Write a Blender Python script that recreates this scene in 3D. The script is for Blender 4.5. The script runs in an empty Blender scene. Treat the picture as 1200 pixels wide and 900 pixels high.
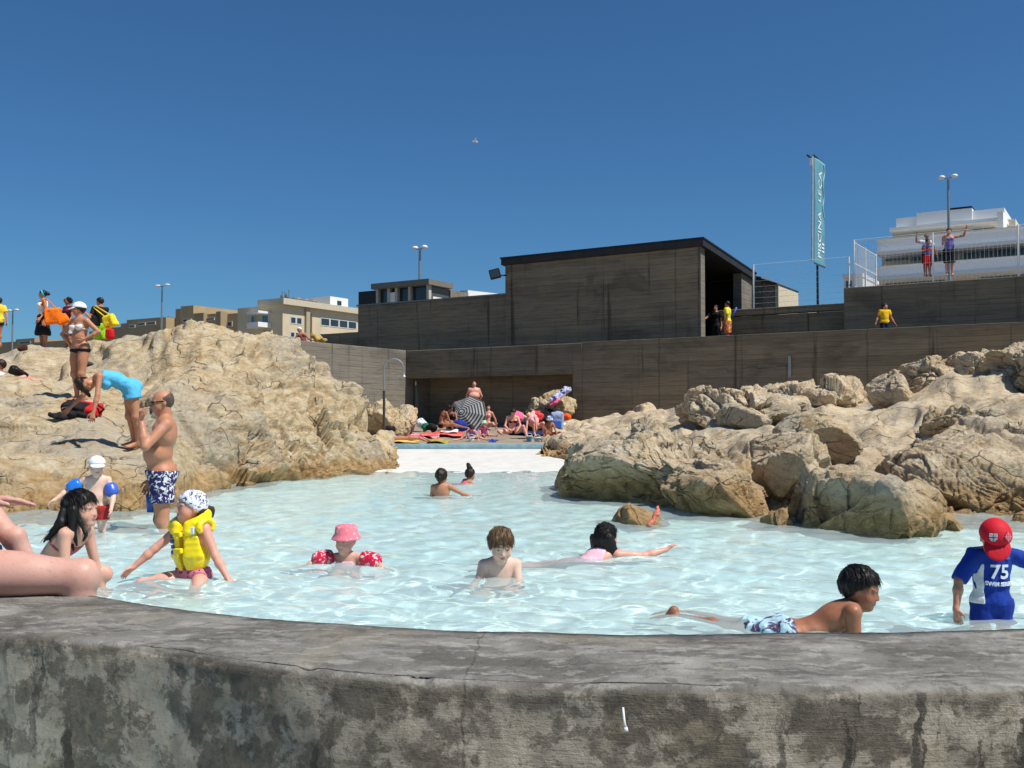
import bpy, math, random
import numpy as np
from mathutils import Vector
C = bpy.context.scene
COL = C.collection
rng = np.random.default_rng(7)
# ------------------------------------------------------------------ camera maths
F = 1167.0
PITCH = math.atan(40.0 / F)
CZ = 1.04
def ray(px, py):
    dx = (px - 600.0) / F
    dz = -(py - 450.0) / F
    cp, sp = math.cos(PITCH), math.sin(PITCH)
    return np.array([dx, cp - sp * dz, sp + cp * dz])
def at(px, py, Y):
    d = ray(px, py)
    s = Y / d[1]
    return np.array([0, 0, CZ]) + d * s
def at_z(px, py, z):
    d = ray(px, py)
    return np.array([0, 0, CZ]) + d * ((z - CZ) / d[2])
# ------------------------------------------------------------------ object helpers
def tag(o, label=None, cat=None, group=None, kind=None):
    if label: o['label'] = label
    if cat: o['category'] = cat
    if group: o['group'] = group
    if kind: o['kind'] = kind
    return o
def link(o, parent=None):
    COL.objects.link(o)
    if parent is not None: o.parent = parent
    return o
def empty(name, loc, label=None, cat=None, group=None, rz=0.0):
    o = bpy.data.objects.new(name, None)
    o.empty_display_size = 0.2
    o.location = loc
    o.rotation_euler = (0, 0, rz)
    link(o)
    return tag(o, label, cat, group)
def mesh_np(name, V, Fq, mat, parent=None, smooth=True, col=None, origin=None):
    """one mesh object from numpy vertices and a face array (n,3) / (n,4) or list of faces; vertices in world coords"""
    me = bpy.data.meshes.new(name)
    V = np.asarray(V, dtype=np.float64)
    org = np.array(origin if origin is not None else (parent.location[:] if parent is not None else (0, 0, 0)), dtype=float)
    if parent is not None and parent.parent is not None and origin is None:
        org = org + np.array(parent.parent.location[:])
    rel = org
    Vl = V - rel
    if isinstance(Fq, np.ndarray):
        n, k = Fq.shape
        me.vertices.add(len(Vl)); me.vertices.foreach_set('co', Vl.astype(np.float32).ravel())
        me.loops.add(n * k); me.loops.foreach_set('vertex_index', Fq.astype(np.int32).ravel())
        me.polygons.add(n)
        me.polygons.foreach_set('loop_start', np.arange(0, n * k, k, dtype=np.int32))
        me.update(calc_edges=True)
    else:
        me.from_pydata([tuple(v) for v in Vl], [], [tuple(f) for f in Fq])
        me.update()
    me.validate()
    if smooth:
        me.polygons.foreach_set('use_smooth', np.ones(len(me.polygons), dtype=bool))
    if col is not None:
        for nm, arr in col.items():
            a = me.attributes.new(nm, 'FLOAT_COLOR', 'POINT')
            a.data.foreach_set('color', np.asarray(arr, dtype=np.float32).ravel())
    if mat is not None: me.materials.append(mat)
    o = bpy.data.objects.new(name, me)
    link(o, parent)
    if parent is None: o.location = org
    return o
class MB:
    """collects boxes, bars and tubes and builds them as one mesh"""
    def __init__(s): s.V = []; s.F = []
    def add(s, V, Fs):
        b = len(s.V); s.V += [tuple(map(float, v)) for v in V]; s.F += [tuple(i + b for i in f) for f in Fs]; return s
    def hexa(s, p):   # 8 points: bottom ring 0-3, top ring 4-7
        return s.add(p, [(3, 2, 1, 0), (4, 5, 6, 7), (0, 1, 5, 4), (1, 2, 6, 5), (2, 3, 7, 6), (3, 0, 4, 7)])
    def box(s, x0, x1, y0, y1, z0, z1, fr=None, zt=None):
        p = []
        for zi in (0, 1):
            for (x, y) in ((x0, y0), (x1, y0), (x1, y1), (x0, y1)):
                z = (z0, z1)[zi]
                if zi and zt is not None: z = zt(x, y)
                p.append((x, y, z))
        if fr: p = [fr(*q) for q in p]
        return s.hexa(p)
    def tube(s, pts, r, n=8, caps=True):
        pts = [np.asarray(p, float) for p in pts]
        rs = r if isinstance(r, (list, tuple)) else [r] * len(pts)
        rings = []; prev = None
        for i, p in enumerate(pts):
            t = pts[min(i + 1, len(pts) - 1)] - pts[max(i - 1, 0)]
            t = t / (np.linalg.norm(t) + 1e-9)
            if prev is None:
                a = np.array([0, 0, 1.0]) if abs(t[2]) < .9 else np.array([1.0, 0, 0])
            else: a = prev
            u = a - t * a.dot(t); u /= np.linalg.norm(u); w = np.cross(t, u); prev = u
            rings.append([p + rs[i] * (u * math.cos(2 * math.pi * k / n) + w * math.sin(2 * math.pi * k / n)) for k in range(n)])
        V = [q for rg in rings for q in rg]; Fs = []
        for i in range(len(pts) - 1):
            for k in range(n):
                k2 = (k + 1) % n
                Fs.append((i * n + k, i * n + k2, (i + 1) * n + k2, (i + 1) * n + k))
        if caps:
            Fs.append(tuple(range(n - 1, -1, -1))); Fs.append(tuple((len(pts) - 1) * n + k for k in range(n)))
        return s.add(V, Fs)
    def lathe(s, prof, c, n=24, axis=None):
        V = []; Fs = []
        c = np.asarray(c, float)
        if axis is None: X, Yv, Z = np.array([1., 0, 0]), np.array([0, 1., 0]), np.array([0, 0, 1.])
        else:
            Z = np.asarray(axis, float); Z = Z / np.linalg.norm(Z)
            a = np.array([1., 0, 0]) if abs(Z[0]) < .9 else np.array([0, 1., 0])
            X = a - Z * a.dot(Z); X /= np.linalg.norm(X); Yv = np.cross(Z, X)
        for (r, z) in prof:
            for k in range(n):
                a = 2 * math.pi * k / n
                V.append(c + X * (r * math.cos(a)) + Yv * (r * math.sin(a)) + Z * z)
        for i in range(len(prof) - 1):
            for k in range(n):
                k2 = (k + 1) % n
                Fs.append((i * n + k, i * n + k2, (i + 1) * n + k2, (i + 1) * n + k))
        return s.add(V, Fs)
    def build(s, name, mat, parent=None, smooth=False, bevel=0.0):
        o = mesh_np(name, np.array(s.V), s.F, mat, parent, smooth)
        if bevel > 0:
            m = o.modifiers.new('bevel', 'BEVEL'); m.width = bevel; m.segments = 2; m.limit_method = 'ANGLE'
        return o
# ------------------------------------------------------------------ noise (numpy)
def _hash(ix, iy, iz, seed):
    h = (ix.astype(np.int64) * 374761393 + iy.astype(np.int64) * 668265263 + iz.astype(np.int64) * 2147483647 + seed * 974711) & 0xFFFFFFFF
    h = ((h ^ (h >> 13)) * 1274126177) & 0xFFFFFFFF
    h = ((h ^ (h >> 16)) * 2246822519) & 0xFFFFFFFF
    return ((h ^ (h >> 15)) & 0xFFFFFF).astype(np.float64) / 0xFFFFFF
def vnoise(P, seed=0):
    i = np.floor(P); f = P - i; f = f * f * f * (f * (f * 6 - 15) + 10)
    ix, iy, iz = i[:, 0], i[:, 1], i[:, 2]
    r = 0
    for dx in (0, 1):
        wx = f[:, 0] if dx else 1 - f[:, 0]
        for dy in (0, 1):
            wy = f[:, 1] if dy else 1 - f[:, 1]
            for dz in (0, 1):
                wz = f[:, 2] if dz else 1 - f[:, 2]
                r = r + wx * wy * wz * _hash(ix + dx, iy + dy, iz + dz, seed)
    return r * 2 - 1
def fbm(P, octs=4, seed=0, gain=.5, lac=2.03):
    a = 1.0; s = 0
    for o in range(octs):
        s = s + a * vnoise(P, seed + o * 17); P = P * lac + 3.7; a *= gain
    return s
def worley(P, seed=0):
    """returns F1, F2 and per-cell random (3) plus offset vector to the nearest feature point"""
    i = np.floor(P)
    F1 = np.full(len(P), 9.0); F2 = np.full(len(P), 9.0)
    R = np.zeros((len(P), 3)); O = np.zeros((len(P), 3))
    for dx in (-1, 0, 1):
        for dy in (-1, 0, 1):
            for dz in (-1, 0, 1):
                c = i + np.array([dx, dy, dz])
                h = np.stack([_hash(c[:, 0], c[:, 1], c[:, 2], seed + q) for q in (1, 2, 3)], 1)
                o = P - (c + h)
                d = np.sqrt((o * o).sum(1))
                m = d < F1
                F2 = np.where(m, F1, np.minimum(F2, d))
                R[m] = h[m]; O[m] = o[m]
                F1 = np.where(m, d, F1)
    return F1, F2, R, O
def sstep(x, a, b):
    t = np.clip((x - a) / (b - a), 0, 1); return t * t * (3 - 2 * t)
def jointed(W, N, spacing, seed, wid):
    """blocks between three warped joint sets: random block heights, grooves at the joints"""
    e = np.full(len(W), 9.0); ids = []
    for k in range(3):
        t = W @ N[k] / (spacing * (1.0, 1.5, 1.9)[k]); i = np.floor(t)
        j0 = .55 * (_hash(i, i * 0 + k, i * 0, seed + 5) - .5); t2 = t + j0; i = np.floor(t2); f = t2 - i
        ids.append(i); e = np.minimum(e, np.minimum(f, 1 - f) * spacing * (1.0, 1.5, 1.9)[k])
    v = _hash(ids[0], ids[1], ids[2], seed); g = _hash(ids[2], ids[0], ids[1], seed + 3)
    return (v - .5) * sstep(e, 0, wid * 1.6), (1 - sstep(e, 0, wid)) * g
def rock_disp(P, seed=0, amp=1.0, size=1.0, dip=1.0):
    """craggy displacement: jointed blocks, tilted facets, fissures and grain"""
    W = P + 0.34 * size * np.stack([fbm(P / size * .55 + k * 9.1, 1, seed + k) for k in range(3)], 1) + .030 * np.stack([fbm(P * 2.6 + k * 5.3, 2, seed + 7 + k) for k in range(3)], 1)
    N = np.array([[.50 * dip, .12, .86], [.88, .30 * dip, -.36 * dip], [-.25, .93, -.12]])
    N = N / np.linalg.norm(N, axis=1)[:, None]
    d = 0.0
    for (sp, a, g, w_) in ((1.15, .34, .13, .08), (.45, .115, .05, .04), (.19, .032, .016, .022)):
        v, gr = jointed(W, N, sp * size, seed + int(sp * 100), w_ * size); d = d + a * v - g * gr
    W2 = W / size
    for (sc, a, cr) in ((0.7, .42, .08), (1.9, .15, .04), (5.0, .034, .010)):
        F1, F2, R, O = worley(W2 * sc, seed + int(sc * 10))
        d = d + a * (((R - .5) * O).sum(1) * 2.2 + (R[:, 0] - .5) * .3) - cr * np.clip(1 - (F2 - F1) / .09, 0, 1) ** 1.5 * R[:, 1]
    d = d + .13 * fbm(W2 * .8, 3, seed + 50) + .034 * fbm(W2 * 4.5, 4, seed + 60, .6) + 0.016 * fbm(W2 * 17, 3, seed + 70, .62)
    return d * amp * size
# ------------------------------------------------------------------ surface nets
def surface_nets(D, org, h):
    nx, ny, nz = D.shape
    ins = D < 0
    c = np.zeros((nx - 1, ny - 1, nz - 1), dtype=np.int8)
    for dx in (0, 1):
        for dy in (0, 1):
            for dz in (0, 1):
                c += ins[dx:nx - 1 + dx, dy:ny - 1 + dy, dz:nz - 1 + dz]
    act = (c > 0) & (c < 8)
    idx = np.argwhere(act)
    if len(idx) == 0: return np.zeros((0, 3)), np.zeros((0, 4), int)
    vid = np.full(act.shape, -1, dtype=np.int64); vid[act] = np.arange(len(idx))
    acc = np.zeros((len(idx), 3)); cnt = np.zeros(len(idx))
    corners = [(a, b, e) for a in (0, 1) for b in (0, 1) for e in (0, 1)]
    for p in corners:
        for ax in range(3):
            if p[ax] == 0:
                q = list(p); q[ax] = 1
                a = D[idx[:, 0] + p[0], idx[:, 1] + p[1], idx[:, 2] + p[2]]
                b = D[idx[:, 0] + q[0], idx[:, 1] + q[1], idx[:, 2] + q[2]]
                m = (a < 0) != (b < 0)
                t = np.where(m, a / np.where(a - b == 0, 1, a - b), 0)
                pos = np.tile(np.array(p, float), (len(idx), 1)); pos[:, ax] += t
                acc += pos * m[:, None]; cnt += m
    V = (idx + acc / cnt[:, None]) * h + org
    faces = []
    for ax in range(3):
        o1, o2 = [(1, 2), (2, 0), (0, 1)][ax]
        sl = [slice(None)] * 3; sl[ax] = slice(0, -1); a = ins[tuple(sl)]
        sl[ax] = slice(1, None); b = ins[tuple(sl)]
        e = np.argwhere(a != b)
        e = e[(e[:, o1] > 0) & (e[:, o2] > 0)]
        lim = np.array(act.shape)
        e = e[(e < lim).all(1)]
        fl = a[e[:, 0], e[:, 1], e[:, 2]]
        def v(d1, d2):
            w = e.copy(); w[:, o1] -= d1; w[:, o2] -= d2
            return vid[w[:, 0], w[:, 1], w[:, 2]]
        q = np.stack([v(1, 1), v(0, 1), v(0, 0), v(1, 0)], 1)
        q[~fl] = q[~fl][:, ::-1]
        faces.append(q)
    Fq = np.concatenate(faces)
    Fq = Fq[(Fq >= 0).all(1)]
    return V, Fq
# ------------------------------------------------------------------ signed-distance modelling
def nrm(v):
    v = np.asarray(v, float); return v / (np.linalg.norm(v) + 1e-12)
def smin(a, b, k):
    if k <= 0: return np.minimum(a, b)
    h = np.clip(.5 + .5 * (b - a) / k, 0, 1)
    return b + (a - b) * h - k * h * (1 - h)
class Prim:
    def __init__(s, kind, k=.02, cut=None, sub=False, tag='', **kw):
        s.kind = kind; s.k = k; s.cut = cut or []; s.sub = sub; s.tag = tag; s.__dict__.update(kw)
    def bounds(s):
        if s.kind == 'cap':
            return np.minimum(s.a - s.ra, s.b - s.rb), np.maximum(s.a + s.ra, s.b + s.rb)
        r = np.abs(s.M) @ s.r
        if s.kind == 'box': r = r + s.round
        return s.c - r, s.c + r
    def dist(s, X, Y, Z):
        if s.kind == 'cap':
            ab = s.b - s.a; L = ab.dot(ab) + 1e-12
            px, py, pz = X - s.a[0], Y - s.a[1], Z - s.a[2]
            t = np.clip((px * ab[0] + py * ab[1] + pz * ab[2]) / L, 0, 1)
            d = np.sqrt((px - t * ab[0]) ** 2 + (py - t * ab[1]) ** 2 + (pz - t * ab[2]) ** 2) - (s.ra + t * (s.rb - s.ra))
        else:
            px, py, pz = X - s.c[0], Y - s.c[1], Z - s.c[2]
            M = s.M
            u = [px * M[0, i] + py * M[1, i] + pz * M[2, i] for i in range(3)]
            if s.kind == 'ell':
                k0 = np.sqrt(sum((u[i] / s.r[i]) ** 2 for i in range(3)))
                k1 = np.sqrt(sum((u[i] / s.r[i] ** 2) ** 2 for i in range(3))) + 1e-9
                d = k0 * (k0 - 1) / k1
                d = np.where(k0 < .05, -min(s.r), d)
            else:
                q = [np.abs(u[i]) - s.r[i] for i in range(3)]
                d = np.sqrt(sum(np.maximum(qq, 0) ** 2 for qq in q)) + np.minimum(np.maximum(np.maximum(q[0], q[1]), q[2]), 0) - s.round
        for (p, n) in s.cut:
            d = np.maximum(d, (X - p[0]) * n[0] + (Y - p[1]) * n[1] + (Z - p[2]) * n[2])
        return d
    def grown(s, e, ks=None):
        kw = dict(s.__dict__); kind = kw.pop('kind'); kw['cut'] = list(s.cut)
        if kind == 'cap': kw['ra'] = s.ra + e; kw['rb'] = s.rb + e
        elif kind == 'ell': kw['r'] = s.r + e
        else: kw['round'] = s.round + e
        return Prim(kind, **kw)
I3 = np.eye(3)
def cap(a, b, ra, rb=None, k=.02, **kw):
    return Prim('cap', k=k, a=np.asarray(a, float), b=np.asarray(b, float), ra=ra, rb=ra if rb is None else rb, **kw)
def ell(c, r, M=None, k=.02, **kw):
    return Prim('ell', k=k, c=np.asarray(c, float), r=np.asarray(r, float), M=I3 if M is None else M, **kw)
def rbox(c, r, M=None, rd=.01, k=.01, **kw):
    return Prim('box', k=k, c=np.asarray(c, float), r=np.asarray(r, float), M=I3 if M is None else M, round=rd, **kw)
def field(prims, h, cuts=(), noise=None):
    lo = np.min([p.bounds()[0] for p in prims if not p.sub], 0) - 3 * h - .01
    hi = np.max([p.bounds()[1] for p in prims if not p.sub], 0) + 3 * h + .01
    n = np.maximum(np.ceil((hi - lo) / h).astype(int) + 1, 4)
    D = np.full(n, .2)
    ax = [lo[i] + h * np.arange(n[i]) for i in range(3)]
    for p in prims:
        b0, b1 = p.bounds(); m = p.k + 3 * h
        i0 = np.maximum(np.floor((b0 - m - lo) / h).astype(int), 0); i1 = np.minimum(np.ceil((b1 + m - lo) / h).astype(int) + 1, n)
        if (i1 <= i0).any(): continue
        sl = tuple(slice(a, b) for a, b in zip(i0, i1))
        X = ax[0][sl[0]][:, None, None]; Y = ax[1][sl[1]][None, :, None]; Z = ax[2][sl[2]][None, None, :]
        d = p.dist(X, Y, Z)
        if p.sub: D[sl] = -smin(-D[sl], d, p.k)
        else: D[sl] = smin(D[sl], d, p.k)
    if cuts:
        X = ax[0][:, None, None]; Y = ax[1][None, :, None]; Z = ax[2][None, None, :]
        for (p, nn) in cuts:
            D = np.maximum(D, (X - p[0]) * nn[0] + (Y - p[1]) * nn[1] + (Z - p[2]) * nn[2])
    if noise:
        near = np.abs(D) < noise[0] * 2 + 2 * h
        ii = np.argwhere(near); P = lo + ii * h
        D[near] += noise[0] * fbm(P * np.asarray(noise[1]), 3, noise[2] if len(noise) > 2 else 0)
    return D, lo
def sdf_mesh(name, prims, h, mat, parent=None, cuts=(), noise=None, origin=None, col=None):
    D, lo = field(prims, h, cuts, noise)
    V, Fq = surface_nets(D, lo, h)
    return mesh_np(name, V, Fq, mat, parent, True, origin=origin, col={'Col': col(V)} if col else None)
# ------------------------------------------------------------------ materials
def srgb(r, g, b, a=1.0):
    f = lambda c: ((c / 255 + .055) / 1.055) ** 2.4 if c / 255 > .04045 else c / 255 / 12.92
    return (f(r), f(g), f(b), a)
class NT:
    def __init__(s, name):
        s.m = bpy.data.materials.new(name); s.m.use_nodes = True
        s.t = s.m.node_tree; s.t.nodes.clear()
        s.out = s.n('ShaderNodeOutputMaterial')
    def n(s, ty, **kw):
        o = s.t.nodes.new(ty)
        for k, v in kw.items():
            if k.startswith('i_'):
                key = k[2:]
                key = int(key) if key.isdigit() else key.replace('_', ' ')
                s.set(o, key, v)
            else: setattr(o, k, v)
        return o
    def set(s, o, key, v):
        if hasattr(v, 'is_output') or isinstance(v, bpy.types.NodeSocket): s.t.links.new(v, o.inputs[key])
        else: o.inputs[key].default_value = v
    def pos(s): return s.n('ShaderNodeNewGeometry').outputs['Position']
    def obj(s): return s.n('ShaderNodeTexCoord').outputs['Object']
    def mapv(s, v, scale=(1, 1, 1), rot=(0, 0, 0), loc=(0, 0, 0)):
        return s.n('ShaderNodeMapping', i_Vector=v, i_Scale=scale, i_Rotation=rot, i_Location=loc).outputs[0]
    def noise(s, v, scale, detail=4, rough=.55, dist=0.0):
        return s.n('ShaderNodeTexNoise', i_Vector=v, i_Scale=scale, i_Detail=detail, i_Roughness=rough, i_Distortion=dist).outputs['Fac']
    def ramp(s, fac, stops, interp='LINEAR'):
        r = s.n('ShaderNodeValToRGB', i_Fac=fac); e = r.color_ramp; e.interpolation = interp
        while len(e.elements) < len(stops): e.elements.new(.5)
        for el, (p, c) in zip(e.elements, stops):
            el.position = p; el.color = c if len(c) == 4 else (*c, 1)
        return r.outputs[0]
    def mix(s, fac, a, b, mode='MIX'):
        m = s.n('ShaderNodeMix', data_type='RGBA', blend_type=mode)
        s.set(m, 0, fac); s.set(m, 6, a); s.set(m, 7, b)
        return m.outputs[2]
    def math(s, op, a, b=0.0, c=None, clamp=False):
        m = s.n('ShaderNodeMath', operation=op, use_clamp=clamp)
        s.set(m, 0, a); s.set(m, 1, b)
        if c is not None: s.set(m, 2, c)
        return m.outputs[0]
    def sep(s, v): return s.n('ShaderNodeSeparateXYZ', i_0=v).outputs
    def smooth(s, x, a, b):
        m = s.n('ShaderNodeMapRange', interpolation_type='SMOOTHSTEP'); s.set(m, 0, x); m.inputs[1].default_value = a; m.inputs[2].default_value = b
        return m.outputs[0]
    def bump(s, hgt, strength=.5, dist=.02, normal=None):
        b = s.n('ShaderNodeBump', i_Height=hgt, i_Strength=strength, i_Distance=dist)
        if normal is not None: s.set(b, 'Normal', normal)
        return b.outputs[0]
    def pbr(s, col, rough=.6, normal=None, spec=.5, metal=0.0, **kw):
        p = s.n('ShaderNodeBsdfPrincipled')
        s.set(p, 'Base Color', col); s.set(p, 'Roughness', rough); s.set(p, 'Metallic', metal); s.set(p, 'Specular IOR Level', spec)
        if normal is not None: s.set(p, 'Normal', normal)
        for k, v in kw.items(): s.set(p, k.replace('_', ' '), v)
        s.t.links.new(p.outputs[0], s.out.inputs[0])
        return s.m
_mc = {}
def plain(name, rgb, rough=.6, spec=.4, var=.12, scale=8.0, bump=.15, metal=0.0):
    """a near-plain material with slight mottling and grain"""
    key = (name,)
    if key in _mc: return _mc[key]
    t = NT(name); p = t.obj()
    c = srgb(*rgb); n = t.noise(p, scale, 5)
    lo = tuple(x * (1 - var) for x in c[:3]) + (1,); hi = tuple(min(1, x * (1 + var)) for x in c[:3]) + (1,)
    colr = t.ramp(n, [(.3, lo), (.7, hi)])
    m = t.pbr(colr, rough, t.bump(t.noise(p, scale * 9, 3), bump, .01), spec, metal)
    _mc[key] = m; return m
def cloth_mat(name, rgb, rgb2=None, pattern=None, scale=20.0, rough=.8):
    key = (name,)
    if key in _mc: return _mc[key]
    t = NT(name); p = t.obj(); c = srgb(*rgb)
    col = t.ramp(t.noise(p, 14, 4), [(.3, tuple(x * .88 for x in c[:3])), (.7, tuple(min(1, x * 1.1) for x in c[:3]))])
    if rgb2:
        c2 = srgb(*rgb2)
        if pattern == 'floral':
            f = t.noise(p, scale, 3, .6, .8); f = t.ramp(f, [(.53, (0, 0, 0)), (.57, (1, 1, 1))])
        elif pattern == 'stripe':
            z = t.sep(p)[2]; f = t.math('GREATER_THAN', t.math('FRACT', t.math('MULTIPLY', z, scale)), .55)
        elif pattern == 'check':
            f = t.n('ShaderNodeTexChecker', i_Vector=p, i_Scale=scale).outputs['Fac']
        else:
            v = t.n('ShaderNodeTexVoronoi', i_Vector=p, i_Scale=scale).outputs['Distance']; f = t.math('LESS_THAN', v, .32)
        col = t.mix(f, col, c2)
    w = t.noise(t.mapv(p, (1, 1, .6)), 26, 3, .5, .6)
    m = t.pbr(col, rough, t.bump(w, .5, .012), .25)
    _mc[key] = m; return m
# ================================================================== camera, sun, sky
cam = bpy.data.cameras.new('camera'); cam.sensor_width = 36; cam.lens = 36 * F / 1200; cam.clip_end = 20000; cam.clip_start = .05
co = bpy.data.objects.new('camera', cam); COL.objects.link(co); co.location = (0, 0, CZ); co.rotation_euler = (math.pi / 2 + PITCH, 0, 0)
C.camera = co
EL, AZ = math.radians(58), math.radians(-30)
SUN = Vector((math.cos(EL) * math.cos(AZ), math.cos(EL) * math.sin(AZ), math.sin(EL)))
sl = bpy.data.lights.new('sun', 'SUN'); sl.energy = 4.7; sl.angle = math.radians(.53); sl.color = (1, .955, .88)
so = bpy.data.objects.new('sun', sl); COL.objects.link(so); so.rotation_euler = (-SUN).to_track_quat('-Z', 'Y').to_euler(); so.location = (0, 0, 60)
w = bpy.data.worlds.new('World'); C.world = w; w.use_nodes = True
wt = w.node_tree; bg = wt.nodes['Background']; sky = wt.nodes.new('ShaderNodeTexSky'); sky.sky_type = 'NISHITA'
sky.sun_disc = False; sky.sun_elevation = EL; sky.sun_rotation = math.pi / 2 - AZ
sky.altitude = 0; sky.air_density = 1.0; sky.dust_density = .35; sky.ozone_density = 3.2
tint = wt.nodes.new('ShaderNodeMix'); tint.data_type = 'RGBA'; tint.blend_type = 'MULTIPLY'; tint.inputs[0].default_value = 1; tint.inputs[7].default_value = (.40, .73, 1, 1)
wt.links.new(sky.outputs[0], tint.inputs[6]); wt.links.new(tint.outputs[2], bg.inputs[0]); bg.inputs[1].default_value = .077
C.view_settings.view_transform = 'Standard'; C.view_settings.look = 'None'; C.view_settings.exposure = .14; C.view_settings.gamma = 1
C.view_settings.use_curve_mapping = False
C.cycles.use_denoising = True
try: C.cycles.denoiser = 'OPENIMAGEDENOISE'
except Exception: pass
C.cycles.max_bounces = 8; C.cycles.transparent_max_bounces = 12
C.cycles.caustics_reflective = False; C.cycles.caustics_refractive = True; sl.cycles.is_caustics_light = True
# ================================================================== materials of the setting
def rock_mat(name, warm):
    t = NT(name); p = t.pos()
    big = t.noise(t.mapv(p, (.5, .5, .8), (.4, .5, .3)), 1.0, 5, .6, .6)
    mid = t.noise(t.mapv(p, (1, 1, 2.2), (.3, -.55, .2)), 2.6, 7, .68, .9)
    fine = t.noise(p, 26, 5, .7)
    speck = t.noise(p, 90, 3, .7)
    if warm: stops = [(.28, (.37, .25, .125)), (.43, (.51, .38, .215)), (.55, (.60, .49, .315)), (.70, (.68, .59, .43))]
    else: stops = [(.28, (.42, .305, .175)), (.42, (.57, .44, .275)), (.55, (.65, .53, .36)), (.70, (.70, .60, .445))]
    c = t.ramp(mid, stops)
    grey = t.smooth(big, .50, .64)
    c = t.mix(t.math('MULTIPLY', grey, .48 if not warm else .50), c, t.ramp(fine, [(.3, (.30, .28, .23)), (.7, (.53, .50, .43))]))
    lich = t.smooth(t.noise(t.mapv(p, (1.3, 1.3, 1.3), (0, 0, 0), (7, 3, 1)), 1.4, 6, .7, 1.2), .56, .70)
    c = t.mix(t.math('MULTIPLY', lich, .7), c, (.46, .26, .085, 1) if warm else (.36, .20, .08, 1))
    pale = t.smooth(t.noise(t.mapv(p, (1, 1, 1.5), (.2, .6, 0), (3, 9, 4)), 3.3, 6, .75, .5), .58, .72)
    c = t.mix(t.math('MULTIPLY', pale, .6), c, (.66, .60, .48, 1))
    c = t.mix(t.math('MULTIPLY', t.smooth(fine, .57, .68), .55), c, (.14, .115, .085, 1))
    pit = t.noise(t.mapv(p, (1, 1, 1.7), (.3, -.5, .2)), 11, 7, .7, .6)
    c = t.mix(t.math('MULTIPLY', t.smooth(pit, .56, .64), .45), c, (.22, .175, .12, 1) if warm else (.20, .175, .135, 1))
    c = t.mix(t.math('MULTIPLY', t.smooth(speck, .62, .75), .4), c, (.62, .58, .5, 1))
    vein = t.n('ShaderNodeTexVoronoi', feature='DISTANCE_TO_EDGE', i_Vector=t.mapv(t.n('ShaderNodeVectorMath', operation='ADD', i_0=p, i_1=t.n('ShaderNodeTexNoise', i_Vector=p, i_Scale=1.3, i_Detail=2.5, i_Roughness=.4).outputs['Color']).outputs[0], (1, 1, 2.0), (.2, .75 if not warm else -.75, .3)), i_Scale=1.0).outputs['Distance']
    vm = t.math('MULTIPLY', t.math('SUBTRACT', 1.0, t.smooth(vein, .0, .017)), t.smooth(t.noise(p, 1.3, 3), .42, .56))
    c = t.mix(t.math('MULTIPLY', vm, .8), c, (.10, .075, .05, 1))
    # algae and rust band along the waterline
    z = t.sep(p)[2]
    zz = t.math('ADD', z, t.math('MULTIPLY', t.math('SUBTRACT', t.noise(p, 1.6, 5, .6), .5), .62))
    band = t.math('SUBTRACT', 1.0, t.smooth(zz, .14, .36 if warm else .52))
    c = t.mix(t.math('MULTIPLY', band, .85), c, t.ramp(t.noise(p, 7, 5, .65), [(.3, (.21, .115, .04)), (.5, (.42, .255, .10)), (.7, (.56, .39, .18))]))
    wet = t.math('SUBTRACT', 1.0, t.smooth(zz, -.06, .06))
    c = t.mix(t.math('MULTIPLY', wet, .7), c, t.ramp(t.noise(p, 9, 4), [(.35, (.13, .09, .035)), (.65, (.30, .21, .09))]))
    rough = t.math('SUBTRACT', .93, t.math('MULTIPLY', wet, .45))
    b = t.bump(t.noise(t.mapv(p, (1, 1, 1.8), (.3, -.5, .2)), 9, 8, .72, .4), .9, .07)
    b = t.bump(t.noise(p, 48, 5, .7), .7, .014, b)
    b = t.bump(t.math('MULTIPLY', vm, -1.0), .8, .04, b)
    return t.pbr(c, rough, b, .25)
M_ROCK_W = rock_mat('warm_granite', True)
M_ROCK_G = rock_mat('grey_granite', False)
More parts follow.
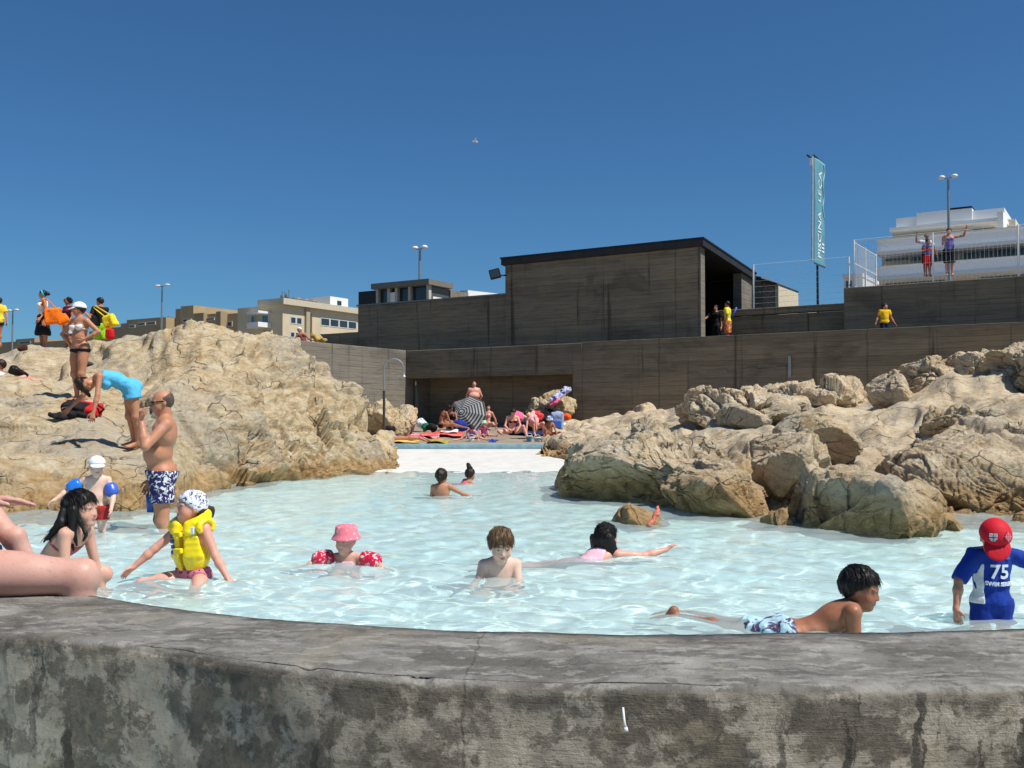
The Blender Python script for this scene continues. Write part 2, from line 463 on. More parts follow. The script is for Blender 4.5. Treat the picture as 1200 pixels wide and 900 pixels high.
def board_mat(name, base, dark, warm_amt=.3, course=.17):
    """board-marked concrete: courses of different tone, run-down stains, grain along the boards"""
    t = NT(name); p = t.pos()
    q = t.mapv(p, (1, 1, 1), (0, 0, math.atan2(.531, .847)))       # x along the wall
    s = t.sep(q); z = s[2]
    cz = t.math('DIVIDE', z, course)
    row = t.math('FLOOR', cz)
    rn = t.n('ShaderNodeTexWhiteNoise', noise_dimensions='2D', i_Vector=t.n('ShaderNodeCombineXYZ', i_0=row, i_1=t.math('FLOOR', t.math('ADD', t.math('DIVIDE', s[0], 11.0), t.math('MULTIPLY', row, .37)))).outputs[0]).outputs[0]
    c = t.mix(t.math('ADD', .2, t.math('MULTIPLY', rn, .6)), base, dark)
    gr = t.noise(t.mapv(q, (.35, .35, 9)), 3.0, 6, .7)
    c = t.mix(t.math('MULTIPLY', t.smooth(gr, .42, .68), .55), c, tuple(x * .45 for x in dark[:3]) + (1,))
    cl = t.noise(t.mapv(q, (.28, .28, .5)), 1.5, 6, .65, .5)
    c = t.mix(t.math('MULTIPLY', t.smooth(cl, .5, .68), .6), c, tuple(x * .5 for x in dark[:3]) + (1,))
    c = t.mix(t.math('MULTIPLY', t.smooth(cl, .48, .32), warm_amt), c, (base[0] * 1.35, base[1] * 1.15, base[2] * .85, 1))
    run = t.noise(t.mapv(q, (2.2, 2.2, .10)), 1.4, 5, .65)
    c = t.mix(t.math('MULTIPLY', t.smooth(run, .57, .68), .75), c, tuple(x * .3 for x in dark[:3]) + (1,))
    lime = t.noise(t.mapv(q, (.9, .9, 3.5), (0, 0, 0), (2, 5, 8)), 1.2, 6, .75)
    c = t.mix(t.math('MULTIPLY', t.smooth(lime, .64, .74), .35), c, (.32, .31, .28, 1))
    fr = t.math('FRACT', cz)
    ab = t.math('ABSOLUTE', t.math('SUBTRACT', fr, .5))
    jl = t.math('MULTIPLY', t.smooth(ab, .40, .47), t.smooth(t.noise(t.mapv(q, (.5, .5, 6)), 1.3, 4), .42, .6))
    c = t.mix(t.math('MULTIPLY', jl, .5), c, tuple(x * .35 for x in dark[:3]) + (1,))
    joint = t.math('SUBTRACT', 1.0, t.smooth(ab, .42, .5))
    pj = t.math('ABSOLUTE', t.math('SUBTRACT', t.math('FRACT', t.math('DIVIDE', t.math('ADD', s[0], t.math('MULTIPLY', t.noise(t.mapv(q, (.2, .2, 1.5)), 2, 3), .12)), 7.3)), .5))
    pjm = t.smooth(pj, .4935, .499)
    c = t.mix(t.math('MULTIPLY', pjm, .35), c, tuple(x * .3 for x in dark[:3]) + (1,))
    b = t.bump(joint, .35, .02); b = t.bump(gr, .5, .015, b); b = t.bump(t.math('MULTIPLY', pjm, -1.0), .5, .03, b)
    return t.pbr(c, .9, b, .2)
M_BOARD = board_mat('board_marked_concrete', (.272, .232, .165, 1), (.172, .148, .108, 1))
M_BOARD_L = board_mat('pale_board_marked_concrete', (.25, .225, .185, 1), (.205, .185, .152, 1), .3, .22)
def fore_mat():
    t = NT('weathered_pool_concrete'); p = t.pos(); s = t.sep(p); z = s[2]
    nz = t.sep(t.n('ShaderNodeNewGeometry').outputs['Normal'])[2]
    top = t.smooth(nz, .45, .8)
    wv = t.n('ShaderNodeVectorMath', operation='SCALE', i_0=t.n('ShaderNodeTexNoise', i_Vector=p, i_Scale=7, i_Detail=8, i_Roughness=.72).outputs['Color'], i_Scale=.10).outputs[0]
    q = t.n('ShaderNodeVectorMath', operation='ADD', i_0=p, i_1=wv).outputs[0]
    fine = t.noise(p, 45, 8, .75); grit = t.noise(p, 170, 3, .7)
    # ---- top: trowelled grey with smears, damp films and pale scuffs
    a = t.noise(t.mapv(q, (1.3, 1.6, 1)), 2.6, 10, .64)
    tp = t.ramp(a, [(.32, (.125, .116, .098)), (.46, (.20, .187, .162)), (.56, (.265, .25, .22)), (.70, (.36, .342, .302))])
    d1 = t.noise(t.mapv(q, (1.2, 4.2, 1), (0, 0, .12), (3, 1, 0)), 2.8, 10, .66)
    tp = t.mix(t.math('MULTIPLY', t.smooth(d1, .525, .565), .62), tp, (.105, .098, .086, 1))
    d2 = t.noise(t.mapv(q, (2.2, 6, 1), (0, 0, -.1), (8, 5, 0)), 4.5, 9, .66)
    tp = t.mix(t.math('MULTIPLY', t.smooth(d2, .55, .585), .5), tp, (.40, .38, .335, 1))
    d3 = t.noise(t.mapv(q, (1, 1.6, 1), (0, 0, 0), (1, 9, 0)), 9, 9, .68)
    tp = t.mix(t.math('MULTIPLY', t.smooth(d3, .57, .61), .55), tp, (.09, .083, .07, 1))
    och0 = t.noise(q, 3.1, 7, .65)
    tp = t.mix(t.math('MULTIPLY', t.smooth(och0, .56, .66), .35), tp, (.33, .29, .20, 1))
    # ---- front: scoured pale render over dark growth, ochre patches and run-downs
    A = t.noise(t.mapv(q, (1.0, 1.0, 1.15)), 4.1, 12, .64)
    dark = t.ramp(fine, [(.32, (.105, .089, .065)), (.52, (.185, .160, .121)), (.70, (.29, .253, .195))])
    light = t.ramp(t.noise(q, 13, 9, .7), [(.32, (.29, .253, .19)), (.5, (.43, .38, .295)), (.68, (.55, .49, .39))])
    fc = t.mix(t.smooth(A, .462, .512), dark, light)
    B = t.noise(t.mapv(q, (1, 1, 1.2), (0, 0, 0), (4, 4, 7)), 10.5, 11, .68)
    fc = t.mix(t.math('MULTIPLY', t.smooth(B, .535, .565), .78), fc, dark)
    B2 = t.noise(t.mapv(q, (1, 1, 1.2), (0, 0, 0), (9, 2, 5)), 8.0, 11, .68)
    fc = t.mix(t.math('MULTIPLY', t.smooth(B2, .565, .595), .70), fc, light)
    och = t.noise(t.mapv(q, (1.0, 1, 1.4), (0, 0, 0), (5, 2, 3)), 6.0, 10, .68)
    fc = t.mix(t.math('MULTIPLY', t.smooth(och, .555, .62), .50), fc, t.ramp(t.noise(q, 20, 6, .7), [(.35, (.30, .245, .15)), (.65, (.54, .455, .305))]))
    run = t.noise(t.mapv(q, (9, 2, .50)), 2.2, 7, .62)
    rm = t.math('MULTIPLY', t.smooth(run, .565, .60), t.smooth(t.noise(p, 1.5, 3), .46, .58))
    fc = t.mix(t.math('MULTIPLY', rm, .8), fc, (.045, .040, .032, 1))
    lip = t.math('ADD', z, t.math('MULTIPLY', t.math('SUBTRACT', t.noise(t.mapv(q, (1, 1, .5)), 8, 8, .65), .5), .26))
    fc = t.mix(t.math('MULTIPLY', t.smooth(lip, .385, .42), .6), fc, (.085, .077, .062, 1))
    fc = t.mix(t.math('MULTIPLY', t.smooth(fine, .56, .62), .5), fc, (.05, .045, .036, 1))
    c = t.mix(top, fc, tp)
    # construction joint across the top and down the front
    jx = t.math('ADD', t.math('SUBTRACT', s[0], t.math('MULTIPLY', t.math('SUBTRACT', s[1], 2.3), .06)), t.math('MULTIPLY', t.math('SUBTRACT', t.noise(p, 9, 5, .7), .5), .05))
    jd = t.math('ABSOLUTE', t.math('ADD', jx, .112))
    joint = t.math('SUBTRACT', 1.0, t.smooth(jd, .001, .0055))
    c = t.mix(t.math('MULTIPLY', t.math('MULTIPLY', joint, t.smooth(t.noise(p, 14, 4), .36, .56)), .42), c, (.07, .064, .055, 1))
    wn = t.n('ShaderNodeVectorMath', operation='ADD', i_0=p, i_1=t.n('ShaderNodeTexNoise', i_Vector=p, i_Scale=5, i_Detail=5, i_Roughness=.7).outputs['Color']).outputs[0]
    v = t.n('ShaderNodeTexVoronoi', feature='DISTANCE_TO_EDGE', i_Vector=wn, i_Scale=1.25).outputs['Distance']
    crack = t.math('MULTIPLY', t.math('SUBTRACT', 1.0, t.smooth(v, .0, .006)), t.smooth(t.noise(p, 2.3, 3), .56, .62))
    c = t.mix(t.math('MULTIPLY', crack, .35), c, (.035, .03, .026, 1))
    c = t.mix(t.math('MULTIPLY', t.smooth(grit, .60, .70), .35), c, (.05, .046, .038, 1))
    c = t.mix(t.math('MULTIPLY', t.smooth(t.noise(t.mapv(p, (1, 1, 1), (0, 0, 0), (6, 6, 6)), 120, 3, .7), .64, .72), .3), c, (.5, .48, .43, 1))
    b = t.bump(t.noise(p, 20, 9, .7), .7, .012); b = t.bump(grit, .6, .003, b); b = t.bump(t.math('MULTIPLY', t.math('MAXIMUM', crack, joint), -1), .4, .006, b)
    b = t.bump(t.noise(t.mapv(p, (2, 2, 26)), 6, 6, .7), .5, .006, b); b = t.bump(t.math('ADD', t.smooth(A, .462, .512), B), .5, .006, b)
    return t.pbr(c, .85, b, .25)
M_FORE = fore_mat()
def pool_mat():
    t = NT('worn_white_blue_pool_paint'); p = t.pos(); y = t.sep(p)[1]
    n = t.noise(p, 1.3, 6, .6)
    c = t.ramp(n, [(.3, (.66, .99, .955)), (.7, (.82, 1.0, .97))])
    ramp = t.smooth(y, 16.5, 20.5)
    c = t.mix(ramp, c, t.ramp(t.noise(t.mapv(p, (1, .5, 1)), 3, 6, .7), [(.3, (.60, .585, .535)), (.62, (.72, .705, .655)), (.75, (.66, .65, .61))]))
    return t.pbr(c, .7, t.bump(t.noise(p, 30, 4), .3, .01), .3)
M_POOL = pool_mat()
def water_mat():
    t = NT('clear_turquoise_water')
    rf = t.n('ShaderNodeBsdfRefraction', i_Color=(.965, 1.0, .995, 1), i_Roughness=0.0, i_IOR=1.33)
    dif = t.n('ShaderNodeBsdfDiffuse', i_Color=(.84, 1.0, .975, 1))
    m1 = t.n('ShaderNodeMixShader'); t.set(m1, 0, .29); t.set(m1, 1, rf.outputs[0]); t.set(m1, 2, dif.outputs[0])
    gl = t.n('ShaderNodeBsdfGlossy', i_Color=(1, 1, 1, 1), i_Roughness=.04)
    fr = t.n('ShaderNodeFresnel', i_IOR=1.33)
    m2 = t.n('ShaderNodeMixShader'); t.set(m2, 0, t.math('MULTIPLY', fr.outputs[0], .6)); t.set(m2, 1, m1.outputs[0]); t.set(m2, 2, gl.outputs[0])
    t.t.links.new(m2.outputs[0], t.out.inputs[0]); return t.m
M_WATER = water_mat()
def sand_mat(name='coarse_beach_sand', a=(.27, .22, .165), b=(.37, .31, .24)):
    t = NT(name); p = t.pos()
    c = t.ramp(t.noise(p, 2.2, 7, .7), [(.3, a), (.7, b)])
    c = t.mix(t.math('MULTIPLY', t.smooth(t.noise(p, 35, 4, .7), .58, .7), .4), c, (.14, .11, .08, 1))
    return t.pbr(c, .95, t.bump(t.noise(p, 14, 6, .7), .7, .05), .15)
M_SAND = sand_mat()
M_GROUND = sand_mat('stony_ground', (.20, .175, .14), (.30, .27, .22))
M_CURB = plain('chipped_blue_paint', (150, 184, 192), .7, .3, .22, 5, .3)
M_DARKROOF = plain('dark_weathered_copper', (42, 41, 42), .6, .4, .25, 3)
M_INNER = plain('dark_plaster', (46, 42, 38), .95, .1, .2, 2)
M_WHITEP = plain('white_painted_metal', (226, 228, 226), .45, .5, .05, 3)
M_GALV = plain('galvanised_steel', (150, 154, 156), .45, .5, .12, 10, .1, .6)
M_BLACK = plain('black_paint', (26, 26, 28), .5, .4, .2, 6)
M_WHITEW = plain('white_render', (232, 232, 228), .85, .2, .03, .5, 0.0)
M_CREAM = plain('cream_render', (206, 190, 160), .9, .2, .08, .8)
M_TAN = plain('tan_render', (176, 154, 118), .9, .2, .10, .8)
M_TAN2 = plain('shaded_tan_render', (160, 142, 112), .9, .2, .10, .8)  # slightly darker tan for some wings and the far-left houses
M_STONE = plain('rough_stone_cladding', (128, 120, 106), .9, .2, .3, 4, .5)
M_DARKGLASS = plain('dark_window_glass', (46, 56, 62), .12, .6, .25, .6, .02)
M_BLUEGLASS = plain('blue_window_glass', (78, 116, 134), .15, .6, .2, .6, .02)
M_FRAME = plain('window_frame', (196, 196, 190), .5, .4, .05, 3)
def wood_mat():
    t = NT('weathered_timber_siding'); p = t.pos(); z = t.sep(p)[2]
    r = t.math('FLOOR', t.math('MULTIPLY', z, 7.0))
    wn = t.n('ShaderNodeTexWhiteNoise', noise_dimensions='1D', i_W=r).outputs[0]
    c = t.mix(wn, (.27, .225, .165, 1), (.19, .155, .115, 1))
    c = t.mix(t.math('MULTIPLY', t.noise(t.mapv(p, (1, 1, 12)), 4, 5), .5), c, (.12, .10, .075, 1))
    return t.pbr(c, .85, t.bump(t.math('FRACT', t.math('MULTIPLY', z, 7.0)), .4, .02), .2)
M_WOOD = wood_mat()
# ================================================================== ground
def make_ground():
    rs = np.concatenate([np.linspace(0, 60, 61), np.geomspace(62, 6000, 50)])
    th = np.linspace(0, 2 * math.pi, 181)[:-1]
    R, T = np.meshgrid(rs, th, indexing='ij')
    X = R * np.sin(T); Y = R * np.cos(T)
    v = (X - 2.28) * .531 + (Y - 38) * .847
    rise = np.clip((v - 3.2) / 2.5, 0, 1)
    Z = -.95 + 3.9 * rise + np.where(rise > .99, np.clip((R - 60) / 300, 0, 1) * 1.2, 0)
    V = np.stack([X, Y, Z], -1).reshape(-1, 3)
    n, m = R.shape
    Fq = []
    for i in range(n - 1):
        for j in range(m):
            j2 = (j + 1) % m
            a, b, c, d = i * m + j, i * m + j2, (i + 1) * m + j2, (i + 1) * m + j
            Fq.append((a, b, c) if False else (a, d, c, b))
    o = mesh_np('ground', V, np.array(Fq), M_GROUND, None, True); tag(o, kind='structure')
make_ground()
# ================================================================== foreground pool wall
FAR = [(-420, 640), (-260, 652), (-100, 671), (0, 684), (67, 693), (113, 701), (200, 715), (300, 726), (400, 734), (500, 740), (600, 743), (700, 745), (800, 746), (900, 745), (1000, 744), (1100, 742), (1200, 739), (1320, 733), (1500, 722), (1750, 706)]
NEAR = [(-420, 700), (-260, 715), (-100, 733), (0, 744), (67, 750), (113, 754), (200, 763), (300, 778), (400, 790), (500, 796), (600, 800), (700, 804), (800, 807), (900, 809), (1000, 809), (1100, 808), (1200, 807), (1320, 803), (1500, 796), (1750, 780)]
WT = .44
far = np.array([at_z(x, y, WT)[:2] for x, y in FAR]); near = np.array([at_z(x, y, WT)[:2] for x, y in NEAR])
def resample(P, n):
    """smooth Catmull-Rom through P, n samples"""
    P = np.asarray(P, float); m = len(P)
    t = np.linspace(0, m - 1, n); i = np.clip(t.astype(int), 0, m - 2); f = (t - i)[:, None]
    p0, p1, p2, p3 = P[np.maximum(i - 1, 0)], P[i], P[i + 1], P[np.minimum(i + 2, m - 1)]
    return .5 * (2 * p1 + (p2 - p0) * f + (2 * p0 - 5 * p1 + 4 * p2 - p3) * f ** 2 + (3 * p1 - p0 - 3 * p2 + p3) * f ** 3)
NW = 700
farS = resample(far, NW); nearS = resample(near, NW)
def make_wall():
    prof = []                                    # (mix far->near, outward offset, z)
    for z in np.linspace(-.7, WT - .03, 18): prof.append((0, 0, z))
    for a in np.linspace(.2, math.pi / 2, 6): prof.append((0, -.03 * math.sin(a), WT - .03 + .03 * math.sin(a)))
    for s in np.linspace(.06, .95, 34): prof.append((s, 0, WT))
    for a in np.linspace(0, math.pi / 2, 8): prof.append((1, -.03 + .03 * math.sin(a), WT - .03 + .03 * math.cos(a)))
    for z in np.linspace(WT - .045, -.7, 56): prof.append((1, (WT - z) * .02, z))
    m = len(prof); d = nearS - farS; d /= np.linalg.norm(d, axis=1)[:, None]
    V = np.zeros((NW, m, 3))
    for k, (s, o, z) in enumerate(prof):
        xy = farS * (1 - s) + nearS * s + d * o
        V[:, k, :2] = xy; V[:, k, 2] = z
    P = V.reshape(-1, 3)
    nrmv = np.zeros_like(V)
    for k, (s, o, z) in enumerate(prof):
        if s == 1 and z < WT - .03: nrmv[:, k, :2] = d
        elif 0 < s < 1: nrmv[:, k, 2] = 1
        elif s == 1: nrmv[:, k, :2] = d * .7; nrmv[:, k, 2] = .7
        else: nrmv[:, k, :2] = -d * .5; nrmv[:, k, 2] = .3
    a = .007 * fbm(P * np.array([2.5, 2.5, 3.]), 3, 3, .5) + .0022 * fbm(P * np.array([14, 14, 20.]), 4, 5, .6)
    edge = np.array([(max(0.0, min(1.0, (z - WT + .10) / .06))) if s == 1 else max(0.0, (s - .75) / .25) ** 2 if s > 0 else .0 for s, o, z in prof])
    chip = np.clip(fbm(P * np.array([6, 6, 6.]), 4, 9, .6) - .35, 0, 1) * .022
    a = a - (np.tile(edge, NW) * chip)
    P = P + nrmv.reshape(-1, 3) * a[:, None]
    i, k = np.meshgrid(np.arange(NW - 1), np.arange(m - 1), indexing='ij')
    q = (i * m + k).ravel()
    Fq = np.stack([q, q + m, q + m + 1, q + 1], 1)
    o = mesh_np('pool_wall', P, Fq, M_FORE, None, True)
    return tag(o, 'low curved weathered grey concrete wall across the near side of the pool', 'wall')
pw = make_wall()
mb_ = MB(); mb_.tube([at(730, 829, 2.195), at(731.5, 846, 2.192), at(733, 853, 2.19)], [.0025, .003, .0035], 6); mb_.tube([at(733, 852, 2.19), at(733.5, 857, 2.19)], [.004, .006], 7)
mb_.build('dropping', plain('chalky_white', (225, 225, 220), .9), pw, True)
# ================================================================== pool floor, ramp, water
FLOOR_Z = -.40
def make_pool():
    ys = np.concatenate([np.linspace(2.2, 14, 24), np.linspace(14.4, 27.9, 40)])
    xs = np.linspace(-16, 22, 60)
    X, Y = np.meshgrid(xs, ys, indexing='ij')
    Z = np.interp(Y, [0, 14.5, 17, 19.3, 22, 25.5, 27.0, 28], [FLOOR_Z, FLOOR_Z, -.20, .0, .06, .12, .15, .178])
    n, m = X.shape
    i, k = np.meshgrid(np.arange(n - 1), np.arange(m - 1), indexing='ij'); q = (i * m + k).ravel()
    o = mesh_np('pool_floor', np.stack([X, Y, Z], -1).reshape(-1, 3), np.stack([q, q + m, q + m + 1, q + 1], 1), M_POOL)
    tag(o, kind='structure')
make_pool()
WAVE_N = 470
def wave(P):
    x, y = P[:, 0], P[:, 1]
    z = 0
    r = np.random.default_rng(3)
    for k in range(16):
        a = r.normal(1.25, .75); lam = r.uniform(.15, .72); A = .0041 * lam ** .9
        kx, ky = math.cos(a) * 2 * math.pi / lam, math.sin(a) * 2 * math.pi / lam
        ph = r.uniform(0, 6.28); w_ = 2.2 * fbm(np.stack([x * .7, y * .7, x * 0 + k], 1), 2, k)
        z = z + A * np.sin(kx * x + ky * y + ph + w_)
    for (px_, py_, amp_) in ((188, 618, .8), (227, 680, 1), (172, 674, .6), (277, 683, .6), (405, 662, 1), (587, 678, 1), (712, 642, 1), (748, 634, .9), (518, 581, 1), (548, 581, .7), (551, 566, .8), (985, 747, 1), (1165, 742, 1), (113, 612, .6)):
        c_ = at_z(px_, py_, 0); r_ = np.hypot(x - c_[0], y - c_[1]); near = r_ < 1.4
        z[near] = z[near] + .0055 * amp_ * (np.exp(-r_ / .30) * np.cos(2 * math.pi * r_ / .115 + px_))[near]
    z = z + .010 * fbm(np.stack([x * 4, y * 4.5, x * 0], 1), 4, 77)
    return z
def make_water():
    pxs = np.linspace(-800, 1900, 560)
    mid = .5 * (farS + nearS)
    pxm = np.array([600 + F * a[0] / a[1] for a in mid])
    y0 = np.interp(pxs, pxm, mid[:, 1])
    tt = np.linspace(0, 1, WAVE_N)
    yy = 1 / ((1 - tt)[None, :] / (y0 * .97)[:, None] + tt[None, :] / 21.0)
    X = (pxs[:, None] - 600) / F * yy
    P = np.stack([X, yy, 0 * X], -1).reshape(-1, 3)
    P[:, 2] = wave(P)
    n, m = X.shape
    i, k = np.meshgrid(np.arange(n - 1), np.arange(m - 1), indexing='ij'); q = (i * m + k).ravel()
    o = mesh_np('pool_water', P, np.stack([q, q + m, q + m + 1, q + 1], 1), M_WATER); tag(o, kind='structure'); o.cycles.is_caustics_caster = True
make_water()
# blue curb at the head of the ramp and the beach behind it
CY = 28.0
c0, c1 = at(452, 522, CY), at(656, 522, CY)
mb = MB()
n = 40
zt, zb = at(560, 520.3, CY)[2], -.3
xs = np.linspace(c0[0] - .4, c1[0], n + 1)
for i in range(n):
    mb.box(xs[i], xs[i + 1], CY, CY + .35, zb, zt + .004 * math.sin(i * 2.1))
tag(mb.build('pool_curb', M_CURB), 'pale blue painted curb between the white ramp and the sand', 'curb')
def beach_z(X, Y):
    return np.interp(Y, [27, 28.3, 31, 36, 42, 50], [zt - .05, zt - .03, zt + .05, zt + .22, zt + .47, zt + .6])
def make_beach():
    xs = np.linspace(-13, 9, 90); ys = np.linspace(CY + .3, 48, 90)
    X, Y = np.meshgrid(xs, ys, indexing='ij')
    P = np.stack([X, Y, 0 * X], -1).reshape(-1, 3)
    Z = beach_z(X, Y) + .035 * fbm(P * 1.3, 4, 5).reshape(X.shape)
    P[:, 2] = Z.ravel(); n, m = X.shape
    i, k = np.meshgrid(np.arange(n - 1), np.arange(m - 1), indexing='ij'); q = (i * m + k).ravel()
    tag(mesh_np('sand_beach', P, np.stack([q, q + m, q + m + 1, q + 1], 1), M_SAND), kind='structure')
make_beach()
# ================================================================== rocks
def smooth_interp(xs, ys, x):
    """monotone-ish cubic via Catmull on uniform index, xs increasing"""
    i = np.clip(np.searchsorted(xs, x) - 1, 0, len(xs) - 2)
    return i, (x - xs[i]) / (xs[i + 1] - xs[i])
def crag(name, stations, ncol, nrow, mat, seed, amp, behind, label, front=-.55, dip=1.0, pads=()):
    """a rock mass from contours: per bearing u a list of (py, Y) from waterline to skyline; behind(u) -> extra (z, dY) after the ridge"""
    us = np.array([s[0] for s in stations], float)
    m = len(stations[0][1])
    ctrl = []
    for u, pts in stations:
        w3 = [at(u, py, Y) for py, Y in pts]
        rows = [(w3[0][1] - .75, front)] + [(p[1], p[2]) for p in w3]
        for (zf, dY) in behind(u, w3[-1]): rows.append((w3[-1][1] + dY, zf))
        ctrl.append(rows)
    ctrl = np.array(ctrl)                       # station, row, (Y,z)
    U = np.linspace(us[0], us[-1], ncol)
    i, f = smooth_interp(us, None, U); f = f[:, None, None]
    g = f * f * (3 - 2 * f) * .5 + f * .5
    cu = ctrl[i] * (1 - g) + ctrl[i + 1] * g     # ncol, rows, 2
    R = cu.shape[1]
    # more rows where seen
    wts = np.array([.5] + [1.0] * (m - 1) + [.35] * (R - 1 - m)); cum = np.concatenate([[0], np.cumsum(wts)]); T = np.linspace(0, cum[-1], nrow)
    tt = np.interp(T, cum, np.arange(R))
    j = np.clip(tt.astype(int), 0, R - 2); h = (tt - j)[None, :, None]
    p0, p1, p2, p3 = cu[:, np.maximum(j - 1, 0)], cu[:, j], cu[:, j + 1], cu[:, np.minimum(j + 2, R - 1)]
    S = .5 * (2 * p1 + (p2 - p0) * h + (2 * p0 - 5 * p1 + 4 * p2 - p3) * h ** 2 + (3 * p1 - p0 - 3 * p2 + p3) * h ** 3)
    S = .5 * S + .5 * (p1 * (1 - h) + p2 * h)
    Y = S[..., 0]; Z = S[..., 1]; X = (U[:, None] - 600) / F * Y
    P = np.stack([X, Y, Z], -1)
    d = rock_disp(P.reshape(-1, 3), seed, amp, 1.0, dip).reshape(X.shape)
    for (pu, pY, pr_) in pads:
        q_ = np.hypot(P[..., 0] - (pu - 600) / F * pY, P[..., 1] - pY) / pr_; d = d * (1 - .85 * np.exp(-q_ ** 4))
    ds = np.linalg.norm(np.gradient(P, axis=1), axis=-1); mixw = np.clip((ds - .018) / .04, 0, 1); db = d
    for it in range(10):
        pad = np.pad(db, ((1, 1), (2, 2)), mode='edge')
        db = (pad[1:-1, :-4] + 2 * pad[1:-1, 1:-3] + 3 * pad[1:-1, 2:-2] + 2 * pad[1:-1, 3:-1] + pad[1:-1, 4:]) / 9
        if it < 3: db = .5 * db + .25 * (np.pad(db, ((1, 1), (0, 0)), mode='edge')[:-2] + np.pad(db, ((1, 1), (0, 0)), mode='edge')[2:])
    d = d * (1 - mixw) + db * mixw + .02 * fbm(P.reshape(-1, 3) * 6, 3, seed + 9).reshape(X.shape)
    gx = np.gradient(P, axis=0); gy = np.gradient(P, axis=1)
    N = np.cross(gx, gy); N /= np.linalg.norm(N, axis=-1, keepdims=True) + 1e-9
    N[N[..., 2] < 0] *= -1
    N = N * .7 + np.array([0, -.25, .35]); N /= np.linalg.norm(N, axis=-1, keepdims=True)
    ramp = np.clip((tt - .0) / 1.0, 0, 1)[None, :]
    P = P + N * (d * (.35 + .65 * ramp))[..., None]
    n, mm = X.shape
    a, k = np.meshgrid(np.arange(n - 1), np.arange(mm - 1), indexing='ij'); q = (a * mm + k).ravel()
    V = P.reshape(-1, 3)
    o = mesh_np(name, V, np.stack([q, q + mm, q + mm + 1, q + 1], 1), mat)
    tag(o, label, 'rock')
    return V, P
LST = [
 (-420, [(625, 9.0), (565, 11), (505, 14), (462, 17), (434, 21), (405, 26)]),
 (-150, [(616, 9.6), (562, 11.5), (502, 14.6), (461, 17.3), (432, 21), (407, 26)]),
 (0, [(607, 10.4), (560, 12), (500, 15), (458, 17.6), (430, 21), (407, 26.5)]),
 (60, [(603, 10.7), (560, 12.2), (510, 14.5), (470, 16.4), (435, 20), (405, 26)]),
 (110, [(600, 11), (560, 12.3), (515, 14.2), (474, 16.2), (438, 19.5), (398, 23.5)]),
 (150, [(597, 11.3), (555, 12.6), (512, 14.9), (475, 16.6), (430, 19), (390, 22)]),
 (200, [(590, 12.1), (550, 13), (500, 14.5), (455, 16.5), (415, 19), (387, 21.5)]),
 (235, [(577, 13.8), (540, 14.5), (500, 15.4), (455, 16.9), (410, 19), (381, 21)]),
 (285, [(569, 15.2), (540, 15.7), (500, 16.4), (455, 17.5), (415, 19.2), (383, 21)]),
 (330, [(563, 16.4), (540, 16.8), (505, 17.4), (470, 18.2), (430, 19.5), (400, 21)]),
 (370, [(560, 17.2), (540, 17.5), (510, 18), (480, 18.6), (450, 19.6), (425, 21)]),
 (410, [(557, 18), (545, 18.2), (525, 18.6), (500, 19), (475, 20), (459, 21)]),
 (438, [(556, 18.4), (549, 18.6), (538, 18.9), (526, 19.4), (515, 20), (505, 21)]),
 (452, [(556, 18.6), (553, 18.9), (548, 19.2), (543, 19.6), (538, 20.2), (532, 21)]),
 (466, [(562, 18.6), (561, 18.9), (560, 19.3), (559, 19.8), (558, 20.5), (557, 21.5)]),
]
def behind_left(u, r):
    if u < 130: return [(r[2] - .12, 2.5), (r[2] - .35, 7), (2.3, 14), (1.5, 22)]
    k = max(0, (u - 130) / 320)
    return [(r[2] - .35, 1.2), (r[2] * .6, 3), (.3, 6), (-.3, 8)]
LV, LP = crag('rock_outcrop', LST, 560, 400, M_ROCK_W, 11, .82, behind_left, 'large sunlit ochre rock outcrop sloping into the left side of the pool', dip=-1.0, pads=((150, 14.6, 1.2), (156, 13.2, 1.35), (96, 16.4, 1.1), (95, 15.4, 1.0)))
def proj(P):
    cp, sp = math.cos(PITCH), math.sin(PITCH); q = P.reshape(-1, 3) - np.array([0, 0, CZ])
    dep = q[:, 1] * cp + q[:, 2] * sp; upv = -q[:, 1] * sp + q[:, 2] * cp
    return 600 + F * q[:, 0] / dep, 450 - F * upv / dep
def snap(P, px, py):
    """the point of a crag surface seen at (px, py)"""
    if id(P) not in _pr: _pr[id(P)] = proj(P)
    a, c = _pr[id(P)]; m = np.where((np.abs(a - px) < 3) & (np.abs(c - py) < 3))[0]
    if len(m) == 0: m = np.argsort((a - px) ** 2 + (c - py) ** 2)[:3]
    Q = P.reshape(-1, 3)[m]; return Q[Q[:, 1] <= Q[:, 1].min() + .6].mean(0)
_pr = {}
def ground_on(P, px, Y):
    """height of a crag surface at bearing px and depth Y"""
    x = (px - 600) / F * Y
    d = (P[..., 0] - x) ** 2 + (P[..., 1] - Y) ** 2
    i = np.argsort(d.ravel())[:6]
    return float(np.median(P.reshape(-1, 3)[i, 2]))
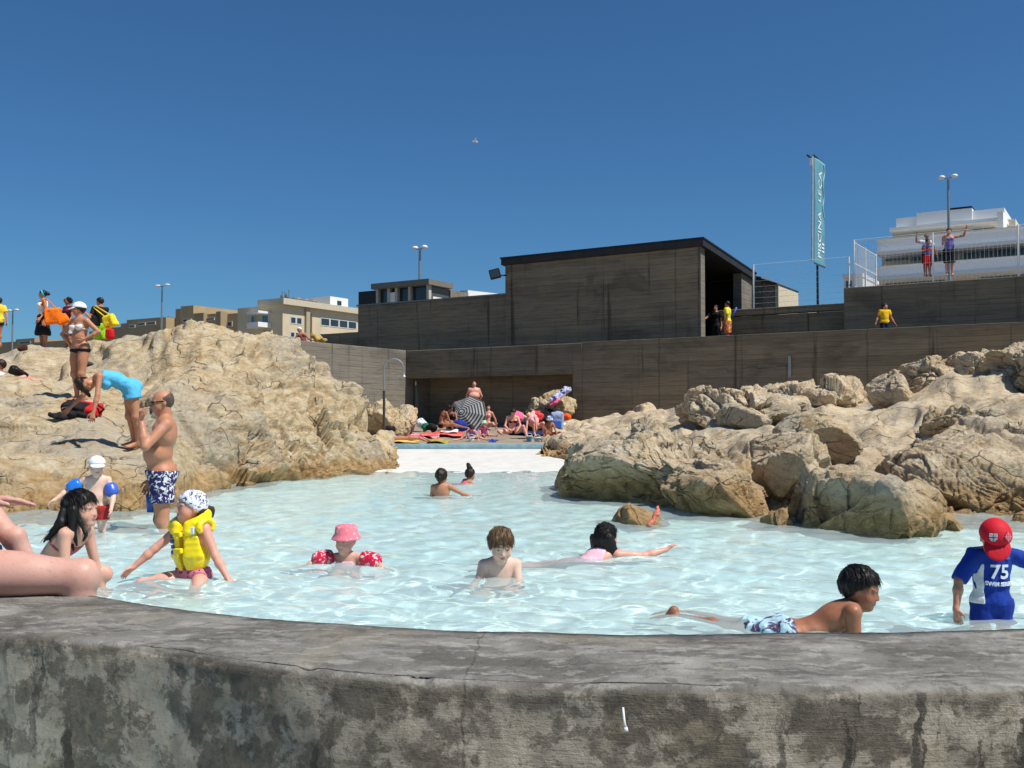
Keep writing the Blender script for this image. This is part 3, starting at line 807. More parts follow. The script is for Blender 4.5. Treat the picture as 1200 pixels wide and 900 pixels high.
RST = [
 (632, [(545, 24), (543, 25), (541, 26.5), (538, 29), (534, 32), (530, 35)]),
 (644, [(530, 24.5), (524, 26), (519, 27.5), (510, 30), (503, 32.5), (498, 35)]),
 (700, [(536, 20), (527, 22), (516, 25), (503, 29), (494, 33), (489, 36)]),
 (760, [(548, 15.5), (535, 17), (518, 21), (504, 26), (490, 31), (481, 34)]),
 (800, [(585, 12), (550, 14), (520, 17), (500, 21), (490, 26), (483, 31)]),
 (860, [(598, 11), (558, 12.8), (530, 15), (505, 18.5), (490, 23), (478, 28)]),
 (930, [(600, 10.8), (560, 12.2), (530, 14.3), (507, 17.5), (487, 22), (462, 28)]),
 (1000, [(600, 10.8), (565, 12), (535, 14), (505, 17.5), (480, 22), (458, 28.5)]),
 (1035, [(600, 10.6), (565, 11.8), (530, 13.8), (500, 17), (478, 21), (458, 26)]),
 (1060, [(604, 10.3), (565, 11.6), (530, 13.6), (498, 17), (465, 20.5), (440, 24.5)]),
 (1120, [(607, 10.1), (566, 11.4), (530, 13.3), (498, 16), (452, 19.5), (425, 23.5)]),
 (1200, [(611, 10), (566, 11.2), (532, 12.8), (500, 15), (452, 18.5), (420, 22.5)]),
 (1330, [(614, 9.9), (566, 11), (530, 12.5), (495, 14.6), (446, 18.3), (410, 22)]),
 (1700, [(617, 9.8), (566, 10.8), (530, 12.3), (494, 14.5), (444, 18), (402, 22)]),
]
def behind_right(u, r): return [(r[2] - .3, 1.2), (r[2] * .7, 3.0), (.2, 6), (-.6, 8)]
RV, RP = crag('rock_outcrop', RST, 560, 360, M_ROCK_G, 23, .78, behind_right, 'broad grey and ochre rock shelf rising from the pool to the dark wall')
def cube_sphere(n):
    g = np.tan(np.linspace(-math.pi / 4, math.pi / 4, n + 1))
    a, b = np.meshgrid(g, g, indexing='ij'); o = np.ones_like(a)
    V = []; Fs = []
    for k, (x, y, z) in enumerate([(o, a, b), (-o, b, a), (b, o, a), (a, -o, b), (a, b, o), (b, a, -o)]):
        V.append(np.stack([x, y, z], -1).reshape(-1, 3))
        i, j = np.meshgrid(np.arange(n), np.arange(n), indexing='ij'); q = (i * (n + 1) + j).ravel() + k * (n + 1) ** 2
        Fs.append(np.stack([q, q + n + 1, q + n + 2, q + 1], 1))
    V = np.concatenate(V); V /= np.linalg.norm(V, axis=1)[:, None]
    return V, np.concatenate(Fs)
_cs = {}
def boulder(px0, px1, pyt, pyb, Y, deep, seed, mat, label, n=70, amp=.35, yaw=0., lean=0., sharp=.025, nplanes=13, sink=.0, group=None, name='boulder'):
    """an angular boulder that spans px0..px1 and pyt..pyb at depth Y and reaches 'deep' metres back"""
    c = .5 * (at(px0, .5 * (pyt + pyb), Y) + at(px1, .5 * (pyt + pyb), Y))
    hw = .5 * (px1 - px0) / F * Y; top = at(px0, pyt, Y)[2]; bot = at(px0, pyb, Y)[2] - sink
    r = np.array([hw, deep / 2, (top - bot) / 2]); c[2] = .5 * (top + bot); c[1] += deep * .15
    n = int(n * 1.35)
    if n not in _cs: _cs[n] = cube_sphere(n)
    D, Fq = _cs[n]
    rg = np.random.default_rng(seed)
    N = rg.normal(size=(nplanes, 3)); N[:, 2] *= .8; N /= np.linalg.norm(N, axis=1)[:, None]
    off = rg.uniform(.64, .98, nplanes)
    dn = D @ N.T
    rr = np.where(dn > .05, off[None, :] / np.maximum(dn, .05), 3.0)
    rr = np.concatenate([rr, np.full((len(D), 1), 1.12)], 1)
    k = sharp
    rad = -k * np.log(np.exp(-rr / k).sum(1)); rad = np.maximum(rad, .35)
    P = D * rad[:, None]
    mx = np.abs(P).max(0); P = P / mx
    P[:, 2] *= 1
    ca, sa = math.cos(yaw), math.sin(yaw)
    Q = P * r
    Q[:, 0] += Q[:, 2] * lean
    Q = np.stack([Q[:, 0] * ca - Q[:, 1] * sa, Q[:, 0] * sa + Q[:, 1] * ca, Q[:, 2]], 1) + c
    nn = D / r; nn /= np.linalg.norm(nn, axis=1)[:, None]
    Q = Q + nn * rock_disp(Q, seed + 100, amp * 1.5 * min(1.0, max(hw, .3) ** .7), min(1.0, max(hw * .9, .45)))[:, None]
    o = mesh_np(name, Q, Fq, mat, None, True, origin=(c[0], c[1], bot))
    return tag(o, label, 'rock', group)
G = M_ROCK_G
boulder(655, 745, 512, 600, 14.4, 2.6, 1, G, 'brown wet stained boulder at the pool gap, left end of the right rocks', lean=.25)
boulder(682, 868, 484, 632, 12.6, 3.4, 2, G, 'big grey rounded boulder peaking above the pool, lower half stained brown', n=110, amp=.42, lean=-.10, yaw=.25)
boulder(778, 905, 520, 640, 11.2, 2.2, 3, G, 'grey lobed boulder dipping into the water right of the tallest grey one', n=90, amp=.40, lean=-.12)
boulder(872, 985, 497, 620, 11.6, 2.0, 4, G, 'upright split boulder with a dark cleft on its left side', n=80, lean=.12, amp=.36)
boulder(912, 1002, 485, 560, 13.4, 1.8, 5, M_ROCK_W, 'rust orange pointed boulder behind the split boulder', n=60, lean=-.15)
boulder(926, 1112, 543, 660, 9.5, 2.3, 6, G, 'wide rounded front boulder lying nearest in the water, cracked across', n=120, amp=.34, lean=-.22, yaw=-.1, nplanes=10)
boulder(1030, 1290, 508, 660, 11.6, 3.4, 7, G, 'long sloping slab of pale rock behind the boy in the red cap', n=110, amp=.36, lean=.1, yaw=-.12)
boulder(714, 788, 590, 650, 9.9, 1.1, 8, G, 'small brown algae covered rock standing alone in the water', n=60, amp=.25)
boulder(804, 940, 449, 515, 22, 5.0, 9, G, 'pale domed rock high on the shelf under the dark wall', n=80, amp=.42)
boulder(900, 1035, 445, 505, 24, 5.0, 10, G, 'pale smooth rock hump right of the pale dome', n=80, amp=.4)
boulder(836, 905, 474, 512, 19.5, 2.4, 11, M_ROCK_W, 'cream flat ledge block below the pale dome', n=56, amp=.35)
boulder(984, 1014, 440, 470, 27, 1.6, 12, M_ROCK_W, 'small ochre rock knob against the dark wall', n=40, amp=.3)
boulder(1026, 1070, 434, 482, 20.5, 1.8, 13, G, 'grey cracked block at the left of the upper right crags', n=60, amp=.45)
boulder(1058, 1128, 414, 480, 21.0, 2.4, 14, G, 'tallest ochre crag of the upper right with a notch', n=80, amp=.5)
boulder(1112, 1176, 410, 475, 20.5, 2.4, 15, G, 'brown crag with an orange ledge beside the tallest crag', n=80, amp=.5)
boulder(1158, 1290, 402, 490, 19.0, 3.0, 16, G, 'rounded grey crag cut by the right edge of the picture', n=80, amp=.45)
boulder(1085, 1195, 478, 545, 15.0, 2.4, 17, M_ROCK_W, 'orange topped rock with a dark undercut above the long slab', n=80, amp=.5, lean=-.2)
boulder(896, 940, 592, 640, 9.9, .8, 18, M_ROCK_W, 'little ochre rock wedged left of the wide front boulder', n=44, amp=.3)
boulder(1096, 1128, 600, 640, 9.3, .7, 19, M_ROCK_W, 'little olive rock wedged right of the wide front boulder', n=44, amp=.3)
# beach end rocks
boulder(424, 478, 468, 530, 31, 3.0, 31, M_ROCK_W, 'pale lumpy rock behind the shower pipe', n=60, amp=.4)
boulder(452, 492, 474, 512, 34, 2.4, 32, G, 'grey rock between the shower pipe and the dark recess', n=50, amp=.35)
boulder(436, 464, 502, 540, 25, 1.6, 33, M_ROCK_W, 'small sunlit rock at the end of the blue curb, left', n=44, amp=.3)
boulder(643, 700, 508, 540, 27, 2.0, 34, G, 'flat grey rock at the right end of the blue curb', n=50, amp=.3)
boulder(612, 676, 460, 502, 37.2, 1.6, 35, M_ROCK_W, 'yellow rock leaning across the recess opening with a towel on it', n=60, amp=.4, lean=.55)
# ================================================================== concrete buildings (frame: u along the dark wall, v into the land)
EU = np.array([.847, -.531]); EV = np.array([.531, .847]); WO = np.array([2.28, 38.0])
def fr(u, v, z): p = WO + EU * u + EV * v; return (p[0], p[1], z)
def u_of(px, v, py=450):
    d = ray(px, py); k = d[0] / d[1]; ox, oy = WO + EV * v
    return (k * oy - ox) / (EU[0] - k * EU[1])
def uz(px, py, v):
    u = u_of(px, v, py); Y = fr(u, v, 0)[1]
    return u, at(px, py, Y)[2]
def zpx(px, py, v): return uz(px, py, v)[1]
PARA = 3.90
uL, uR = u_of(476, 0), u_of(1200, 0) + 14
uo1 = u_of(671, 0)
zs = zpx(575, 441, 0)
RD = 1.7
M_RECESS = board_mat('clean_recess_concrete', (.33, .28, .21, 1), (.24, .205, .155, 1))  # board concrete with extra brightness put into the colour against the recess shade
rw = empty('retaining_wall', fr(uL, 0, 0), 'long dark board-marked concrete wall with a low recess facing the beach', 'wall')
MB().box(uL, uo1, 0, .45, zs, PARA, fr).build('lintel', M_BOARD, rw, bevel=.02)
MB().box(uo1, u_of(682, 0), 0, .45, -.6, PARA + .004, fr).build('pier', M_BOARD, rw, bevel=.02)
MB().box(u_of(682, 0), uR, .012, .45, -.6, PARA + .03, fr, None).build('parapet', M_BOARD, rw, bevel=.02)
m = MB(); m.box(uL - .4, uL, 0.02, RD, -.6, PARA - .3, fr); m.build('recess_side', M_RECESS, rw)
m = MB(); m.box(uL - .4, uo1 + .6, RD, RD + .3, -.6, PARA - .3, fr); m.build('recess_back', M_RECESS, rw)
m = MB(); m.box(uo1 + .02, uo1 + .6, .47, RD - .002, -.6, PARA - .3, fr); m.build('recess_side', M_BOARD, rw)
m = MB(); m.box(uL, uo1 + .02, .452, RD - .002, zs + .06, zs + .35, fr); m.build('soffit', plain('brown_soffit', (92, 66, 42), .9, .2, .25, 3), rw)
MB().box(uL - 14, uR, .452, 9, PARA - .95, PARA - .6, fr).build('terrace_floor', M_BOARD_L, rw)
ul = u_of(920, -.02); m = MB()
for k in range(10):
    a = u_of(806 + k * 11.6, 0); b = u_of(806 + (k + 1) * 11.6, 0); zt_ = zpx(806 + k * 11.6, 437 - k * .9 + 2.5 * math.sin(k * 1.9), 0)
    m.box(a, b, -.008 - .003 * (k % 2), 0.011, zt_ - 1.6, zt_, fr)
m.build('repair_patch', board_mat('limewashed_patch', (.25, .215, .165, 1), (.15, .13, .105, 1), .1, .35), rw)
m = MB(); a = u_of(924, -.03); m.box(a, a + .09, -.06, -.03, zpx(924, 442, 0), zpx(924, 417, 0), fr); m.build('drain_pipe', M_GALV, rw)
# left lit wall
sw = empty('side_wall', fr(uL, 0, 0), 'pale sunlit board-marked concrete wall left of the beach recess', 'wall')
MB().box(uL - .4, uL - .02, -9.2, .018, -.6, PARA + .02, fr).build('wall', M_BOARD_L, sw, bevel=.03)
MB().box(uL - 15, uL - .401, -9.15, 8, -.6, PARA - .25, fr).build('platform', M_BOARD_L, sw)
# bathhouse
VB = 1.6
ub0, ub1 = u_of(592, VB), u_of(822, VB)
zr0, zr1 = zpx(593, 301.5, VB), zpx(822, 276.5, VB)
ztop = .5 * (zr0 + zr1)
DB = 5.8; ztb = ztop - .55
bh = empty('bathhouse', fr(ub0, VB, PARA - .6), 'dark board-marked concrete bathhouse with a black roof edge and open doorway', 'building')
zf = PARA - .6
sl_ = lambda v: ztop - (v - VB) * (ztop - ztb) / DB
def wallbox(u0, u1, v0, v1, d=.36):
    mm = MB(); p = []
    for top in (0, 1):
        for (u, v) in ((u0, v0), (u1, v0), (u1, v1), (u0, v1)): p.append(fr(u, v, (sl_(v) - d) if top else zf - .02))
    return mm.hexa(p)
wallbox(ub0, ub1 - .02, VB, VB + .35).build('front_wall', M_BOARD, bh, bevel=.015)
wallbox(ub0, ub1, VB + DB - .3, VB + DB).build('rear_wall', M_BOARD, bh)
wallbox(ub0, ub0 + .3, VB + .35, VB + DB - .3).build('end_wall', M_BOARD, bh)
wallbox(ub1 - .12, ub1, VB, VB + .42, .33).build('jamb', M_BOARD_L, bh)
wallbox(ub1 - .35, ub1 + .01, VB + DB - 1.3, VB + DB - .302, .34).build('jamb', M_BOARD_L, bh)
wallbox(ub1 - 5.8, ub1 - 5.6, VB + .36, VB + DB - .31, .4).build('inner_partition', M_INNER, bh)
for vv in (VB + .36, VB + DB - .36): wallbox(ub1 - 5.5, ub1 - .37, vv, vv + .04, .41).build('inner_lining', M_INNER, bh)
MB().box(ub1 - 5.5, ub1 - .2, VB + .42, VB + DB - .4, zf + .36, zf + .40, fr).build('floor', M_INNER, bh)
mm = MB(); p = []
for top in (0, 1):
    for (u, v) in ((ub0 - .12, VB - .14), (ub1 + .16, VB - .14), (ub1 + .16, VB + DB + .1), (ub0 - .12, VB + DB + .1)): p.append(fr(u, v, sl_(v) - .37 + (.25 if top else 0)))
mm.hexa(p); rf = mm.build('roof', M_DARKROOF, bh)
mm = MB(); p = []
for top in (0, 1):
    for (u, v) in ((ub0 - .16, VB - .17), (ub1 + .19, VB - .17), (ub1 + .19, VB + DB + .13), (ub0 - .16, VB + DB + .13)): p.append(fr(u, v, sl_(v) - .118 + (.06 if top else 0)))
mm.hexa(p); mm.build('roof_capping', plain('black_roof_capping', (30, 30, 32), .5, .4, .2, 3), bh)
# lower wing to the left of the bathhouse
VD = VB + .12
ud0 = u_of(419, VD); zd0, zd1 = zpx(419, 360, VD), zpx(588, 345, VD)
MB().box(ud0, ub0 - .003, VD, VD + 6, zf - .02, .5 * (zd0 + zd1), fr).build('wing', M_BOARD, bh, bevel=.02)
MB().box(ud0 - .06, ub0 - .004, VD - .05, VD + 6.05, .5 * (zd0 + zd1) + .002, .5 * (zd0 + zd1) + .07, fr).build('wing_coping', plain('pale_lead_coping', (112, 118, 120), .6, .4, .1, 3), bh)
MB().box(u_of(374, VD), ud0 - .003, VD + .02, VD + 2.5, zf - .4, zpx(400, 390, VD), fr).build('low_wing', M_BOARD, bh, bevel=.02)
# floodlight on the wing corner
fl = empty('floodlight', at(590, 322, fr(ub0, VB, 0)[1] - .1), 'black square floodlight sticking out left of the bathhouse roof', 'floodlight')
q = at(580, 321, fr(ub0, VB, 0)[1] - .3)
ang = -.25
Mx = np.array([[math.cos(ang), 0, -math.sin(ang)], [0, 1, 0], [math.sin(ang), 0, math.cos(ang)]]).T
sdf_mesh('lamp_housing', [rbox(q, (.20, .10, .17), Mx, .03)], .02, M_BLACK, fl)
sdf_mesh('lens', [rbox(q + np.array([-.02, -.115, -.01]), (.17, .012, .14), Mx, .01)], .012, M_DARKGLASS, fl)
MB().tube([q + np.array([.18, 0, -.06]), q + np.array([.45, .2, -.03])], .035).build('bracket', M_BLACK, fl)
# low terrace wall (E) and high wall (F) with the platform above
VF = 2.3; uf0 = u_of(990, VF); zF = .5 * (zpx(992, 338, VF) + zpx(1199, 322, VF))
VE = 3.3; ue0 = u_of(880, VE); zE = .5 * (zpx(882, 362, VE) + zpx(988, 355, VE))
tw = empty('terrace_wall', fr(ue0, VE, zf), 'low dark concrete wall with a coping between the doorway and the high wall', 'wall')
MB().box(ue0 - 1.5, uf0 + .4, VE, VE + .3, zf - .02, zE - .28, fr).build('wall', M_BOARD, tw)
MB().box(ue0 - 1.5, uf0 + .4, VE - .1, VE + .35, zE - .24, zE, fr).build('coping', M_BOARD, tw, bevel=.02)
hw_ = empty('high_wall', fr(uf0, VF, zf), 'high dark concrete wall carrying the fenced platform at the right', 'wall')
MB().box(uf0, uR, VF, VF + .4, zf - .02, zF, fr).build('wall', M_BOARD, hw_, bevel=.02)
MB().box(uf0 + .5, uR, VF + .402, VF + 9, zF - .5, zF - .012, fr).build('platform', M_BOARD_L, hw_)
MB().box(uf0 + .02, uf0 + .45, VF + .402, VF + 9, zf, zF - .2, fr).build('end_wall', M_BOARD, hw_)
# fences
def fence(u0, v0, u1, v1, zb_, h, nposts, label, rails=(0.03, .5, .97), pitch=.11, wire=.006, rail=.014, hw=0, mat=M_WHITEP):
    e = empty('wire_fence', fr(u0, v0, zb_), label, 'fence')
    L = math.hypot(u1 - u0, v1 - v0)
    def pt(s, z): return np.array(fr(u0 + (u1 - u0) * s / L, v0 + (v1 - v0) * s / L, z))
    for k in range(nposts):
        s = L * k / (nposts - 1)
        MB().tube([pt(s, zb_), pt(s, zb_ + h)], .034, 8).build('post', mat, e)
    m = MB()
    for k in range(int(L / pitch)): m.tube([pt(k * pitch, zb_ + .02), pt(k * pitch, zb_ + h * .98)], wire, 4, False)
    for k in range(hw): m.tube([pt(0, zb_ + h * k / max(hw - 1, 1)), pt(L, zb_ + h * k / max(hw - 1, 1))], wire, 4, False)
    if m.V: m.build('mesh_panel', mat, e)
    m = MB()
    for r in rails: m.tube([pt(0, zb_ + h * r), pt(L, zb_ + h * r)], rail, 6)
    if rails: m.build('rail', mat, e)
    return e
uf = u_of(1002, VF + .15); hF = zpx(1002, 281, VF + .15) - zF
fence(uf + .02, VF + .15, uR - 4, VF + .15, zF, hF, 7, 'pale wire mesh fence on the high wall in front of the watching children', rails=(.97,), pitch=.13, wire=.0045, rail=.008, hw=6)
v2 = VF + 3.6
fence(uf, VF + .2, uf + .02, v2, zF, hF - .02, 3, 'short white framed fence panel running back from the end of the high wall', rails=(.03, .52, .97), pitch=.14, wire=.008, rail=.022, hw=0)
fence(u_of(884, VE + .2), VE + .2, uf0 - .1, VE + .2, zE, zpx(884, 310, VE + .2) - zE, 2, 'thin wire strand fence between the doorway and the banner', rails=(), pitch=99, wire=.0042, hw=9)
# timber clad house and white tent beyond the doorway
VW = 8.5
u0, z1 = uz(882, 318, VW)
th = empty('timber_house', fr(u0, VW, zf), 'pale timber clad shed roofed house behind the doorway', 'house')
ua, ub, uc = u_of(878, VW), u_of(893, VW), u_of(909, VW)
def tbox(a, b, v0, v1, py0, py1, nm, mat):
    za, zb_ = zpx(893, py0, VW), zpx(893, py1, VW)
    m = MB(); p = []
    for top in (0, 1):
        for (u, v) in ((a, v0), (b, v0), (b, v1), (a, v1)): p.append(fr(u, v, (za if u == a else zb_) if top else zf - .3))
    return m.hexa(p).build(nm, mat, th)
tbox(ua - 1, ub, VW, VW + 3, 317, 324, 'wall', M_WOOD)
tbox(ub + .003, uc, VW + .2, VW + 3, 326, 334, 'louvre_wall', plain('grey_louvres', (150, 140, 122), .8, .3, .3, 10))
m = MB(); za, zb_ = zpx(878, 314, VW), zpx(911, 334.5, VW); p = []
for top in (0, 1):
    for (u, v) in ((ua - 1, VW - .15), (uc + .1, VW - .05), (uc + .1, VW + 3.2), (ua - 1, VW + 3.2)): p.append(fr(u, v, (za if u < ub else zb_) + .1 * top))
m.hexa(p).build('roof', M_DARKROOF, th)
m = MB(); m.box(uc + .002, uc + .14, VW + .05, VW + 3, zf - .3, zpx(909, 335, VW), fr).build('corner_post', plain('pale_timber_post', (205, 192, 165), .8), th)
VT = 14
te = empty('tent', fr(u_of(922, VT), VT, zf), 'white pitched tent roof just right of the timber house', 'tent')
m = MB(); a, b = u_of(905, VT), u_of(933, VT); zt0, zt1 = zpx(912, 347, VT), zpx(932, 357, VT)
m.add([fr(a, VT, zt0), fr(b, VT, zt1), fr(b, VT + 4, zt1), fr(a, VT + 4, zt0), fr(a, VT, zt0 - .2), fr(b, VT, zt1 - .2), fr(b, VT + 4, zt1 - .2), fr(a, VT + 4, zt0 - .2)], [(0, 1, 2, 3), (7, 6, 5, 4), (0, 4, 5, 1), (1, 5, 6, 2), (2, 6, 7, 3), (3, 7, 4, 0)]).build('canopy', plain('white_canvas', (240, 240, 238), .8), te)
for (u, v) in ((b - .1, VT + .1), (b - .1, VT + 3.9), (a + .1, VT + .1), (a + .1, VT + 3.9)): MB().tube([fr(u, v, 2.6), fr(u, v, zt1 - .1)], .05).build('post', M_WHITEP, te)
# banner
VN = 4.0
ubn = u_of(954, VN, 250); zb0, zb1 = zpx(954, 357, VN), zpx(954, 183, VN)
fb = empty('flag_banner', fr(ubn, VN, zE), 'tall blue-green swimming pool banner with white lettering on a pole', 'banner')
LEN = 1.42
Yb = fr(ubn, VN, 0)[1]
zbt = zpx(954, 186, VN); zbb = at(962, 312, fr(ubn, VN + .8, 0)[1])[2]
MB().tube([fr(ubn - .09, VN + .72, zE - .4), fr(ubn - .09, VN + .72, zbt + .1)], [.05, .03], 10).build('pole', plain('dark_banner_pole', (34, 36, 40), .5), fb)
MB().tube([fr(ubn, VN, zbt + .12), fr(ubn, VN + LEN, zbt + .12)], .045, 8).build('top_rod', M_BLACK, fb)
MB().tube([fr(ubn - .22, VN - .02, zbt + .16), fr(ubn - .22, VN + .5, zbt + .16)], .035, 8).build('top_rod', M_BLACK, fb)
def flag_mat():
    t = NT('teal_banner_cloth'); p = t.obj(); z = t.sep(p)[2]
    c = t.ramp(t.noise(p, 2.0, 3), [(.3, (.10, .28, .35)), (.7, (.14, .35, .41))])
    return t.pbr(c, .7, t.bump(t.noise(p, 6, 3), .3, .02), .2)
def sheet(fx, nu, nv, th_=.012):
    V = []; nmx = []
    for i in range(nu + 1):
        for j in range(nv + 1): V.append(fx(i / nu, j / nv, 0))
    n0 = len(V)
    for i in range(nu + 1):
        for j in range(nv + 1): V.append(fx(i / nu, j / nv, th_))
    Fs = []
    for i in range(nu):
        for j in range(nv):
            a = i * (nv + 1) + j
            Fs.append((a, a + 1, a + nv + 2, a + nv + 1)); Fs.append((n0 + a, n0 + a + nv + 1, n0 + a + nv + 2, n0 + a + 1))
    per = [(i, 0) for i in range(nu)] + [(nu, j) for j in range(nv)] + [(i, nv) for i in range(nu, 0, -1)] + [(0, j) for j in range(nv, 0, -1)]
    for k in range(len(per)):
        a = per[k]; b = per[(k + 1) % len(per)]
        ia = a[0] * (nv + 1) + a[1]; ib = b[0] * (nv + 1) + b[1]
        Fs.append((ia, ib, n0 + ib, n0 + ia))
    return np.array(V), Fs
def bw(s, h): return .025 * math.sin(h * 5 + s * 2.2) + .02 * math.sin(h * 11 + 1) * s
def banner(s, h, t): 
    return np.array(fr(ubn + t + bw(s, h), VN + .03 + s * LEN, zbt + .1 - h * (zbt - zbb + .1 - .35 * 0) ))
V, Fs = sheet(lambda s, h, t: banner(s, h, t), 10, 40)
mesh_np('banner_cloth', V, Fs, flag_mat(), fb)
MB().tube([fr(ubn - .02, VN - .05, zbt + .1), fr(ubn - .10, VN + .02, zbb + .1)], .035, 8).build('edge_rod', plain('pale_grey_rod', (176, 182, 184), .5), fb)
MB().box(ubn - .12, ubn - .02, VN - .10, VN + .08, zbt - .25, zbt + .02, fr).build('bracket', M_WHITEP, fb)
def text_mesh(txt, size, fn, name, mat, parent, thick=.004, sx=1.0, bold=0.0):
    """lettering as a mesh; fn maps local (x, y, out) to world"""
    cu = bpy.data.curves.new('t', 'FONT'); cu.body = txt; cu.size = size; cu.extrude = thick; cu.resolution_u = 3; cu.offset = bold
    ob = bpy.data.objects.new('t', cu); COL.objects.link(ob)
    dg = bpy.context.evaluated_depsgraph_get(); me = bpy.data.meshes.new_from_object(ob.evaluated_get(dg))
    V = np.array([v.co[:] for v in me.vertices]); Fs = [tuple(p.vertices) for p in me.polygons]
    bpy.data.objects.remove(ob); bpy.data.curves.remove(cu); bpy.data.meshes.remove(me)
    W = np.array([fn(v[0] * sx, v[1], v[2]) for v in V])
    return mesh_np(name, W, Fs, mat, parent, False)
M_LETTER = plain('white_lettering', (236, 240, 240), .6, .3, .03)
HB = zbt - zbb
def bt(h0, s0):
    # text runs upward along the banner; letter tops to the left (towards the pole side seen from camera: smaller v)
    def fn(x, y, o):
        h = h0 - x / HB; s = s0 - y / LEN
        return banner(s, h, .02 + o) + np.array([EU[0], EU[1], 0]) * .0
    return fn
def bt2(h0, s0):
    def fn(x, y, o):
        h = h0 - x / HB; s = s0 - y / LEN
        b = banner(s, h, 0); return np.array([b[0], b[1], b[2]]) + np.array([EU[0] * (.022 + o), EU[1] * (.022 + o), 0])
    return fn
text_mesh('PISCINA', .62, bt2(.93, .64), 'lettering', M_LETTER, fb, sx=.78)
text_mesh('LEÇA', .62, bt2(.40, .64), 'lettering', M_LETTER, fb, sx=.80)
m = MB()
for k in range(3):
    a = bt2(.86 - k * .035, .90); m.add([a(0, 0, 0), a(.07, 0, 0), a(.07, .26, 0), a(0, .26, 0), a(0, 0, .01), a(.07, 0, .01), a(.07, .26, .01), a(0, .26, .01)], [(3, 2, 1, 0), (4, 5, 6, 7), (0, 1, 5, 4), (1, 2, 6, 5), (2, 3, 7, 6), (3, 0, 4, 7)])
m.build('emblem', M_LETTER, fb)
m = MB()
pts = [bt2(.02 + .5 * k / 24, .80 + .07 * math.sin(k * .55) + .006 * k)(0, 0, .012) for k in range(25)]
m.tube(pts, .022, 5); m.build('wave_line', plain('pale_teal_line', (150, 205, 208), .7), fb)
# ================================================================== far buildings
def fbase(px, py, Y):
    p = at(px, py, Y)
    def f(u, v, z): return (p[0] + EU[0] * u + EV[0] * v, p[1] + EU[1] * u + EV[1] * v, z)
    def U(px2, v=0.0, pyy=420):
        d = ray(px2, pyy); k = d[0] / d[1]; ox, oy = p[0] + EV[0] * v, p[1] + EV[1] * v
        return (k * oy - ox) / (EU[0] - k * EU[1])
    def Z(px2, py2, v=0.0):
        u = U(px2, v, py2); return at(px2, py2, f(u, v, 0)[1])[2]
    def Vv(px2, u=0.0, pyy=420):      # v for a face that runs back (constant u)
        d = ray(px2, pyy); k = d[0] / d[1]; ox, oy = p[0] + EU[0] * u, p[1] + EU[1] * u
        return (k * oy - ox) / (EV[0] - k * EV[1])
    def ZV(px2, py2, u=0.0):
        v = Vv(px2, u, py2); return at(px2, py2, f(u, v, 0)[1])[2]
    return p, f, U, Z, Vv, ZV
GZ = 2.7
# beige block (corner at px 331)
p, f, U, Z, Vv, ZV = fbase(331, 400, 90)
zt0 = Z(331, 357); zg = GZ
bb = empty('apartment_block', (p[0], p[1], zg), 'beige flat roofed block with ribbon windows and a rounded balcony', 'building')
uL2 = U(278); vR = Vv(436)
MB().box(uL2, 0, 0, vR, zg, zt0, f).build('wall', M_CREAM, bb)
MB().box(uL2 + 3, .5, -.4, vR, zt0 + .004, zt0 + .55, f).build('roof_slab', plain('pale_roof_edge', (196, 186, 164), .9), bb)
m = MB(); vp0, vp1 = Vv(391), Vv(412)
MB().box(-3.2, -.5, vp0, vp1, zt0 + .3, ZV(400, 348), f).build('penthouse', M_WHITEW, bb)
MB().box(-.499, -.46, vp0 + 1.0, vp1 - 1.0, ZV(400, 357), ZV(400, 352), f).build('penthouse_window', M_DARKGLASS, bb)
def face_win(v0, v1, py0, py1, n, nm='window'):
    a, b = Vv(v0), Vv(v1); z0, z1 = ZV(.5 * (v0 + v1), py1), ZV(.5 * (v0 + v1), py0)
    w_ = MB().box(-.05, .03, a, b, z0, z1, f).build(nm, M_FRAME, bb)
    m = MB(); st = (b - a) / n
    for k in range(n): m.box(.032, .06, a + k * st + .12, a + (k + 1) * st - .12, z0 + .12, z1 - .12, f)
    m.build('pane', M_DARKGLASS, w_)
face_win(339.5, 353.5, 371, 380, 2); face_win(375, 417.5, 374, 384, 4); face_win(339.5, 351, 388.5, 396, 2); face_win(374.5, 400, 391, 399, 3)
m = MB(); m.box(.002, .25, Vv(356.5), Vv(361), zg, zt0, f); m.build('pilaster', plain('grey_pilaster', (170, 158, 134), .9), bb)
m = MB(); m.box(.002, .12, Vv(363.3), Vv(364.4), zg, ZV(364, 368), f); m.build('downpipe', plain('brown_pipe', (120, 96, 72), .7), bb)
a, b = U(292), U(317.5); zb0_, zb1_ = Z(305, 385), Z(305, 379.5); zc0, zc1 = Z(305, 369), Z(305, 366.5)
for (nm_, z0, z1) in (('balcony', zb0_, zb1_), ('balcony_canopy', zc0, zc1)):
    n = 12; m = MB()
    for k in range(n):
        s0, s1 = k / n, (k + 1) / n
        d0, d1 = -1.6 * math.sqrt(min(1, s0 * 1.4)), -1.6 * math.sqrt(min(1, s1 * 1.4))
        u0_, u1_ = a + (b - a) * s0, a + (b - a) * s1
        m.hexa([f(u0_, d0 - .01, z0), f(u1_, d1 - .01, z0), f(u1_, -.003, z0), f(u0_, -.003, z0), f(u0_, d0 - .01, z1), f(u1_, d1 - .01, z1), f(u1_, -.003, z1), f(u0_, -.003, z1)])
    m.build(nm_, M_WHITEW, bb)
for (x0, x1) in ((293.5, 299), (306.5, 315.5)):
    w_ = MB().box(U(x0), U(x1), -.06, -.004, zb1_ - .3, zc0, f).build('window', M_FRAME, bb)
    MB().box(U(x0) + .15, U(x1) - .15, -.09, -.062, zb1_ - .1, zc0 - .1, f).build('pane', M_BLUEGLASS, w_)
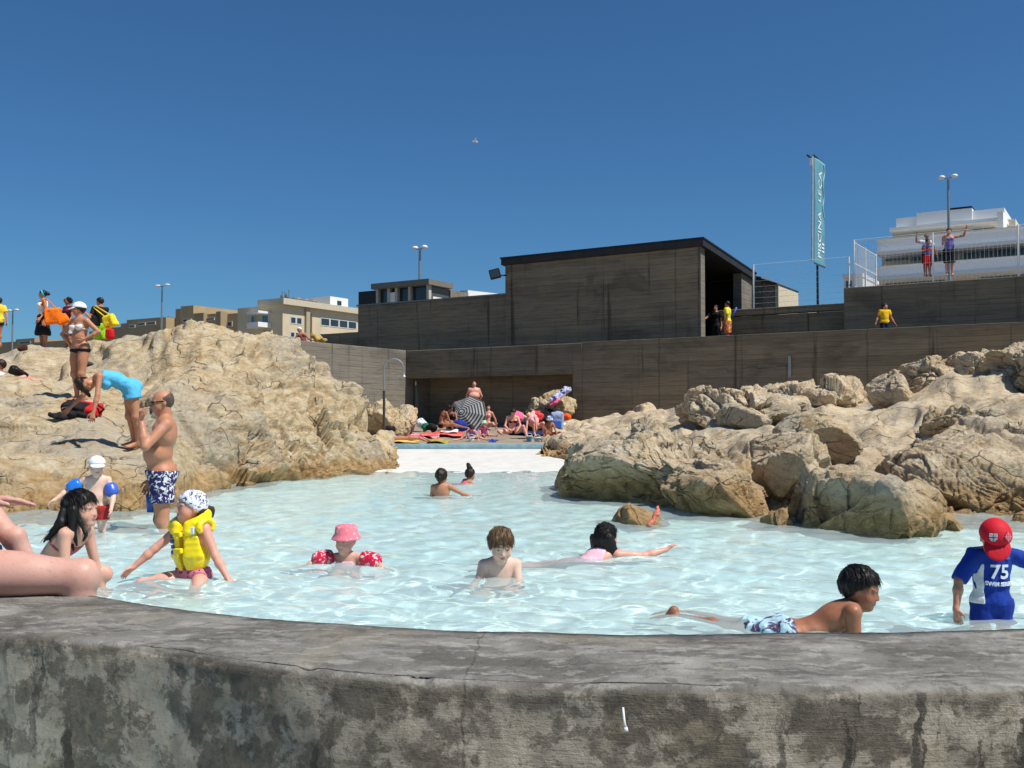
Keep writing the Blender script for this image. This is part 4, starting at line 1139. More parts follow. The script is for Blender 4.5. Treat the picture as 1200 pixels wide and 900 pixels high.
w_ = MB().box(U(308), U(315.5), -.06, -.004, Z(305, 396), Z(305, 388), f).build('window', M_FRAME, bb)
MB().box(U(308) + .15, U(315.5) - .15, -.09, -.062, Z(305, 395.5), Z(305, 388.5), f).build('pane', M_DARKGLASS, w_)
m = MB()
for k in range(7): m.tube([f(U(310 + k * 1.6), 2, zt0 + .4), f(U(310 + k * 1.6), 2, zt0 + 1.2 + .5 * math.sin(k * 2.3))], .06, 5)
m.box(U(313), U(319), 2, 4, zt0 + .3, zt0 + 1.0, f); m.build('antenna_mast', M_GALV, bb)
for k in range(3):
    mm = MB(); mm.lathe([(0.0, 0), (.42, .05), (.5, .2), (.42, .35), (.0, .4)], f(-1.0, Vv(357 + k * 9), zt0 + .6), 10); mm.build('roof_vent', plain('roof_vent_metal', (120, 116, 110), .6), bb)
# tan complex on the left
p, f, U, Z, Vv, ZV = fbase(210, 400, 130)
tc = empty('apartment_block', (p[0], p[1], zg), 'rambling tan block with a stepped tower behind the left rocks', 'building')
def tb(x0, x1, pyt, v0, v1, nm, mat=M_TAN):
    MB().box(U(x0, v0), U(x1, v0), v0, v1, zg, Z(.5 * (x0 + x1), pyt, v0), f).build(nm, mat, tc)
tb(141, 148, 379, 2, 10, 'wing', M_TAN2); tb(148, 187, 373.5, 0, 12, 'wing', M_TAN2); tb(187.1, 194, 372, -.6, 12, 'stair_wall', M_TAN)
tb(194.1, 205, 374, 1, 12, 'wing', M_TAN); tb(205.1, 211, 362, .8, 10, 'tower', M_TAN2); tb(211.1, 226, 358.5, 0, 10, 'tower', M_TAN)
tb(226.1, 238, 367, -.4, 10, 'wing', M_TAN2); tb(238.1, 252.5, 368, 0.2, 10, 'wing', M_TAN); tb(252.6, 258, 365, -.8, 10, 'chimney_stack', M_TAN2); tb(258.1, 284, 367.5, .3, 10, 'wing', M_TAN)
for (x0, x1, y0, y1) in ((151, 158, 381, 384.5), (161, 170, 378.5, 382), (172, 182, 377.5, 381), (196, 204, 383, 388), (239, 251, 373, 376), (266, 272, 377, 383), (214, 224, 374, 378), (228, 237, 379, 382)):
    v_ = -.05 if x0 < 190 else (-1.0 if x0 > 194 else -.5)
    v_ = {151: -.05, 161: -.05, 172: -.05, 196: .95, 239: .15, 266: .25, 214: -.05, 228: -.45}[x0]
    w_ = MB().box(U(x0, v_), U(x1, v_), v_ - .06, v_ + .04, Z(x0, y1, v_), Z(x0, y0, v_), f).build('window', M_FRAME, tc)
    MB().box(U(x0, v_) + .15, U(x1, v_) - .15, v_ - .1, v_ - .062, Z(x0, y1, v_) + .1, Z(x0, y0, v_) - .1, f).build('pane', M_DARKGLASS, w_)
m = MB()
for k in range(6): m.box(U(155 + k * 2.4), U(156.3 + k * 2.4), 4, 5, Z(155, 374), Z(155, 371 - (k % 3)), f)
m.build('roof_clutter', M_STONE, tc)
mm = MB(); mm.lathe([(0, 0), (.5, .3), (.8, .9), (.75, .95), (.45, .4), (0, .15)], f(U(201), 3, Z(201, 372, 3)), 14, axis=(.3, -.8, .5)); mm.build('satellite_dish', M_WHITEP, tc)
# low far-left block
p, f, U, Z, Vv, ZV = fbase(60, 405, 160)
fl_ = empty('apartment_block', (p[0], p[1], zg), 'low dull strip of distant houses beyond the standing women', 'building')
for (x0, x1, py) in ((-60, 18, 403), (18.2, 40, 397), (40.2, 78, 400), (78.2, 104, 394), (104.2, 118, 388), (118.2, 142, 384)):
    MB().box(U(x0), U(x1), 0, 10, zg, Z(.5 * (x0 + x1), py), f).build('wall', M_TAN2, fl_)
w_ = MB().box(U(22), U(36), -.06, .02, Z(30, 403), Z(30, 400), f).build('window', M_FRAME, fl_); MB().box(U(23), U(35), -.1, -.061, Z(30, 402.6), Z(30, 400.4), f).build('pane', M_DARKGLASS, w_)
# glass pavilion behind the wing
p, f, U, Z, Vv, ZV = fbase(502, 345, 58)
gp = empty('glass_pavilion', (p[0], p[1], zg), 'low flat roofed glass pavilion showing over the bathhouse wing', 'building')
zr = Z(502, 333)
MB().box(U(438), .25, -.3, Vv(527), zr - .05, zr + .28, f).build('roof_slab', plain('grey_roof_slab', (118, 114, 104), .8), gp)
MB().box(U(421), U(440.5), -.1, 4, zg, Z(430, 341.5), f).build('dark_block', M_BLACK, gp)
for x in (440.6, 454, 463, 478.5, 500): MB().box(U(x), U(x) + .18, -.05, .2, zg, zr - .054, f).build('column', plain('pale_column', (186, 180, 164), .8), gp)
MB().box(U(440.8), U(500), .22, .3, zg, zr - .056, f).build('glass', M_DARKGLASS, gp)
MB().box(U(455), U(462.5), .0, .12, zg, zr - .3, f).build('white_panel', M_WHITEW, gp)
MB().box(-.1, -.02, .25, Vv(526.5), zg, zr - .056, f).build('glass', plain('tinted_side_glass', (82, 84, 78), .15, .6, .2, 2), gp)
MB().box(-.3, .05, Vv(527), Vv(548), zg, zr - .1, f).build('stone_wall', M_STONE, gp)
MB().box(.052, .12, .3, Vv(548), zg, ZV(520, 350), f).build('sill', M_WHITEW, gp)
m = MB(); a, b = Vv(548.2), Vv(600)
m.hexa([f(-.6, a, zg), f(.0, a, zg), f(.0, b, zg), f(-.6, b, zg), f(-.6, a, ZV(548, 340)), f(0, a, ZV(548, 340)), f(0, b, ZV(600, 346)), f(-.6, b, ZV(600, 346))])
m.build('white_wall', M_WHITEW, gp)
# white stepped terrace building at the right
p, f, U, Z, Vv, ZV = fbase(1035, 335, 85)
wb = empty('terraced_building', (p[0], p[1], zg), 'white stepped apartment building with long balconies above the fence', 'building')
def band(x0, x1, py0, py1, v0, v1, nm, mat, xr=1120):
    MB().box(U(x0, v0, py0), U(x1, v0, py0), v0, v1, Z(xr, py1, v0), Z(xr, py0, v0), f).build(nm, mat, wb)
M_BALC = plain('white_balcony', (222, 224, 226), .7, .3, .02, .3, 0.0)
M_SHADEW = plain('cream_soffit', (208, 198, 180), .9, .2, .05, .8)  # cream tone of the ground and storey walls
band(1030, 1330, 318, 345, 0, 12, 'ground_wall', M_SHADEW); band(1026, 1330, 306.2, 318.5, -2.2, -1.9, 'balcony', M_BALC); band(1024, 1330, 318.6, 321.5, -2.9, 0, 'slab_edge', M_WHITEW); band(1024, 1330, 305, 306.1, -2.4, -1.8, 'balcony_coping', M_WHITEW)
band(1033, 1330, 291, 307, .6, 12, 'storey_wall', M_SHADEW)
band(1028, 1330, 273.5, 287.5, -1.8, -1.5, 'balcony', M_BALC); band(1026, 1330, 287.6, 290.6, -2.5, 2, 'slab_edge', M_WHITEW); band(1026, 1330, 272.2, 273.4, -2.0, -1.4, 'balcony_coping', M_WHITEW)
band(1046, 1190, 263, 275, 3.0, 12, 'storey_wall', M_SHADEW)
band(1042, 1178, 259.5, 263.5, .4, 12, 'slab_edge', M_WHITEW)
band(1050, 1177, 249, 259.4, 1.6, 10, 'roof_parapet', M_BALC); band(1074, 1139, 245, 259.3, 1.3, 10, 'roof_block', M_BALC)
band(1110, 1139, 243.2, 245.2, 1.2, 6, 'solar_panel', M_BLACK)
MB().box(U(1175, 1.2), U(1182, 1.2), -1.0, 1.6, Z(1120, 275), Z(1120, 256), f).build('party_wall', M_WHITEW, wb)
for (x0, x1, py0, py1, v_) in ((1038, 1066, 291.5, 306, .55), (1070, 1086, 291.5, 306, .55), (1092, 1121, 291, 306, .55), (1131, 1205, 287.5, 303, .55), (1210, 1290, 284.5, 301, .55), (1049, 1078, 265, 273, 2.95), (1142, 1168, 260, 270, 2.95), (1038, 1108, 322, 334, -.05), (1150, 1280, 318, 330, -.05)):
    xm = .5 * (x0 + x1)
    w_ = MB().box(U(x0, v_), U(x1, v_), v_ - .06, v_ + .04, Z(xm, py1, v_), Z(xm, py0, v_), f).build('window', M_FRAME, wb)
    n = max(2, int((x1 - x0) / 9)); a, b = U(x0, v_), U(x1, v_); m = MB()
    for k in range(n): m.box(a + (b - a) * k / n + .035, a + (b - a) * (k + 1) / n - .035, v_ - .1, v_ - .062, Z(xm, py1, v_) + .05, Z(xm, py0, v_) - .05, f)
    m.build('pane', M_BLUEGLASS, w_)
p, f, U, Z, Vv, ZV = fbase(995, 345, 70)
sh = empty('small_house', (p[0], p[1], zg), 'small white house peeping out left of the high wall end', 'house')
MB().box(U(989.5), U(1012), 0, 5, zg, Z(995, 326), f).build('wall', M_WHITEW, sh)
MB().box(U(989), U(1013), -.25, 5, Z(995, 325.8), Z(995, 321.5), f).build('roof_slab', M_BALC, sh)
w_ = MB().box(U(992), U(1000), -.06, .03, Z(995, 339), Z(995, 329), f).build('window', M_FRAME, sh); MB().box(U(993), U(999.2), -.1, -.061, Z(995, 338.5), Z(995, 329.5), f).build('pane', M_DARKGLASS, w_)
# ================================================================== street lamps
def street_lamp(px, pyt, pyb, Y, arm, label):
    t = at(px, pyt, Y); b = at(px, pyb, Y); b = np.array([t[0], t[1], GZ])
    e = empty('street_lamp', b, label, 'street lamp')
    MB().tube([b, t], [.13, .07], 10).build('pole', M_GALV, e)
    a = np.array([EU[0], EU[1], 0]) if arm > 0 else np.array([.75, -.66, 0])
    w_ = abs(arm)
    for s in (-1, 1):
        c = t + a * (w_ * .55 * s)
        MB().tube([t + np.array([0, 0, -.05]), c], .045, 6).build('arm', M_GALV, e)
        M_ = np.array([[a[0], -a[1], 0], [a[1], a[0], 0], [0, 0, 1.]])
        sdf_mesh('lamp_head', [ell(c + a * (w_ * .3 * s) + np.array([0, 0, .04]), (w_ * .48, .2, .13), M_)], .05, M_WHITEP, e)
street_lamp(190, 335, 385, 100, .85, 'thin double headed street lamp above the tan block at the left')
street_lamp(492, 291, 355, 60, .42, 'double headed street lamp rising behind the glass pavilion')
street_lamp(1111, 208, 268, 60, .42, 'tall double headed street lamp in front of the white stepped building')
street_lamp(15, 364, 400, 110, .8, 'faint double headed street lamp beside the boy in yellow on the left rocks')
# shower pipe
Ys = 27; bs = at(450, 507, Ys); e = empty('shower_pipe', bs, 'thin arched metal shower pipe beside the left rocks', 'shower')
r_ = 11.5 / F * Ys; tp_ = at(450, 432, Ys)
pts = [bs + np.array([0, 0, -.4]), at(450, 458, Ys)]
MB().tube(pts, .035, 8).build('pole', plain('dark_pipe', (70, 68, 66), .5, .5, .1, 5, .1, .5), e)
pts = [at(450, 458, Ys), tp_]
for k in range(1, 13):
    a = math.pi * k / 13; pts.append(tp_ + np.array([r_ * (1 - math.cos(a)), 0, r_ * math.sin(a)]))
pts.append(tp_ + np.array([2 * r_, 0, -.10]))
MB().tube(pts, .022, 8).build('arched_pipe', M_GALV, e)
mm = MB(); mm.lathe([(.02, .12), (.03, .06), (.07, 0), (0, -.005)], pts[-1] + np.array([0, 0, -.12]), 10); mm.build('shower_rose', M_GALV, e)
# ================================================================== people
def skin_mat():
    t = NT('sunlit_skin'); a = t.n('ShaderNodeAttribute', attribute_name='Col'); p = t.obj()
    c = t.mix(t.math('MULTIPLY', t.smooth(t.noise(p, 18, 5, .65), .35, .7), .16), a.outputs['Color'], (.55, .22, .14, 1))
    c = t.mix(t.math('MULTIPLY', t.smooth(t.noise(p, 45, 4, .7), .55, .72), .22), c, (.30, .14, .09, 1))
    c = t.mix(t.math('MULTIPLY', t.smooth(t.noise(p, 7, 4, .6), .5, .7), .18), c, (.74, .52, .42, 1))
    c = t.mix(t.math('MULTIPLY', t.smooth(t.noise(p, 95, 2, .5), .66, .72), .3), c, (.16, .07, .045, 1))
    r = t.ramp(t.noise(p, 22, 4, .6), [(.35, (.34, .34, .34)), (.62, (.66, .66, .66))])
    return t.pbr(c, r, t.bump(t.noise(p, 120, 4, .7), .25, .003), .42, Subsurface_Weight=.10, Subsurface_Scale=.012, Subsurface_Radius=(1, .35, .2))
M_SKIN = skin_mat()
def hair_mat(name, rgb, rough=.45):
    t = NT(name); p = t.obj(); c = srgb(*rgb)
    n = t.noise(t.mapv(p, (60, 60, 7)), 1.0, 4, .6, .5)
    col = t.ramp(n, [(.3, tuple(x * .55 for x in c[:3])), (.7, tuple(min(1, x * 1.5) for x in c[:3]))])
    return t.pbr(col, rough + .12, t.bump(n, .5, .006), .3)
HAIR = {'black': hair_mat('black_hair', (24, 20, 18), .35), 'brown': hair_mat('brown_hair', (58, 40, 28)), 'dark': hair_mat('dark_brown_hair', (38, 27, 21), .4),
        'light': hair_mat('light_brown_hair', (98, 76, 54)), 'grey': hair_mat('grey_brown_hair', (84, 70, 58))}
SK = {'fair': (214, 164, 142), 'pink': (222, 160, 140), 'tan': (186, 128, 96), 'brown': (150, 98, 68), 'pale': (226, 188, 168), 'rosy': (204, 158, 142)}
class Person:
    def __init__(s, label, H=1.7, hh=None, girth=1.0, female=False, skin='fair', h=.01, group=None):
        s.label = label; s.H = H; s.hh = hh or (.132 * H); s.g = girth; s.fem = female; s.skin = srgb(*SK[skin]); s.h = h; s.group = group
        s.P = []; s.J = {}; s.kids = []
    def pose(s, up=(0, 0, 1), fwd=(0, -1, 0), cup=None, cfwd=None, hup=None, face=None, arms=None, legs=None, hands=None):
        H, g, hh = s.H, s.g, s.hh
        def frame(u, f):
            u = nrm(u); f = np.asarray(f, float); f = nrm(f - u * f.dot(u)); return u, f, np.cross(f, u)     # up, forward, person's right
        u, f, r = frame(up, fwd); cu, cf, cr = frame(up if cup is None else cup, fwd if cfwd is None else cfwd)
        hu, hf, hr = frame(cu if hup is None else hup, cf if face is None else face)
        s.fr = dict(u=u, f=f, r=r, cu=cu, cf=cf, cr=cr, hu=hu, hf=hf, hr=hr)
        J = s.J; P = s.P
        adult = H > 1.45
        TL = (.29 if adult else .28) * H
        J['pel'] = np.zeros(3); J['waist'] = u * TL * .42; J['chest'] = J['waist'] + cu * TL * .36; J['neck'] = J['chest'] + cu * TL * .26
        J['head'] = J['neck'] + nrm(cu * .5 + hu) * ((.030 if adult else .010) * H) + hu * hh * (.50 if adult else .47) + hf * hh * .07
        sh = (.104 if not s.fem else .096) * H * (.9 + .1 * g) * (1.0 if adult else .92)
        hp = (.052 if not s.fem else .056) * H
        kT = .045 * H / 1.7
        Mc = np.stack([cr, cf, cu], 1); Mp = np.stack([r, f, u], 1)
        wid = (.092 if not s.fem else .086) * H * g
        P.append(ell(J['pel'] + u * .022 * H, (hp + .050 * H * (.8 + .2 * g) + (.008 * H if s.fem else 0), .062 * H * g, .068 * H), Mp, kT, tag='pelvis'))
        P.append(ell(J['pel'] - f * .026 * H - u * .012 * H, (.076 * H, .045 * H * (1.1 if s.fem else .9), .055 * H), Mp, kT, tag='pelvis'))
        P.append(ell(J['waist'] + f * (.006 * H + .06 * (g - 1) * H), (wid * (.80 if s.fem else .90), .056 * H * (g * 1.35 - .35 if g > 1 else g), .085 * H), Mp, kT, tag='waist'))
        P.append(ell(J['chest'] - cf * .004 * H, (wid * 1.02, .060 * H * (.7 + .3 * g), .098 * H), Mc, kT, tag='chest'))
        P.append(ell(J['chest'] + cu * .05 * H, (sh * .95, .045 * H, .050 * H), Mc, kT, tag='chest'))
        if s.fem and adult:
            for q in (-1, 1):
                P.append(ell(J['chest'] + cf * .046 * H + cr * q * .043 * H - cu * .004 * H, (.036 * H, .036 * H, .036 * H), Mc, .02, tag='bust'))
        elif adult:
            for q in (-1, 1):
                P.append(ell(J['chest'] + cf * .040 * H + cr * q * .045 * H + cu * .022 * H, (.045 * H, .024 * H, .034 * H), Mc, .03, tag='chest'))
        nk = (.034 if adult and not s.fem else .029) * H * (1 if adult else .95)
        P.append(cap(J['neck'] - cu * .03 * H, J['head'] - hu * hh * .18 - hf * hh * .08, nk * 1.12, nk, k=.025 * H / 1.7, tag='neck'))
        a_ = (.9 + .1 * g) * (1 if not s.fem else .88)
        for q, sd in ((1, 'r'), (-1, 'l')):
            S = J['neck'] + cr * q * sh - cu * .022 * H
            ua, fa = [nrm(x) for x in (arms or {}).get(sd, ((cr * q * .25 - cu), (cr * q * .1 - cu)))[:2]]
            S = S + np.array([0, 0, 0]) + cu * max(0, ua.dot(cu)) * .03 * H
            E = S + ua * .172 * H; W = E + fa * .152 * H
            J['sh_' + sd] = S; J['el_' + sd] = E; J['wr_' + sd] = W
            P.append(cap(J['neck'] + cr * q * .03 * H - cu * .012 * H, S, .030 * H, .030 * H * a_, k=.03 * H / 1.7, tag='shoulder'))
            P.append(cap(S, E, .031 * H * a_, .0225 * H * a_, k=.02 * H / 1.7, tag='ua_' + sd))
            P.append(cap(E, E + fa * .05 * H, .0225 * H * a_, .0245 * H * a_, k=.015, tag='fa_' + sd))
            P.append(cap(E + fa * .05 * H, W, .0240 * H * a_, .0150 * H * a_, k=.015, tag='fa_' + sd))
            hd = (hands or {}).get(sd, {})
            s.hand(W, nrm(hd.get('dir', fa)), hd.get('palm', -cr * q), q, sd, hd.get('curl', .35), hd.get('spread', .12))
            Hj = J['pel'] + r * q * hp
            d = (legs or {}).get(sd, (-u, -u, f))
            th, sk = nrm(d[0]), nrm(d[1]); ft = nrm(d[2] if len(d) > 2 else f)
            K = Hj + th * .245 * H; A = K + sk * .235 * H
            J['hip_' + sd] = Hj; J['kn_' + sd] = K; J['an_' + sd] = A
            lg = (.85 + .15 * g) * (1.0 if not s.fem else 1.05) * (1 if adult else .92)
            P.append(cap(Hj, K, .052 * H * lg, .033 * H * lg, k=.03 * H / 1.7, tag='th_' + sd))
            bk = nrm(np.cross(np.cross(ft, sk), sk) + 1e-6) if abs(ft.dot(sk)) < .98 else -f
            bk = -nrm(ft - sk * ft.dot(sk)) if abs(ft.dot(sk)) < .98 else -f
            P.append(cap(K, K + sk * .07 * H + bk * .010 * H, .031 * H * lg, .0315 * H * lg, k=.02, tag='sk_' + sd))
            P.append(cap(K + sk * .07 * H + bk * .010 * H, A, .0315 * H * lg, .0195 * H * lg, k=.02, tag='sk_' + sd))
            P.append(ell(K - bk * .012 * H, (.026 * H, .026 * H, .032 * H), None, .02, tag='kn_' + sd))
            P.append(ell(K - bk * .016 * H + sk * .006 * H, (.024 * H, .022 * H, .030 * H), None, .012, tag='kn_' + sd))
            P.append(ell(Hj + th * .10 * H - bk * .012 * H, np.array([.036, .036, .036]) * H * lg + np.abs(th) * .05 * H, None, .03, tag='kn_' + sd))
            hl = A + sk * .022 * H - ft * .028 * H
            J['heel_' + sd] = hl
            ball = A + sk * .030 * H + ft * .080 * H
            P.append(cap(A, hl, .0200 * H, .0190 * H, k=.015, tag='ft_' + sd))
            P.append(cap(hl, ball, .0185 * H, .0150 * H, k=.015, tag='ft_' + sd))
            sd_ = np.cross(ft, -sk)
            P.append(cap(A + sk * .008 * H + ft * .02 * H, ball, .018 * H, .0145 * H, k=.02, tag='ft_' + sd))
            for e in (-1.2, -.5, .15, .75, 1.3):
                b0 = ball + sd_ * e * .0125 * H; P.append(cap(b0 - ft * .01 * H, b0 + ft * (.030 - abs(e) * .004) * H, .0098 * H, .0078 * H, k=.006, tag='ft_' + sd))
        s.headsdf()
        return s
    def solve(s, anchor, loc, reach=None, **kw):
        s.kw = kw; s.pose(**kw); s.place(anchor, loc)
        arms = dict(kw.get('arms') or {})
        for sd, (tg, hint) in (reach or {}).items():
            S = s.J['sh_' + sd]; tg = np.asarray(tg, float); d = tg - S; L = np.linalg.norm(d); a, b = .172 * s.H, .152 * s.H
            L = min(L, (a + b) * .995); d = nrm(d); x = (a * a - b * b + L * L) / (2 * L); hgt = math.sqrt(max(a * a - x * x, 0))
            hint = np.asarray(hint, float); hint = nrm(hint - d * hint.dot(d)); E = S + d * x + hint * hgt
            arms[sd] = (nrm(E - S), nrm(S + d * L - E))
        kw['arms'] = arms; s.P = []; s.J = {}; s.pose(**kw); s.place(anchor, loc)
        return s
    def hand(s, W, d, palm, q, sd, curl, spread):
        L = .098 * s.H if s.H > 1.45 else .092 * s.H
        palm = np.asarray(palm, float); palm = nrm(palm - d * palm.dot(d)) if abs(nrm(palm).dot(d)) < .99 else nrm(np.cross(d, [0.3, .8, .2]))
        x = np.cross(d, palm) * q      # towards the thumb
        x = nrm(x)
        rmin = s.h * .62
        R = lambda a: max(a * L, rmin)
        for e in (-.15, 0.0, .15):
            s.P.append(cap(W - d * .05 * L, W + d * .46 * L + x * e * L, R(.115), R(.095), k=.012, tag='hand_' + sd))
        for i, e in enumerate((.215, .075, -.07, -.205)):
            ln = (.40, .46, .43, .34)[i] * L
            b = W + d * .47 * L + x * e * L; dd = nrm(d + x * e * spread * 3)
            c1, c2 = curl * .8, curl * 1.9
            m = b + (dd * math.cos(c1) + palm * math.sin(c1)) * ln * .52
            t = m + (dd * math.cos(c2) + palm * math.sin(c2)) * ln * .50
            s.P.append(cap(b, m, R(.062), R(.055), k=.004, tag='hand_' + sd)); s.P.append(cap(m, t, R(.055), R(.045), k=.004, tag='hand_' + sd))
        b = W + d * .12 * L + x * .20 * L; m = b + nrm(d * .75 + x * .65 + palm * .25) * .27 * L; t = m + nrm(d * .95 + x * .2 + palm * .25) * .24 * L
        s.P.append(cap(b, m, R(.085), R(.068), k=.008, tag='hand_' + sd)); s.P.append(cap(m, t, R(.065), R(.050), k=.004, tag='hand_' + sd))
    def hp(s, a, b, c):     # head-local point: side (person's right), forward, up in head heights
        q = s.fr; return s.J['head'] + (q['hr'] * a + q['hf'] * b + q['hu'] * c) * s.hh
    def headsdf(s):
        hh = s.hh; q = s.fr; M = np.stack([q['hr'], q['hf'], q['hu']], 1); s.Mh = M; p = s.hp; P = s.P
        child = s.H <= 1.45
        P.append(ell(p(0, -.055, .10), (.345 * hh, .42 * hh, .40 * hh), M, .01, tag='head'))
        P.append(ell(p(0, .11, -.10), (.275 * hh * (1.05 if child else 1), .285 * hh, .36 * hh), M, .05 * hh * 2, tag='head'))
        P.append(ell(p(0, .225, -.38), (.15 * hh, .135 * hh, .10 * hh), M, .10 * hh, tag='head'))
        for e in (-1, 1):
            P.append(ell(p(e * .17, .22, -.16), (.11 * hh, .11 * hh, .12 * hh), M, .08 * hh, tag='head'))
            P.append(ell(p(e * .145, .405, .015), (.085 * hh, .06 * hh, .055 * hh), M, .05 * hh, sub=True, tag='head'))
            P.append(ell(p(e * .145, .315, .015), (.07 * hh, .062 * hh, .06 * hh), M, .008 * hh, tag='head'))
            P.append(cap(p(e * .06, .365 if child else .385, .085), p(e * .22, .33, .09), (.028 if child else .035) * hh, .03 * hh, k=.05 * hh, tag='head'))
            P.append(ell(p(e * .345, -.02, -.03), (.030 * hh, .075 * hh, .115 * hh), M, .03 * hh, tag='head'))
            P.append(cap(p(0, .388, -.262), p(e * .085, .350, -.268), .028 * hh, .018 * hh, k=.02 * hh, tag='head'))
            P.append(cap(p(e * .03, .405 if child else .43, -.135), p(e * .055, .385 if child else .41, -.14), .033 * hh, .028 * hh, k=.02 * hh, tag='head'))
        P.append(cap(p(0, .38, .04), p(0, .425 if child else .465, -.12), .024 * hh, (.038 if child else .045) * hh, k=.03 * hh, tag='head'))
        P.append(cap(p(-.07, .378, -.225), p(.07, .378, -.225), .022 * hh, k=.02 * hh, tag='head'))
    def colour(s, V):
        c = np.tile(np.array(s.skin), (len(V), 1)); hh = s.hh
        L = (V - s.J['head']) @ s.Mh / hh
        def spot(a, b, cc, r, colr, k=1.0):
            d = np.sqrt((((L - np.array([a, b, cc])) / np.array(r)) ** 2).sum(1)); w_ = np.clip((1.15 - d) / .3, 0, 1)[:, None] * k
            c[:] = c * (1 - w_) + np.array(colr) * w_
        nearh = np.abs(L).max(1) < 1
        if nearh.any() and not getattr(s, 'noface', False):
            spot(0, .40, -.245, (.10, .10, .045), (.36, .10, .085, 1), .8)
            spot(-.2, .3, -.15, (.12, .2, .1), (s.skin[0] * 1.02, s.skin[1] * .72, s.skin[2] * .68, 1), .4)
            spot(.2, .3, -.15, (.12, .2, .1), (s.skin[0] * 1.02, s.skin[1] * .72, s.skin[2] * .68, 1), .4)
            for e in (-1, 1):
                spot(e * .145, .38, .012, (.062, .08, .021), (.50, .46, .43, 1), .9)
                spot(e * .145, .38, .015, (.030, .09, .026), (.03, .018, .012, 1))
                spot(e * .145, .38, .040, (.080, .08, .014), (.05, .03, .02, 1), .8)
                spot(e * .145, .36, .125, (.10, .12, .020), (.10, .065, .045, 1), .55)
                spot(e * .028, .46, -.165, (.02, .03, .012), (.12, .04, .03, 1), .7)
            if getattr(s, 'smile', 0):
                spot(0, .40, -.248, (.060, .10, .014), (.72, .69, .64, 1), .9)
        return c
    def sel(s, tags): return [p for p in s.P if p.tag in tags]
    def place(s, anchor, loc):
        """move the whole figure so that joint 'anchor' sits at loc"""
        d = np.asarray(loc, float) - s.J[anchor]
        s.shift(d); return s
    def shift(s, d):
        for p in s.P:
            if p.kind == 'cap': p.a = p.a + d; p.b = p.b + d
            else: p.c = p.c + d
        for k in s.J: s.J[k] = s.J[k] + d
    def build(s):
        D, lo = field(s.P, s.h); V, Fq = surface_nets(D, lo, s.h)
        zmin = V[:, 2].min(); base = np.array([s.J['pel'][0], s.J['pel'][1], zmin])
        s.base = base
        s.root = tag(mesh_np('person', V, Fq, M_SKIN, None, True, col={'Col': s.colour(V)}, origin=base), s.label, 'person', s.group)
        return s
    def add(s, name, prims, mat, cuts=(), noise=None, h=None):
        D, lo = field(prims, h or s.h, cuts, noise); V, Fq = surface_nets(D, lo, h or s.h)
        if len(V) == 0: print('EMPTY', s.label, name); return None
        return mesh_np(name, V, Fq, mat, s.root, True)
    # ---------------------------------------------------------- clothes and hair
    def hair(s, style='short', color='brown', noise=.006):
        p = s.hp; hh = s.hh; M = s.Mh; q = s.fr; o = .055 if style != 'crop' else .03
        pr = [ell(p(0, -.055, .10), ((.345 + o) * hh, (.42 + o) * hh, (.40 + o) * hh), M, .01)]
        n = q['hu'] * .74 - q['hf'] * .67
        off = {'crop': .05, 'short': .0, 'bob': -.04, 'long': -.02, 'bald': .0}.get(style, -.02)
        cuts = [(p(0, .26 - .12 * (style == 'fringe'), .20 + off), -n)]
        if style == 'fringe': cuts = [(p(0, .30, .14), -nrm(q['hu'] * .60 - q['hf'] * .55))]
        if style == 'bald':
            pr = [ell(p(0, -.055, .10), (.362 * hh, .437 * hh, .415 * hh), M, .01)]
            cuts = [(p(0, -.02, .0), nrm(q['hf'] * .95 - q['hu'] * .2)), (p(0, 0, -.24), -q['hu']), (p(0, -.1, .27), nrm(q['hu'] + q['hf'] * .5))]
        lk = []
        if style in ('short', 'fringe', 'long', 'bob') and s.h < .0125 and not getattr(s, 'hat', 0):
            rg = np.random.default_rng(abs(hash(s.label)) % 1 + len(s.label))
            for i in range(84):
                ph = -math.pi + 2 * math.pi * (i + rg.random()) / 84; end = 95 - (30 if style != 'fringe' else 14) * math.cos(ph) + rg.normal(0, 5)
                if abs(abs(ph) - 1.45) < .30 and style in ('short', 'fringe'): end = min(end, 86 + rg.normal(0, 3))
                st = rg.uniform(2, 26); pts = []; sw = .35 * rg.normal(); lift = rg.random()
                for t in (0, .35, .7, 1):
                    th = math.radians(st + (end - st) * t); a = ph + sw * t
                    e = 1.0 + (o * .9 + .022 * lift) / .4 * (1 - .45 * t * t)
                    dx_, dy_, dz_ = math.sin(th) * math.sin(a), math.sin(th) * math.cos(a), math.cos(th); tl = .75 * (1 - t) ** 1.2
                    dy_, dz_ = dy_ * math.cos(tl) - dz_ * math.sin(tl), dy_ * math.sin(tl) + dz_ * math.cos(tl)
                    pts.append(p(.345 * e * dx_, -.055 + .42 * e * dy_, .10 + .40 * e * dz_))
                w_ = max(.040 * hh, s.h * .8)
                lk += [cap(pts[0], pts[1], w_, w_, k=.004), cap(pts[1], pts[2], w_, w_ * .9, k=.004), cap(pts[2], pts[3], w_ * .9, w_ * .35, k=.004)]
            if s.h < .0085:
                ms = MB(); rs = np.random.default_rng(5)
                for (A_, B_, C_) in [(lk[k_].a, lk[k_ + 1].a, lk[k_ + 2]) for k_ in range(0, len(lk), 3)]:
                    for r_ in range(4):
                        o_ = rs.normal(size=3) * .022 * hh; o2 = rs.normal(size=3) * .034 * hh; e_ = C_.b + (C_.b - C_.a) * rs.uniform(0, .45)
                        out = lambda w: nrm(w - p(0, -.05, .05)) * .028 * hh
                        ms.tube([A_ + o_ + out(A_), B_ + o_ + out(B_), C_.a + (o_ + o2) * .5 + out(C_.a), e_ + o2 + out(e_) * .6], [.0016, .0017, .0015, .0006], 4, False)
                s.strands = ms
        for c_ in pr: c_.cut = cuts
